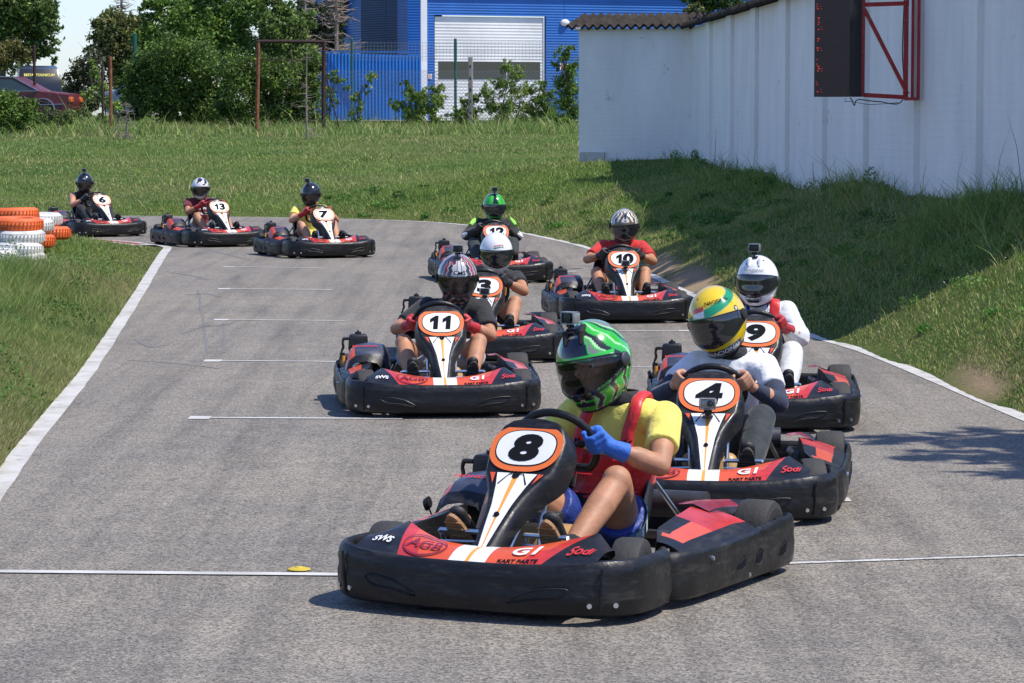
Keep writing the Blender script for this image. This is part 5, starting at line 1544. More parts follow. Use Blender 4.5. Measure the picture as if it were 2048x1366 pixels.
def number_plate(kart_root, ff, num):
    """oval plate in the plane of the fairing top"""
    t = Vector((0,.502-.583+.162-.0,.0))
    a = Vector((0,-.535,.475)); b = Vector((0,-.408,.622)); yv = (b-a).normalized(); xv = Vector((1,0,0)); n = xv.cross(yv)
    if n.y > 0: n = -n
    c = (a+b)/2+n*.0025
    mb = MB()
    def oval(rx, ry, o, m, N=44, ex=2.7):
        pts = []
        for k in range(N):
            w = 2*math.pi*k/N; cx = math.copysign(abs(math.cos(w))**(2/ex), math.cos(w)); sy = math.copysign(abs(math.sin(w))**(2/ex), math.sin(w))
            wd = 1-.10*(sy < 0)*abs(sy)**1.5
            pts.append(c+xv*rx*cx*wd+yv*ry*sy+n*o)
        mb.poly(pts, m)
    oval(.143,.103,.0035,0); oval(.121,.080,.0048,1); oval(.1165,.0757,.0061,2)
    F = frame(c+n*.0075, xv, yv); adv = .070; H_ = .106
    for q, ch in enumerate(num):
        ox = (q-(len(num)-1)/2)*adv*(1.12 if len(num) > 1 else 1); w_ = 1.0 if len(num) == 1 else .82
        if ch == '1':
            P1 = [(.30,0),(.70,0),(.70,1),(.44,1),(.0,.76),(.0,.47),(.30,.62)]
            mb.poly([F @ Vector((ox+((x-.42)*.074+.10*(y-.5)*H_), (y-.5)*H_, 0)) for x, y in P1], 1)
        else:
            put_text(mb, ch, F @ Matrix.Translation((ox, 0, 0)), 1, .149, .0088, .10, 1.45*w_)
    o = mb.build('number_plate', [K_oring, K_ink, K_wh], ff, 0)
    return o
KART0 = make_kart()
# ================================================================ DRIVERS
S_skin = mat('skin', (.50,.255,.155), .58, var=.2, vscale=7, bump=.05, bscale=90)
S_skin.node_tree.nodes['Principled BSDF'].inputs['Subsurface Weight'].default_value = .08
S_skin.node_tree.nodes['Principled BSDF'].inputs['Subsurface Radius'].default_value = (.01,.004,.002)
S_tan = mat('tanned_skin', (.42,.20,.11), .58, var=.22, vscale=9, bump=.12, bscale=40)
S_hair = mat('dark_hair', (.02,.014,.01), .7)
S_eye = mat('eye_white', (.6,.58,.55), .2)
def cloth(name, c, r=.85, var=.14, bump=.8, bs=13): return mat(name, c, r, var=var, vscale=5, bump=bump, bscale=bs, sheen=.15)
CL = dict(yellow=cloth('yellow_cotton', (.76,.66,.13)), white=cloth('white_cotton', (.74,.74,.77)), black=cloth('black_cotton', (.014,.014,.016)),
    navy=cloth('navy_cotton', (.014,.022,.050)), red=cloth('red_cotton', (.50,.020,.018)), maroon=cloth('maroon_cotton', (.13,.010,.018)),
    vest=cloth('red_padding', (.55,.012,.014), .45, .1, .4, 20), blue=cloth('blue_suede', (.02,.13,.52), .7), redg=cloth('red_glove', (.42,.010,.016), .5),
    blackg=cloth('black_glove', (.012,.012,.014), .6), suit=cloth('white_overall', (.62,.63,.64), .55, .06, 1.0, 9), dark=cloth('charcoal_cloth', (.022,.030,.034)),
    short_blue=cloth('blue_shorts', (.008,.035,.25), .5), grey=cloth('grey_shorts', (.35,.36,.38)), shoe=mat('shoe_black', (.02,.019,.018), .6), sole=mat('gum_sole', (.30,.16,.07), .7, bump=.5, bscale=50),
    sole_d=mat('dark_sole', (.045,.043,.038), .8, bump=.5, bscale=50), lime=cloth('lime_cloth', (.28,.62,.08)), khaki=cloth('khaki_cloth', (.16,.13,.09)), ltblue=cloth('light_blue_trim', (.08,.42,.70)), whiteflat=cloth('white_trim', (.72,.72,.72), .7, .05, .1))

def capgeo(p0, r0, p1, r1, asp=1.0, side=None, n=16, k=5, flat0=False, flat1=False):
    p0, p1 = Vector(p0), Vector(p1); ax = p1-p0; L_ = ax.length
    if L_ < 1e-6: ax = Vector((0,0,1)); L_ = 1e-6
    ax = ax.normalized(); sd_ = Vector(side) if side is not None else (Vector((1,0,0)) if abs(ax.x) < .9 else Vector((0,1,0)))
    a = (sd_-ax*sd_.dot(ax)).normalized(); b = ax.cross(a)
    rings = []
    if flat0: rings += [(0, .001), (0, r0*.9), (.004, r0)]
    else:
        for i in range(k+1):
            t = math.pi/2*(1-i/k); rings.append((-r0*math.sin(t), max(.001, r0*math.cos(t))))
    for i in range(1, 4): rings.append((L_*i/4, r0+(r1-r0)*i/4))
    if flat1: rings += [(L_-.004, r1), (L_, r1*.9), (L_, .001)]
    else:
        for i in range(k+1):
            t = math.pi/2*(i/k); rings.append((L_+r1*math.sin(t), max(.001, r1*math.cos(t))))
    vv, ff = [], []
    for h_, r_ in rings:
        for j in range(n):
            w = 2*math.pi*j/n; vv.append(p0+ax*h_+a*(r_*math.cos(w))+b*(r_*asp*math.sin(w)))
    for i in range(len(rings)-1):
        for j in range(n):
            l = (j+1) % n; ff.append((i*n+j, i*n+l, (i+1)*n+l, (i+1)*n+j))
    ff.append(tuple(range(n))[::-1]); ff.append(tuple((len(rings)-1)*n+j for j in range(n)))
    return vv, ff
class Blob:
    def __init__(s): s.g = MB()
    def cap(s, p0, r0, p1, r1, asp=1.0, side=None, **kw):
        v, f = capgeo(p0, r0, p1, r1, asp, side, **kw); s.g.add(v, f)
    def ell(s, c, r, rot=None, n=18):
        vv, ff = [], []
        for i in range(n+1):
            t = math.pi*i/n
            for j in range(n):
                w = 2*math.pi*j/n; st_ = max(math.sin(t), .002); p = Vector((r[0]*st_*math.cos(w), r[1]*st_*math.sin(w), r[2]*math.cos(t)))
                if rot is not None: p = rot @ p
                vv.append(Vector(c)+p)
        for i in range(n):
            for j in range(n): ff.append((i*n+j, i*n+(j+1)%n, (i+1)*n+(j+1)%n, (i+1)*n+j))
        s.g.add([Vector(v) for v in vv], [f[::-1] for f in ff])
    def build(s, name, m, parent, voxel=.009, smooth=4, noise=0.0, nscale=9.0, seed=0):
        me = bpy.data.meshes.new('tmp'); me.from_pydata(s.g.v, [], s.g.f); me.update()
        o = bpy.data.objects.new('tmp', me); col.objects.link(o)
        md = o.modifiers.new('r', 'REMESH'); md.mode = 'VOXEL'; md.voxel_size = voxel; md.adaptivity = 0
        if smooth: sm = o.modifiers.new('s', 'SMOOTH'); sm.iterations = smooth; sm.factor = .5
        dg = bpy.context.evaluated_depsgraph_get()
        me2 = bpy.data.meshes.new_from_object(o.evaluated_get(dg)); me2.name = name
        bpy.data.objects.remove(o); bpy.data.meshes.remove(me)
        if noise:
            n = len(me2.vertices); co = np.empty(n*3, np.float32); me2.vertices.foreach_get('co', co); co = co.reshape(-1,3)
            no = np.empty(n*3, np.float32); me2.vertices.foreach_get('normal', no); no = no.reshape(-1,3)
            q = fbm(co[:,0]+co[:,2]*.7, co[:,1]-co[:,2]*.6, nscale, seed)
            q = .6*q+.55*(.45-2.2*np.abs(fbm(co[:,2]*1.3+co[:,1]*.5+co[:,0]*.2, co[:,0]*.8-co[:,1]*.7, nscale*.9, seed+5)))
            co = co+no*(q[:, None]*noise); me2.vertices.foreach_set('co', co.astype(np.float32).ravel()); me2.update()
        me2.materials.clear(); me2.materials.append(m); me2.shade_smooth()
        ob = bpy.data.objects.new(name, me2); ob.parent = parent; col.objects.link(ob); return ob
def ik(a, c, l1, l2, hint):
    a, c = Vector(a), Vector(c); d = c-a; L_ = min(d.length, (l1+l2)*.999); u = d.normalized()
    x = (l1*l1-l2*l2+L_*L_)/(2*L_); h = math.sqrt(max(0, l1*l1-x*x)); hv = Vector(hint); hv = (hv-u*hv.dot(u)).normalized()
    return a+u*x+hv*h
def mix(a, b, t): return Vector(a).lerp(Vector(b), t)

# ---- helmets: dense shells painted by functions of azimuth (deg, 0 = front, + = wearer's left) and elevation
HN, HM_ = 168, 112
def hgrid(lo=-56, hi=90, a0=-180, a1=180, n=HN, m=HM_):
    ph = np.linspace(a0, a1, n+1); th = np.linspace(lo, hi, m+1)
    return np.meshgrid(ph, th)
def hrad(ph, th):
    p, t = np.radians(ph), np.radians(th)
    dx = np.sin(p)*np.cos(t); dy = -np.cos(p)*np.cos(t); dz = np.sin(t)
    a, b, c = .130, .150, .158
    c = np.where(dz < 0, .172, .158)
    r = 1/np.sqrt((dx/a)**2+(dy/b)**2+(dz/c)**2)
    front = np.clip(np.cos(p), 0, 1)**1.4
    low = np.clip((-th-2)/26, 0, 1); low = low*low*(3-2*low)
    r = r*(1+.11*front*low)
    back = np.clip(-np.cos(p), 0, 1); r = r*(1-.05*back*np.clip(-th/40, 0, 1))
    # slightly pinched jaw
    r = r*(1-.06*low*np.clip(np.abs(np.sin(p))-.3, 0, 1))
    return np.stack([dx, dy, dz], -1)*r[..., None], r
def vlim(ph, W=97.0, top=18.0, bot=29.0):
    f = np.clip(1-(np.abs(ph)/W)**2.6, 0, 1)**.55; m = -1-.00*np.abs(ph)
    return m+top*np.maximum(f, .0), m-bot*f*(.62+.38*np.clip(1-np.abs(ph)/70, 0, 1)**.7)
def in_visor(ph, th, e=0.0):
    t_, b_ = vlim(ph, 90+e*3, 18.0+e*1.5, 28.0+e*1.5); return (th < t_) & (th > b_)
M_paint = mat('helmet_paint', (.5,.5,.5), .16, coat=.8, attr='tint', var=.0)
M_hin = mat('helmet_lining', (.012,.012,.012), .9)
def visor_mat(name, f, tint=(.02,.022,.026)):
    m = bpy.data.materials.new(name); nt, N, L, B = nodes(m)
    B.inputs['Base Color'].default_value = (*tint, 1); B.inputs['Roughness'].default_value = .05; B.inputs['Specular IOR Level'].default_value = .8
    B.inputs['Coat Weight'].default_value = .6; B.inputs['Coat Roughness'].default_value = .03
    t = N.new('ShaderNodeBsdfTransparent'); t.inputs[0].default_value = (.85,.86,.88,1)
    mx = N.new('ShaderNodeMixShader'); mx.inputs[0].default_value = f
    out = [n for n in N if n.type == 'OUTPUT_MATERIAL'][0]
    L.new(B.outputs[0], mx.inputs[1]); L.new(t.outputs[0], mx.inputs[2]); L.new(mx.outputs[0], out.inputs[0]); return m
V_clear = visor_mat('clear_smoked_visor', .68, (.01,.012,.014)); V_mid = visor_mat('smoked_visor', .55); V_dark = visor_mat('dark_visor', .10)
def tri(x): return np.abs((x % 1.0)*2-1)*2-1
def setc(C, m, c): C[m] = c
def smoothm(x, a, b): return (x > a) & (x < b)
def paint_green(ph, th, P):
    C = np.empty(ph.shape+(3,)); C[:] = (.03,.42,.035)
    s = th*.75+np.abs(ph)*.0; A = np.abs(ph)
    q = (A*.9+th*.9)/34+.10*tri(th/30.0)+.03*tri(A/14.0+th/23)
    k = np.floor(q) % 3; f = q-np.floor(q)
    setc(C, (k == 1) & (f < .85), (.20,.20,.19)); setc(C, (k == 2) & (f < .45), (.012,.014,.013)); setc(C, (k == 0) & (f > .55) & (f < .8), (.02,.03,.02))
    setc(C, ((f < .07) | (f > .95)), (.45,.75,.38))
    setc(C, smoothm(th, 22, 50) & (A < 27-((th-24)*.15)), (.008,.010,.022)); 
    setc(C, smoothm(th, 54, 75) & (A < 20), (.01,.012,.02))
    e = smoothm(th, 22, 50) & (np.abs(A-27+((th-24)*.15)) < 1.2); setc(C, e, (.04,.5,.05))
    setc(C, smoothm(th, 17, 22.5) & (A < 70), (.03,.50,.04))
    # chin
    ch = th < -16
    q2 = A/30+.16*tri(th/26.0); f2 = q2-np.floor(q2); setc(C, ch, (.03,.40,.035)); setc(C, ch & (th > -36) & (A < 22), (.010,.012,.012)); setc(C, ch & (f2 > .62), (.05,.05,.045)); setc(C, ch & ((f2 < .06) | (np.abs(f2-.62) < .045)), (.40,.66,.32))
    setc(C, (A > 84) & (A < 150) & (np.abs(th+4+.12*(A-100)) < 4+3*tri(A/14)), (.30,.28,.25))
    return C
def paint_yellow(ph, th, P):
    C = np.empty(ph.shape+(3,)); C[:] = (.72,.50,.018)
    y = th-(-26+ (ph*-.0))+.0*ph
    # green band sweeping up over the wearer's left brow to the crown side
    z = P[..., 2]; b = (th-(26+.26*ph))
    setc(C, (np.abs(b) < 8.5) & (ph > -95) & (ph < 120) & (th > 14), (.012,.26,.12))
    setc(C, (np.abs(np.abs(b)-9.2) < .9) & (ph > -95) & (ph < 120) & (th > 14), (.45,.42,.12))
    setc(C, (ph > -30) & (ph < -2) & (th > 22) & (th < 36+(ph+16)*.1), (.72,.70,.68)); setc(C, (ph > -30) & (ph < -2) & (th > 31+(ph+16)*.12) & (th < 40+(ph+16)*.1), (.62,.06,.03))
    setc(C, (ph > -95) & (ph < -30) & (th > 14) & (th < 24), (.012,.22,.12))
    setc(C, (ph+24)**2/16+(th-58)**2/10 < 1, (.25,.17,.01))
    setc(C, (ph-70)**2/36+(th-20)**2/36 < 1, (.02,.02,.02)); setc(C, (ph-70)**2/12+(th-20)**2/12 < 1, (.6,.6,.5))
    setc(C, (ph-98)**2/50+(th+14)**2/50 < 1, (.45,.47,.42)); setc(C, th < -49, (.05,.05,.05))
    setc(C, (th < -38) & (th > -49) & (np.abs(ph-18) < 46), (.03,.06,.16))
    return C
def paint_cms(ph, th, P):
    A = np.abs(ph); C = np.empty(ph.shape+(3,)); C[:] = (.20,.19,.19)
    q = A/17+.16*tri(th/16)-th*.004; f = q-np.floor(q); k = np.floor(q) % 4
    setc(C, k == 0, (.42,.42,.43)); setc(C, k == 1, (.035,.032,.034)); setc(C, (k == 2), (.30,.025,.03)); setc(C, (k == 3), (.10,.09,.09))
    setc(C, (f < .10) | (f > .92), (.62,.61,.60)); 
    setc(C, (A < 5) & (th > 24), (.55,.55,.56)); setc(C, (np.abs(A-5.5) < 1.1) & (th > 24), (.03,.03,.03))
    v = ((A-20)/11)**2+((th-56)/9)**2; setc(C, v < 1, (.60,.58,.57)); setc(C, v < .62, (.33,.02,.03)); setc(C, v < .22, (.05,.04,.04))
    setc(C, ((ph)/15)**2+((th-28)/5.2)**2 < 1.25, (.03,.03,.03)); setc(C, ((ph)/15)**2+((th-28)/5.2)**2 < 1, (.68,.68,.67))
    ch = th < -18; setc(C, ch, (.04,.035,.036)); setc(C, ch & (tri(A/22+th/20) > .55), (.32,.03,.035)); setc(C, ch & (np.abs(tri(A/22+th/20)-.5) < .09), (.55,.54,.53)); 
    return C
def paint_white(ph, th, P):
    C = np.empty(ph.shape+(3,)); C[:] = (.74,.74,.75)
    w = th-1.6*np.sin(ph/7.5)
    m = (ph > -14) & (ph < 22); setc(C, m & (w > 32.5) & (w < 35.5), (.55,.03,.03)); setc(C, m & (w > 26) & (w < 29.2) & (ph < 20), (.02,.16,.07)); setc(C, m & (w >= 29.2) & (w <= 32.5), (.60,.61,.6))
    return C
def paint_white_sport(ph, th, P):
    A = np.abs(ph); C = np.empty(ph.shape+(3,)); C[:] = (.74,.74,.74)
    v = ((A-28)/6)**2+((th-46-.5*(A-28))/2.4)**2; setc(C, v < 1, (.02,.02,.02)); v = ((A-38)/5)**2+((th-58)/3)**2; setc(C, v < 1, (.03,.03,.03))
    for a, b in ((-34,-32),(-38,-36),(-42,-40)): setc(C, (A < 22) & (th > a) & (th < b), (.16,.16,.16))
    setc(C, (np.abs(th+28) < .8) & (A < 60), (.35,.35,.35))
    setc(C, (np.abs(A-24-(60-th)*.15) < .9) & (th > 24), (.48,.48,.48))
    return C
def paint_flames(ph, th, P):
    A = np.abs(ph); C = np.empty(ph.shape+(3,)); C[:] = (.66,.65,.62)
    q = A/24+.22*np.sin(th/7.0)+.1*np.sin(th/3.3+A/9); f = q-np.floor(q); k = np.floor(q) % 3
    setc(C, (f > .38) & (f < .72), (.16,.10,.035)); setc(C, (f > .72) & (f < .92), (.02,.02,.02))
    setc(C, (A/7)**2+((th-52)/15)**2 < 1.5, (.66,.66,.65)); setc(C, (A/7)**2+((th-52)/15)**2 < 1, (.015,.02,.05))
    setc(C, (th < 27) & (A < 40), (.14,.10,.05)); setc(C, th < -30, (.05,.05,.05)); setc(C, np.abs(th+34-A*.15) < 2.6, (.64,.63,.6)); 
    return C
def paint_green_black(ph, th, P):
    A = np.abs(ph); C = np.empty(ph.shape+(3,)); C[:] = (.05,.50,.05)
    setc(C, (A < 13-(th-24)*.02) & (th > 22), (.012,.013,.02)); setc(C, (A > 34) & (A < 50) & (th > 24) & (tri(th/8+A/16) > .1), (.015,.03,.012)); setc(C, th > 70, (.012,.013,.02))
    setc(C, (A > 96), (.55,.56,.55)); setc(C, (th < -30) & (A > 30) & (A < 70), (.45,.50,.45)); setc(C, (np.abs(th+38) < 1.4) & (A < 30), (.015,.03,.012))
    return C
def paint_black(ph, th, P):
    C = np.empty(ph.shape+(3,)); C[:] = (.012,.014,.018)
    setc(C, (np.abs(ph) < 12) & (np.abs(th-34) < 1.6), (.4,.4,.42)); setc(C, (ph/3.0)**2+((th-40)/3)**2 < 1, (.4,.4,.42)); return C
def paint_black2(ph, th, P):
    C = np.empty(ph.shape+(3,)); C[:] = (.013,.014,.018); setc(C, (np.abs(th+46) < 1.2), (.5,.5,.5)); setc(C, (np.abs(th-30-.1*ph) < .7) & (np.abs(ph) > 40), (.2,.21,.25)); return C
def paint_camo(ph, th, P):
    C = np.empty(ph.shape+(3,)); C[:] = (.66,.66,.67); n = fbm(ph/30, th/20, 2.0, 8)
    setc(C, (n > .05) & (th > 20), (.02,.02,.02)); setc(C, (th < -10) & (np.abs(ph) > 35), (.02,.02,.02)); setc(C, (np.abs(th-24) < 3.2) & (np.abs(ph) < 60), (.68,.68,.68)); setc(C, (th < -44), (.3,.3,.3)); setc(C,(np.abs(ph)>100), (.25,.25,.26)); return C
def hpt(ph, th, o=0.0):
    P, r = hrad(np.array([[ph]]), np.array([[th]])); v = Vector(P[0,0]); return v*(1+o/max(.05, v.length))
def make_helmet(parent, c, rot, paint, vis, texts=(), vents=False, chin=True, peak=False, scale=1.0, flip=None):
    ph, th = hgrid(); P, r = hrad(ph, th); C = paint(ph, th, P)
    keep = ~in_visor((ph[:-1,:-1]+ph[1:,1:])/2, (th[:-1,:-1]+th[1:,1:])/2, -1.2)
    nr, nc = ph.shape; I = np.arange(nr*nc).reshape(nr, nc)
    F = np.stack([I[:-1,:-1], I[:-1,1:], I[1:,1:], I[1:,:-1]], -1)[keep]
    V = P.reshape(-1, 3)*scale; M3 = np.array(rot)
    V = V @ M3.T+np.array(c)
    o = col_mesh('helmet', V, F, np.clip(C.reshape(-1,3), 0, 1), M_paint, parent, 4, True)
    o.data.materials.append(M_hin)
    sm = o.modifiers.new('shell', 'SOLIDIFY'); sm.thickness = .012; sm.offset = -1; sm.material_offset = 1; sm.material_offset_rim = 1
    T = lambda v: rot @ (Vector(v)*scale)+Vector(c)
    # visor
    ph2, u2 = np.meshgrid(np.linspace(-93, 93, 70), np.linspace(0, 1, 22))
    tt, bb = vlim(ph2, 99.0, 20.0, 30.5); tt = np.maximum(tt, 4.0); bb = np.minimum(bb, -6.0); th3 = bb+(tt-bb)*u2
    P2, r2 = hrad(ph2, np.clip(th3, -90, 90)); P2 = P2*(1+.003/r2[..., None])
    # keep the visor's vertical section straight under the brow
    mb = MB(); mb.grid([[T(P2[i, j]) for j in range(P2.shape[1])] for i in range(P2.shape[0])]); v = mb.build('visor', vis, o, 80)
    mb = MB()
    n_ = P2.shape[1]
    loop = [T(P2[0, j]) for j in range(n_)]+[T(P2[-1, j]) for j in range(n_)][::-1]; mb.tube(loop, .0024, 5, closed=True); mb.build('visor_gasket', M_hin, o)
    for s_ in (-1, 1):
        mb = MB(); q = hpt(s_*86, 1, .004); d = q.normalized(); rr = (rot @ d).to_track_quat('Z','Y').to_matrix()
        mb.lathe([(0,.008),(.020,.008),(.027,.004),(.029,-.002)], T(q), rr, 18); mb.build('visor_pivot', M_hin if not vents else K_dmet, o)
    # chin vent
    if paint not in (paint_white, paint_camo, paint_flames): mb = MB(); mb.grid([[T(hpt(a, t, .004)) for a in np.linspace(-16, 16, 7)] for t in (-44,-41,-38)]); mb.build('chin_vent', M_hin, o)
    mb = MB(); mb.tube([T(hpt(a, -55.5, -.004)) for a in np.linspace(-180, 170, 36)], .008, 6, closed=True); mb.build('rim', M_hin, o)
    if vents:
        for s_ in (-1, 1):
            mb = MB(); mb.tube([T(hpt(s_*16, 40, .002)), T(hpt(s_*20, 55, .010)), T(hpt(s_*30, 70, .004))], [.006,.014,.008], 6); mb.build('top_vent', K_wh if paint in (paint_white_sport,) else M_hin, o)
    for (s_, a0, t0, size, mm, sx) in texts:
        mb = MB(); k = 180/math.pi/.15/scale
        put_text(mb, s_, None, 0, size, size*.02, 0, sx, 1.0, f=lambda x, y: T(hpt(a0+x*k/max(.3, math.cos(R(t0))), t0+y*k+0*x, .0045)))
        mb.build('lettering', mm, o, 0)
    return o
def flag_T(o): pass

CAM_CASE = mat('camera_case', (.20,.21,.21), .2, coat=.6, spec=.6); CAM_BODY = mat('camera_body', (.012,.012,.013), .35); CAM_GREY = mat('camera_grey', (.36,.36,.34), .35, metal=.5)
def make_camera(grey=False):
    root = empty('action_camera')
    mb = MB(); mb.rbox((0,0,.062), (.062,.034,.044), .006, n=4); mb.build('body', CAM_GREY if grey else CAM_BODY, root)
    mb = MB(); 
    for (c, d) in (((0,-.019,.0855),(.068,.006,.006)),((0,-.019,.0385),(.068,.006,.006)),((-.034,-.019,.062),(.006,.006,.053)),((.034,-.019,.062),(.006,.006,.053)),((.037,0,.062),(.004,.036,.046)),((-.037,0,.062),(.004,.036,.046)),((0,0,.0875),(.07,.036,.003))): mb.rbox(c, d, .0015, n=4)
    mb.build('housing', CAM_CASE, root)
    mb = MB(); mb.tube([(.012,-.016,.064),(.012,-.028,.064)], [.015,.014], 16); mb.build('lens', CAM_BODY, root)
    mb = MB(); mb.tube([(.012,-.0282,.064),(.012,-.0292,.064)], [.009,.008], 14); mb.build('lens_glass', mat('lens_glass', (.02,.03,.04), .05, spec=1), root)
    mb = MB(); mb.box((0,.0,.020), (.012,.02,.04)); mb.tube([(-.018,0,.028),(.02,0,.028)], .006, 8); mb.rbox((0,0,.002), (.05,.06,.010), .004, n=4); mb.build('mount', CAM_BODY, root)
    return root
_cams = {}
def place_camera(pos, rz, label, grey=False, tilt=0, scale=1.0):
    if grey not in _cams: c = _cams[grey] = make_camera(grey)
    else: c = copy_tree(_cams[grey])
    c.location = pos; c.rotation_euler = (tilt, 0, rz); c.scale = (scale,)*3
    tag(c, label, 'camera', 'action cameras on karts and helmets'); return c

def make_driver(loc, yaw, cfg):
    g = cfg.get; lean = g('lean', 0.0); near = g('near', 1.0); vx = .0075 if near >= 2 else .009
    hy, hp, hr = R(g('hyaw', 0)), R(g('hpitch', 0)), R(g('hroll', 0))
    sc = g('tall', 0.0)
    skin = S_tan if g('tan') else S_skin
    pel = Vector((lean*.2,.125,.165)); wst = Vector((lean*.4,.200,.30)); chs = Vector((lean*.7,.220+g('fwd',0)*.5,.47)); nck = Vector((lean,.205+g('fwd',0),.640+sc)); hc = Vector((lean*1.12+g('hx',0),.155+g('fwd',0)*1.1+g('hfwd',0),.800+sc+g('hz',0)))
    rot = (Matrix.Rotation(hy, 3, 'Z') @ Matrix.Rotation(hr, 3, 'Y') @ Matrix.Rotation(hp, 3, 'X'))
    SH, EL, HD, HP, KN, AN, TO = {}, {}, {}, {}, {}, {}, {}
    C = Vector((0,-.20,.54)); tl = R(33); up_ = Vector((0,-math.sin(tl),math.cos(tl))); nn = Vector((0,math.cos(tl),math.sin(tl)))
    st = g('steer', 0)
    for s_ in (-1, 1):
        SH[s_] = nck+Vector((s_*g('shw', .178), .01, -.035-.02*s_*(1 if lean > 0 else -1 if lean < 0 else 0)*abs(lean)*4))
        w = R(g('hand', 28))*s_ if False else None
        an_ = (R(g('hang_l', 22)) if s_ > 0 else R(180)-R(g('hang_r', 22)))
        HD[s_] = C+Vector((1,0,0))*.155*math.cos(an_)+up_*.148*math.sin(an_)
        EL[s_] = ik(SH[s_], HD[s_]+nn*.06, .285, .26, (s_*g('elb', .8), .5, -.75))
        HP[s_] = pel+Vector((s_*.085, -.01, .01)); AN[s_] = Vector((s_*g('footx', .175), -.515, .165)); TO[s_] = Vector((s_*(g('footx', .175)+.01), -.618, .295))
        KN[s_] = ik(HP[s_], AN[s_], .405, .415, (s_*g('knee', .42), -.15, 1.0))
    # ---------- body: one continuous surface
    B_ = Blob()
    B_.cap(pel+Vector((-.06,0,0)), .105, pel+Vector((.06,0,0)), .105); B_.cap(pel, .13, wst, .115, .8, (1,0,0)); B_.cap(wst, .118, chs, .140, .74, (1,0,0)); B_.cap(chs, .142, nck+Vector((0,0,-.06)), .105, .72, (1,0,0))
    B_.cap(nck+Vector((-.10,.0,-.035)), .062, nck+Vector((.10,.0,-.035)), .062); B_.cap(nck+Vector((0,0,-.02)), .058, hc+rot@Vector((0,.02,-.07)), .052)
    # head with face
    H = lambda x, y, z: hc+rot@Vector((x, y, z))
    B_.ell(H(0,.005,.022), (.076,.092,.098), rot); B_.ell(H(0,-.018,-.045), (.058,.070,.062), rot); B_.cap(H(0,-.086,.012), .010, H(0,-.108,-.022), .014); B_.cap(H(0,-.078,-.055), .013, H(0,-.080,-.058), .013, 1); B_.cap(H(-.014,-.082,-.050), .008, H(.014,-.082,-.050), .008); B_.cap(H(-.012,-.074,-.088), .018, H(.012,-.074,-.088), .018)
    for s_ in (-1, 1):
        B_.cap(H(s_*.014,-.085,.030), .010, H(s_*.045,-.072,.030), .009); B_.ell(H(s_*.036,-.066,-.018), (.022,.020,.018), rot); B_.ell(H(s_*.078,.015,-.005), (.008,.018,.028), rot)
    hd_bare = g('gloves') is None; hands = g('gloves') is not None
    for s_ in (-1, 1):
        B_.cap(SH[s_], .058, mix(SH[s_], EL[s_], .45), .050); B_.cap(mix(SH[s_], EL[s_], .4), .051, EL[s_], .040); B_.cap(EL[s_], .041, mix(EL[s_], HD[s_], .35), .042); 
        wr_ = HD[s_]+(EL[s_]-HD[s_]).normalized()*.075; B_.cap(mix(EL[s_], HD[s_], .3), .042, wr_, .027, .85)
        B_.cap(HP[s_], .092, mix(HP[s_], KN[s_], .5), .076); B_.cap(mix(HP[s_], KN[s_], .45), .077, KN[s_], .055); B_.ell(KN[s_]+Vector((0,-.006,.006)), (.055,.055,.055))
        B_.cap(KN[s_], .052, mix(KN[s_], AN[s_], .33), .055); B_.cap(mix(KN[s_], AN[s_], .3), .056, AN[s_], .036); B_.cap(AN[s_], .037, TO[s_], .033, .8, (1,0,0))
        # hand core, wrapped round the rim
        add_hand(B_, HD[s_], wr_, C, nn, up_, s_, 1.0)
    body = B_.build('person', skin, None, vx if hd_bare is False else min(vx, .0068), 3)
    body.location = loc; body.rotation_euler = (0, 0, yaw); body.scale = (g('size', 1.0),)*3
    tag(body, cfg['label'], 'driver')
    # eyes and brows
    for s_ in (-1, 1):
        mb = MB(); mb.lathe([(0,.0105),(.005,.0092),(.009,.005),(.0105,0),(.009,-.005),(0,-.0105)], H(s_*.033,-.0755,.008), rot, 14); mb.build('eye', S_eye, body)
        mb = MB(); mb.tube([H(s_*.018,-.098,.026), H(s_*.034,-.095,.031), H(s_*.054,-.081,.027)], [.004,.0055,.003], 6); mb.build('eyebrow', S_hair, body)
        mb = MB(); mb.lathe([(0,.002),(.005,.0018),(.0055,0)], H(s_*.033,-.0865,.008), rot @ Matrix.Rotation(R(90), 3, 'X'), 10); mb.build('iris', S_hair, body)
    # ---------- shirt
    ex = .013
    def torso(Q, e, sleeve, top=True):
        Q.cap(pel+Vector((0,.01,.03)), .128+e, wst, .118+e, .85, (1,0,0), flat0=False); Q.cap(wst, .120+e, chs, .145+e, .78, (1,0,0)); Q.cap(chs, .146+e, nck+Vector((0,0,-.065)), .105+e, .75, (1,0,0))
        Q.cap(nck+Vector((-.11,0,-.040)), .060+e*.7, nck+Vector((.11,0,-.040)), .060+e*.7)
        for s_ in (-1, 1):
            if sleeve <= 0: continue
            if sleeve <= 1:
                E = mix(SH[s_], EL[s_], sleeve); Q.cap(SH[s_], .056+e*.7, E, .050+e*1.1, flat1=True)
            else:
                wr_ = HD[s_]+(EL[s_]-HD[s_]).normalized()*.085; Q.cap(SH[s_], .060+e, EL[s_], .046+e); Q.cap(EL[s_], .046+e, mix(EL[s_], wr_, min(1, sleeve-1)), .032+e*.9, flat1=True)
    Q = Blob(); torso(Q, ex, g('sleeve', .62)); 
    Q.cap(nck+Vector((0,0,-.03)), .072, nck+Vector((0,-.005,.012)), .066, flat1=True)
    shirt = Q.build('shirt', CL[g('shirt')], body, vx*1.05, 3, noise=g('crease', .0065), nscale=8, seed=cfg['seed'])
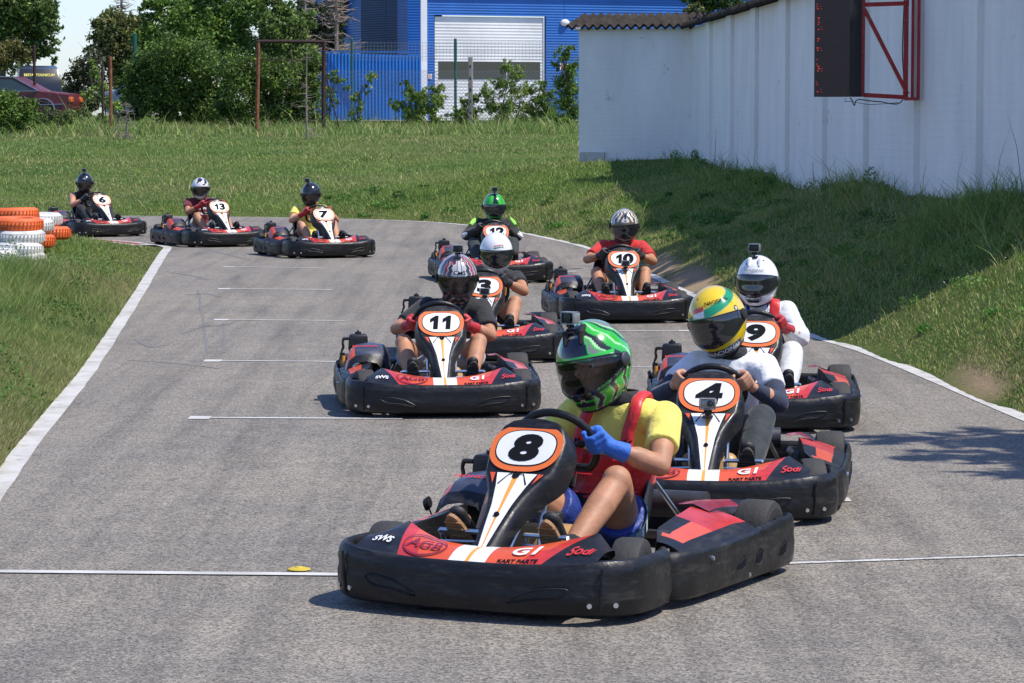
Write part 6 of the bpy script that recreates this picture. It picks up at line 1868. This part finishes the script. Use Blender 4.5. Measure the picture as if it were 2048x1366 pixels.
    if g('undersleeve'):
        for s_ in (-1, 1):
            Q = Blob(); wr_ = HD[s_]+(EL[s_]-HD[s_]).normalized()*.085; Q.cap(mix(SH[s_], EL[s_], .3), .058, EL[s_], .050); Q.cap(EL[s_], .050, wr_, .034, flat1=True); Q.build('undersleeve', CL[g('undersleeve')], body, vx, 2, noise=.003, seed=3)
    if g('vest'):
        Q = Blob(); e = ex+.018; Q.cap(pel+Vector((0,.01,.06)), .125+e, wst, .118+e, .85, (1,0,0), flat0=True); Q.cap(wst, .120+e, mix(wst, chs, 1.0), .146+e, .80, (1,0,0), flat1=True)
        vst = Q.build('padded_vest', CL['vest'], body, vx, 2, noise=.002, seed=2)
        mb = MB(); 
        for zz in (.24,.33,.40): 
            mb.tube([Vector((lean*(zz-.1)+.168*math.sin(a), .185+(zz-.25)*.12-.150*math.cos(a), zz)) for a in np.linspace(-1.25, 1.25, 17)], .0035, 5)
        mb.build('quilt_seam', K_ink if False else CL['vest'], vst)
        mb = MB(); a_, b_ = -.55, .55
        mb.grid([[Vector((lean*(zz-.1)+.176*math.sin(a), .195+(zz-.25)*.12-.158*math.cos(a), zz)) for a in np.linspace(a_, b_, 9)] for zz in (.275,.33)]); mb.build('buckle_strap', CL['black'], vst, 60)
        for s_ in (-1, 1):
            pts = catmull([nck+Vector((s_*.085,.085,-.03)), nck+Vector((s_*.088,.03,.040)), nck+Vector((s_*.092,-.055,.026)), nck+Vector((s_*.096,-.096,-.02)), chs+Vector((s_*.10,-.140,.075)), chs+Vector((s_*.11,-.150,-.02)), wst+Vector((s_*.11,-.150,.09))], 6)
            mb = MB(); rows = []
            for i, p in enumerate(pts):
                t = (pts[min(i+1,len(pts)-1)]-pts[max(i-1,0)]).normalized(); sd_ = Vector((1,0,0)); nn2 = t.cross(sd_).normalized()*-1
                w_ = .026; rows.append([p+sd_*w_*math.cos(a)+nn2*.013*math.sin(a) for a in np.linspace(0, 2*math.pi, 11)[:-1]])
            mb.grid(rows, cv=True); mb.build('shoulder_strap', CL['vest'], vst, 60)
        mb = MB()
        for s_ in (-1, 1):
            mb2 = MB(); mb2.tube([chs+Vector((s_*.11,-.140,-.01)), wst+Vector((s_*.09,-.150,.05))], .008, 6); mb2.build('webbing', CL['black'], vst)
    if g('straps'):
        for s_, cc in ((-1, 'vest'), (1, 'vest')):
            pts = catmull([nck+Vector((s_*.10,.07,-.02)), nck+Vector((s_*.105,.01,.040)), nck+Vector((s_*.11,-.06,.01)), chs+Vector((s_*.10,-.125,.04)), wst+Vector((s_*.09,-.135,.05))], 6); mb = MB(); rows = []
            for i, p in enumerate(pts): rows.append([p+Vector((-.03,0,0)), p+Vector((0,-.008,.006)), p+Vector((.03,0,0))])
            mb.grid(rows); mb.build('shoulder_strap', CL[cc], shirt, 60)
            mb = MB(); mb.grid([[p+Vector((s_*-.055-.012,0,0)), p+Vector((s_*-.055+.012,0,0))] for p in pts[2:]]); mb.build('blue_trim', CL['short_blue'], shirt, 60)
    if g('yoke'):
        for s_ in (-1, 1):
            mb = MB(); pts = [mix(SH[s_], EL[s_], t)+Vector((s_*.03,-.05,.045)) for t in (-.1,.15,.45)]; mb.tube(pts, [.022,.030,.022], 8); mb.build('shoulder_panel', CL['lime'], shirt)
            mb = MB(); mb.tube([mix(SH[s_], EL[s_], t)+Vector((s_*.032,-.042,.0)) for t in (.5,.8,1.0)]+[mix(EL[s_], HD[s_], .3)+Vector((s_*.03,-.02,.0))], [.020,.030,.030,.018], 8); mb.build('sleeve_panel', CL['whiteflat'], shirt)
    if g('chest_text'):
        for i, (t_, sz) in enumerate(g('chest_text')):
            mb = MB(); c = chs+Vector((0,-.168,.05-i*.075)); put_text(mb, t_, frame(c, (1,0,0), (0,.25,1)), 0, sz, sz*.03, 0, 1.1); mb.build('lettering', g('text_mat', CL['whiteflat']), shirt, 0)
    # neck collar
    mb = MB(); mb.lathe([(.066,-.01),(.078,.0),(.082,.02),(.078,.045),(.066,.055)], nck+Vector((0,-.004,.0)), None, 22); 
    if g('collar', True): mb.build('neck_collar', CL['suit'] if g('shirt') == 'suit' else CL['black'], body, 60)
    # ---------- shorts / trousers
    Q = Blob(); e = .012; leg = g('leg', .55)
    Q.cap(pel+Vector((-.055,.0,0)), .112+e*.3, pel+Vector((.055,0,0)), .112+e*.3); Q.cap(pel, .125, pel+(wst-pel)*.5, .115, .9, (1,0,0))
    for s_ in (-1, 1):
        if leg <= 1: Q.cap(HP[s_], .096+e*.6, mix(HP[s_], KN[s_], leg), .078+e*1.3+(.015 if leg < .9 else 0), flat1=True)
        else:
            Q.cap(HP[s_], .096+e*.6, mix(HP[s_], KN[s_], .5), .082+e); Q.cap(mix(HP[s_], KN[s_], .5), .082+e, KN[s_], .060+e); Q.cap(KN[s_], .060+e, mix(KN[s_], AN[s_], .4), .060+e); Q.cap(mix(KN[s_], AN[s_], .4), .060+e, mix(KN[s_], AN[s_], .95), .044+e, flat1=True)
    pants = Q.build('trousers' if leg > 1 else 'shorts', CL[g('pants', 'black')], body, vx*1.1, 3, noise=.0055, nscale=8, seed=cfg['seed']+1)
    if g('stripe'):
        for s_ in (-1, 1):
            E = mix(HP[s_], KN[s_], leg); ax = (KN[s_]-HP[s_]).normalized(); sd_ = Vector((s_, 0, 0)); sd_ = (sd_-ax*sd_.dot(ax)).normalized(); b_ = ax.cross(sd_)
            mb = MB(); mb.grid([[E-ax*d_+(sd_*math.cos(a)+b_*math.sin(a))*(.113+.0) for a in np.linspace(-1.0, 1.0, 9)] for d_ in (.012,.10)]); mb.build('side_panel', CL['ltblue'], pants, 60)
            for k in range(3):
                mb = MB(); mb.grid([[E-ax*d_+(sd_*math.cos(a)+b_*math.sin(a))*(.116) for a in (-.6+k*.5, -.45+k*.5)] for d_ in (.014,.098)]); mb.build('white_stripe', CL['whiteflat'], pants, 60)
    # ---------- shoes
    for s_ in (-1, 1):
        d = (TO[s_]-AN[s_]).normalized(); nrm = Vector((0,-d.z,d.y)); 
        if nrm.y > 0: nrm = -nrm
        heel = AN[s_]-d*.045+nrm*.02; toe = TO[s_]+d*.045+nrm*.012
        Q = Blob(); Q.cap(heel-nrm*.012, .041, mix(heel, toe, .5)-nrm*.01, .043, .95, (1,0,0)); Q.cap(mix(heel, toe, .5)-nrm*.006, .045, toe, .036, .7, (1,0,0)); Q.cap(AN[s_]+Vector((0,.01,.0)), .046, AN[s_]+(KN[s_]-AN[s_]).normalized()*.035, .045, flat1=True)
        so = Q.build('shoe', CL[g('shoe', 'shoe')], body, vx, 2)
        mb = MB(); rows = []
        pts2 = []
        for k in range(24):
            w = 2*math.pi*k/24; ln = math.cos(w); wd = math.sin(w)*(.043+.006*ln-.01*max(0, -ln)); pts2.append((wd, ln))
        cN = mix(heel, toe, .5)+nrm*.032; hl = (toe-heel).length/2+.040
        for o_, f_ in ((0,1.0),(.014,1.0),(.017,.93)): rows.append([cN+Vector((wd*f_,0,0))+d*(ln*hl*f_)+nrm*o_ for wd, ln in pts2])
        mb.grid(rows, cv=True); mb.poly(rows[-1]); 
        for k in range(9): mb.rbox(cN+d*(hl*(-.8+.2*k))+nrm*.0175, (.066,.008,.006), .002, 0, d.to_track_quat('Y','Z').to_matrix(), n=4)
        mb.build('sole', CL[g('sole', 'sole_d')], so, 40)
        if g('sock'):
            Q = Blob(); Q.cap(AN[s_]+(KN[s_]-AN[s_])*.05, .044, AN[s_]+(KN[s_]-AN[s_])*.22, .043, flat1=True); Q.build('sock', CL[g('sock')], so, vx, 1)
    # ---------- gloves
    if hands:
        gm = CL[g('gloves')]
        for s_ in (-1, 1):
            Q = Blob(); wr_ = HD[s_]+(EL[s_]-HD[s_]).normalized()*.075
            add_hand(Q, HD[s_], wr_, C, nn, up_, s_, 1.22); Q.cap(mix(HD[s_], wr_, .6), .034, HD[s_]+(EL[s_]-HD[s_]).normalized()*(.135 if g('gloves') != 'blackg' else .10), .043, .9, flat1=True)
            gl = Q.build('glove', gm, body, .0055 if near >= 2 else .007, 1, noise=.0012, nscale=25, seed=4)
    # ---------- helmet
    texts = g('texts', ())
    hm = make_helmet(body, hc, rot, cfg['paint'], cfg['visor'], texts, g('vents', False), scale=g('hscale', 1.0))
    mb = MB(); mb.tube([H(-.07,-.03,-.11), H(-.035,-.045,-.150), H(0,-.045,-.16), H(.035,-.045,-.150), H(.07,-.03,-.11)], .006, 6); mb.build('chin_strap', CL['black'], hm)
    if g('cam'):
        a0, t0, rz = g('cam'); q = hpt(a0, t0, -.002)*g('hscale', 1.0); M4 = Matrix.Translation(loc) @ Matrix.Rotation(yaw, 4, 'Z') @ Matrix.Scale(g('size', 1.0), 4)
        place_camera(M4 @ (hc+rot@q), yaw+hy+R(rz), g('cam_label'), grey=False, scale=.95)
    if g('clip'):
        mb = MB(); mb.tube([(lean*.8+.10,.05,.47+sc),(lean*.8+.105,.045,.53+sc)], .008, 6); mb.build('strap_clip', K_stripe, shirt)
    return body
def add_hand(Q, hd, wr_, C, nn, up_, s_, f):
    """fist closed round the wheel rim: palm on the driver's side, four unequal bent fingers over it, thumb from the side of the palm"""
    rad = (hd-C).normalized(); tan = nn.cross(rad).normalized()      # along the rim
    if tan.z < 0: tan = -tan
    palm = hd+nn*.028+rad*.012
    Q.cap(wr_, .026*f, palm, .027*f, .8); Q.cap(palm-tan*.026, .019*f, palm+tan*.026, .020*f)
    for k, (o_, r_, l_) in enumerate(((.031,.0098,1.0),(.0105,.0104,1.08),(-.0105,.0100,1.02),(-.030,.0088,.85))):
        b = palm+tan*o_*(1+.10*(f-1))+rad*.014; r1 = r_*f
        p1 = b+(rad*.016-nn*.022)*l_; p2 = hd+tan*o_*1.05+(-nn*.026*l_+rad*.014); p3 = hd+tan*o_+(-nn*.026-rad*.014*l_)
        Q.cap(b, r1*1.08, p1, r1*1.04, n=10, k=3); Q.cap(p1, r1*1.03, p2, r1, n=10, k=3); Q.cap(p2, r1, p3, r1*.88, n=10, k=3)
    tb = palm+tan*.030-rad*.008; t1 = hd+tan*.046-rad*.020+nn*.010; t2 = hd+tan*.050-rad*.022-nn*.014
    Q.cap(palm+tan*.012, .015*f, tb, .0125*f, n=10, k=3); Q.cap(tb, .0120*f, t1, .0112*f, n=10, k=3); Q.cap(t1, .0110*f, t2, .0092*f, n=10, k=3)
# ================================================================ THE FIELD OF KARTS
BASE = [o for o in [KART0]][0]
def place_kart(first, px, py, yaw_deg, num, label, dcfg, adj=(0, 0)):
    yaw = -R(yaw_deg)
    p = ground(px, py, .035); fwd = Vector((-math.sin(R(yaw_deg)), -math.cos(R(yaw_deg)), 0))
    c = Vector((p.x, p.y, 0))-fwd*1.0
    c.z = 0
    k = BASE if first else copy_tree(BASE)
    return k, c, yaw
KARTS = []
CF = [
 # px, py, yaw, number, kart label, driver
 (922,1224,26,'8','leading black and red go kart number 8 turning at the start line',
  dict(label='driver in yellow t-shirt, red rib vest and blue gloves with green and black helmet', near=2, seed=1, size=1.05, hscale=1.07, lean=.09, hx=-.09, hyaw=-6, hpitch=12, hroll=-10, fwd=-.03, hfwd=-.02, tall=.02, shirt='yellow', sleeve=.62, vest=True, gloves='blue', pants='short_blue', stripe=True, leg=.42, tan=True, shoe='shoe', sole='sole', sock='black',
       paint=paint_green, visor=V_clear, vents=True, texts=(), cam=(-20,62,-12), cam_label='action camera in a clear case on top of the green and black helmet', hang_l=8, hang_r=-30, elb=1.0, chest_text=(('HUNGARY',.05),), text_mat=K_ink)),
 (1404,1040,7,'4','go kart number 4 just behind the leader with a grey camera on its number plate',
  dict(label='driver in white t-shirt over navy sleeves with yellow and green helmet and bare hands', near=2, seed=2, hscale=1.07, lean=.07, hx=-.07, hyaw=-18, hpitch=14, hroll=-14, fwd=-.04, hfwd=-.02, tall=.03, hz=.03, shw=.165, shirt='white', sleeve=.60, undersleeve='navy', gloves=None, pants='dark', leg=1.5, collar=True,
       paint=paint_yellow, visor=V_dark, texts=(('NACIONAL',18,-43,.030,'W',1.0),('NACIONAL',34,44,.024,'K',1.0)), hang_l=24, hang_r=24)),
 (892,828,-4.5,'11','go kart number 11 second from the front on the left',
  dict(label='driver in black t-shirt and red gloves with silver, red and black striped helmet', near=1.5, seed=3, hyaw=2, hpitch=14, lean=.125, hang_l=-4, hang_r=-4, shirt='black', sleeve=.75, gloves='redg', pants='grey', leg=.7, tan=True, tall=.0,
       paint=paint_cms, visor=V_mid, texts=(('CMS',0,28,.034,'K',1.2),), cam=(-8,72,0), cam_label='dark action camera behind the crown of the silver and red helmet', elb=1.0, knee=.5)),
 (1516,858,3,'9','go kart number 9 half hidden behind kart 4',
  dict(label='driver in white racing overall with red straps and gloves and plain white sport helmet', near=1.2, seed=4, hyaw=-14, hpitch=2, hx=.0, lean=.025, shirt='suit', sleeve=2.0, gloves='redg', pants='suit', leg=1.5, straps=True, crease=.013, tall=.03,
       paint=paint_white_sport, visor=V_dark, vents=True, texts=(('SCHUBERTH',0,29,.018,'G',1.2),), cam=(-14,72,0), cam_label='grey cased action camera on top of the white sport helmet')),
 (974,720,-3,'3','go kart number 3 directly behind kart 11',
  dict(label='driver in black polo shirt with bare arms and plain white helmet bearing a small flag', near=1.2, seed=5, hyaw=2, hpitch=12, lean=.11, shirt='black', sleeve=.55, gloves='blackg', pants='black', leg=.6, tan=True, tall=-.02, clip=True,
       paint=paint_white, visor=V_dark, elb=1.0, knee=.5)),
 (1262,641,-5,'10','go kart number 10 near the right edge line with a small camera on its plate',
  dict(label='driver in bright red t-shirt and black gloves with white, gold and black flamed helmet', seed=6, hyaw=-4, hpitch=14, lean=.075, shirt='red', sleeve=.75, gloves='blackg', pants='dark', leg=.6, tan=True, tall=.03,
       paint=paint_flames, visor=V_dark, elb=1.1)),
 (1005,562,-8,'12','go kart number 12 farthest back of the centre group',
  dict(label='driver in black suit with lime and white shoulders and bright green helmet with black stripe', seed=7, hyaw=0, hpitch=8, lean=.055, shirt='black', sleeve=2.0, gloves='blackg', pants='dark', leg=1.5, yoke=True, tall=.01,
       paint=paint_green_black, visor=V_dark, cam=(-4,74,0), cam_label='tall mounted action camera on the green helmet with black stripe')),
 (674,512,-22,'7','go kart number 7 rounding the bend, rightmost of the three on the left',
  dict(label='driver in plain yellow t-shirt and red gloves with black helmet', seed=8, hyaw=-38, hpitch=14, hroll=0, lean=.01, fwd=-.06, shirt='yellow', sleeve=.6, gloves='redg', pants='blackg', leg=.55,
       paint=paint_black2, visor=V_mid, cam=(-20,70,0), cam_label='small dark action camera on the black helmet above the yellow shirt')),
 (468,490,-28,'13','go kart number 13 in the middle of the three in the bend',
  dict(label='driver in maroon t-shirt with white print and black and white helmet', seed=9, hyaw=-26, hpitch=8, lean=-.04, fwd=-.03, shirt='maroon', sleeve=.6, gloves='redg', pants='grey', leg=.6, tan=True,
       paint=paint_camo, visor=V_mid, chest_text=(('SHOW ME',.055),('THE GAS',.05)), collar=False)),
 (232,470,-31,'6','go kart number 6 last in line beside the painted tyres',
  dict(label='driver in black sleeveless top, black gloves and trousers with black helmet', seed=10, hyaw=-24, hpitch=8, lean=-.03, fwd=-.04, shirt='black', sleeve=0, gloves='blackg', pants='black', leg=1.5,
       paint=paint_black, visor=V_mid, cam=(-8,74,0), cam_label='silver fronted action camera on the black helmet by the tyre barrier')),
]
TM = {'W': K_txtw, 'K': K_ink, 'G': mat('grey_lettering', (.28,.28,.28), .4)}
roots = []
for i, cf in enumerate(CF):
    k = BASE if i == 0 else copy_tree(BASE)
    roots.append(k)
for k, (px, py, yd, num, lb, dc) in zip(roots, CF):
    yaw = -R(yd); p = ground(px, py, .03); fwd = Vector((-math.sin(R(yd)), -math.cos(R(yd)), 0)); c = Vector((p.x, p.y, 0))-fwd*1.0*dc.get('size', 1.0)
    k.location = c; k.rotation_euler = (0, 0, yaw); k.scale = (dc.get('size', 1.0),)*3; tag(k, lb, 'go kart', 'racing go karts of the same build')
    ff = [o for o in children(k) if o.name.startswith('front_fairing')][0]
    number_plate(k, ff, num)
    dc['texts'] = tuple((a, b, c_, d, TM[e], f) for a, b, c_, d, e, f in dc.get('texts', ()))
    make_driver(c, yaw, dc)
    if num in ('4', '10', '3'):
        M4 = Matrix.Translation(c) @ Matrix.Rotation(yaw, 4, 'Z')
        place_camera(M4 @ Vector((.0,-.592,.455)), yaw, {'4':'silver grey action camera fixed below the number 4','10':'small action camera fixed below the number 10','3':'small action camera fixed below the number 3'}[num], grey=(num == '4'), scale=1.0)
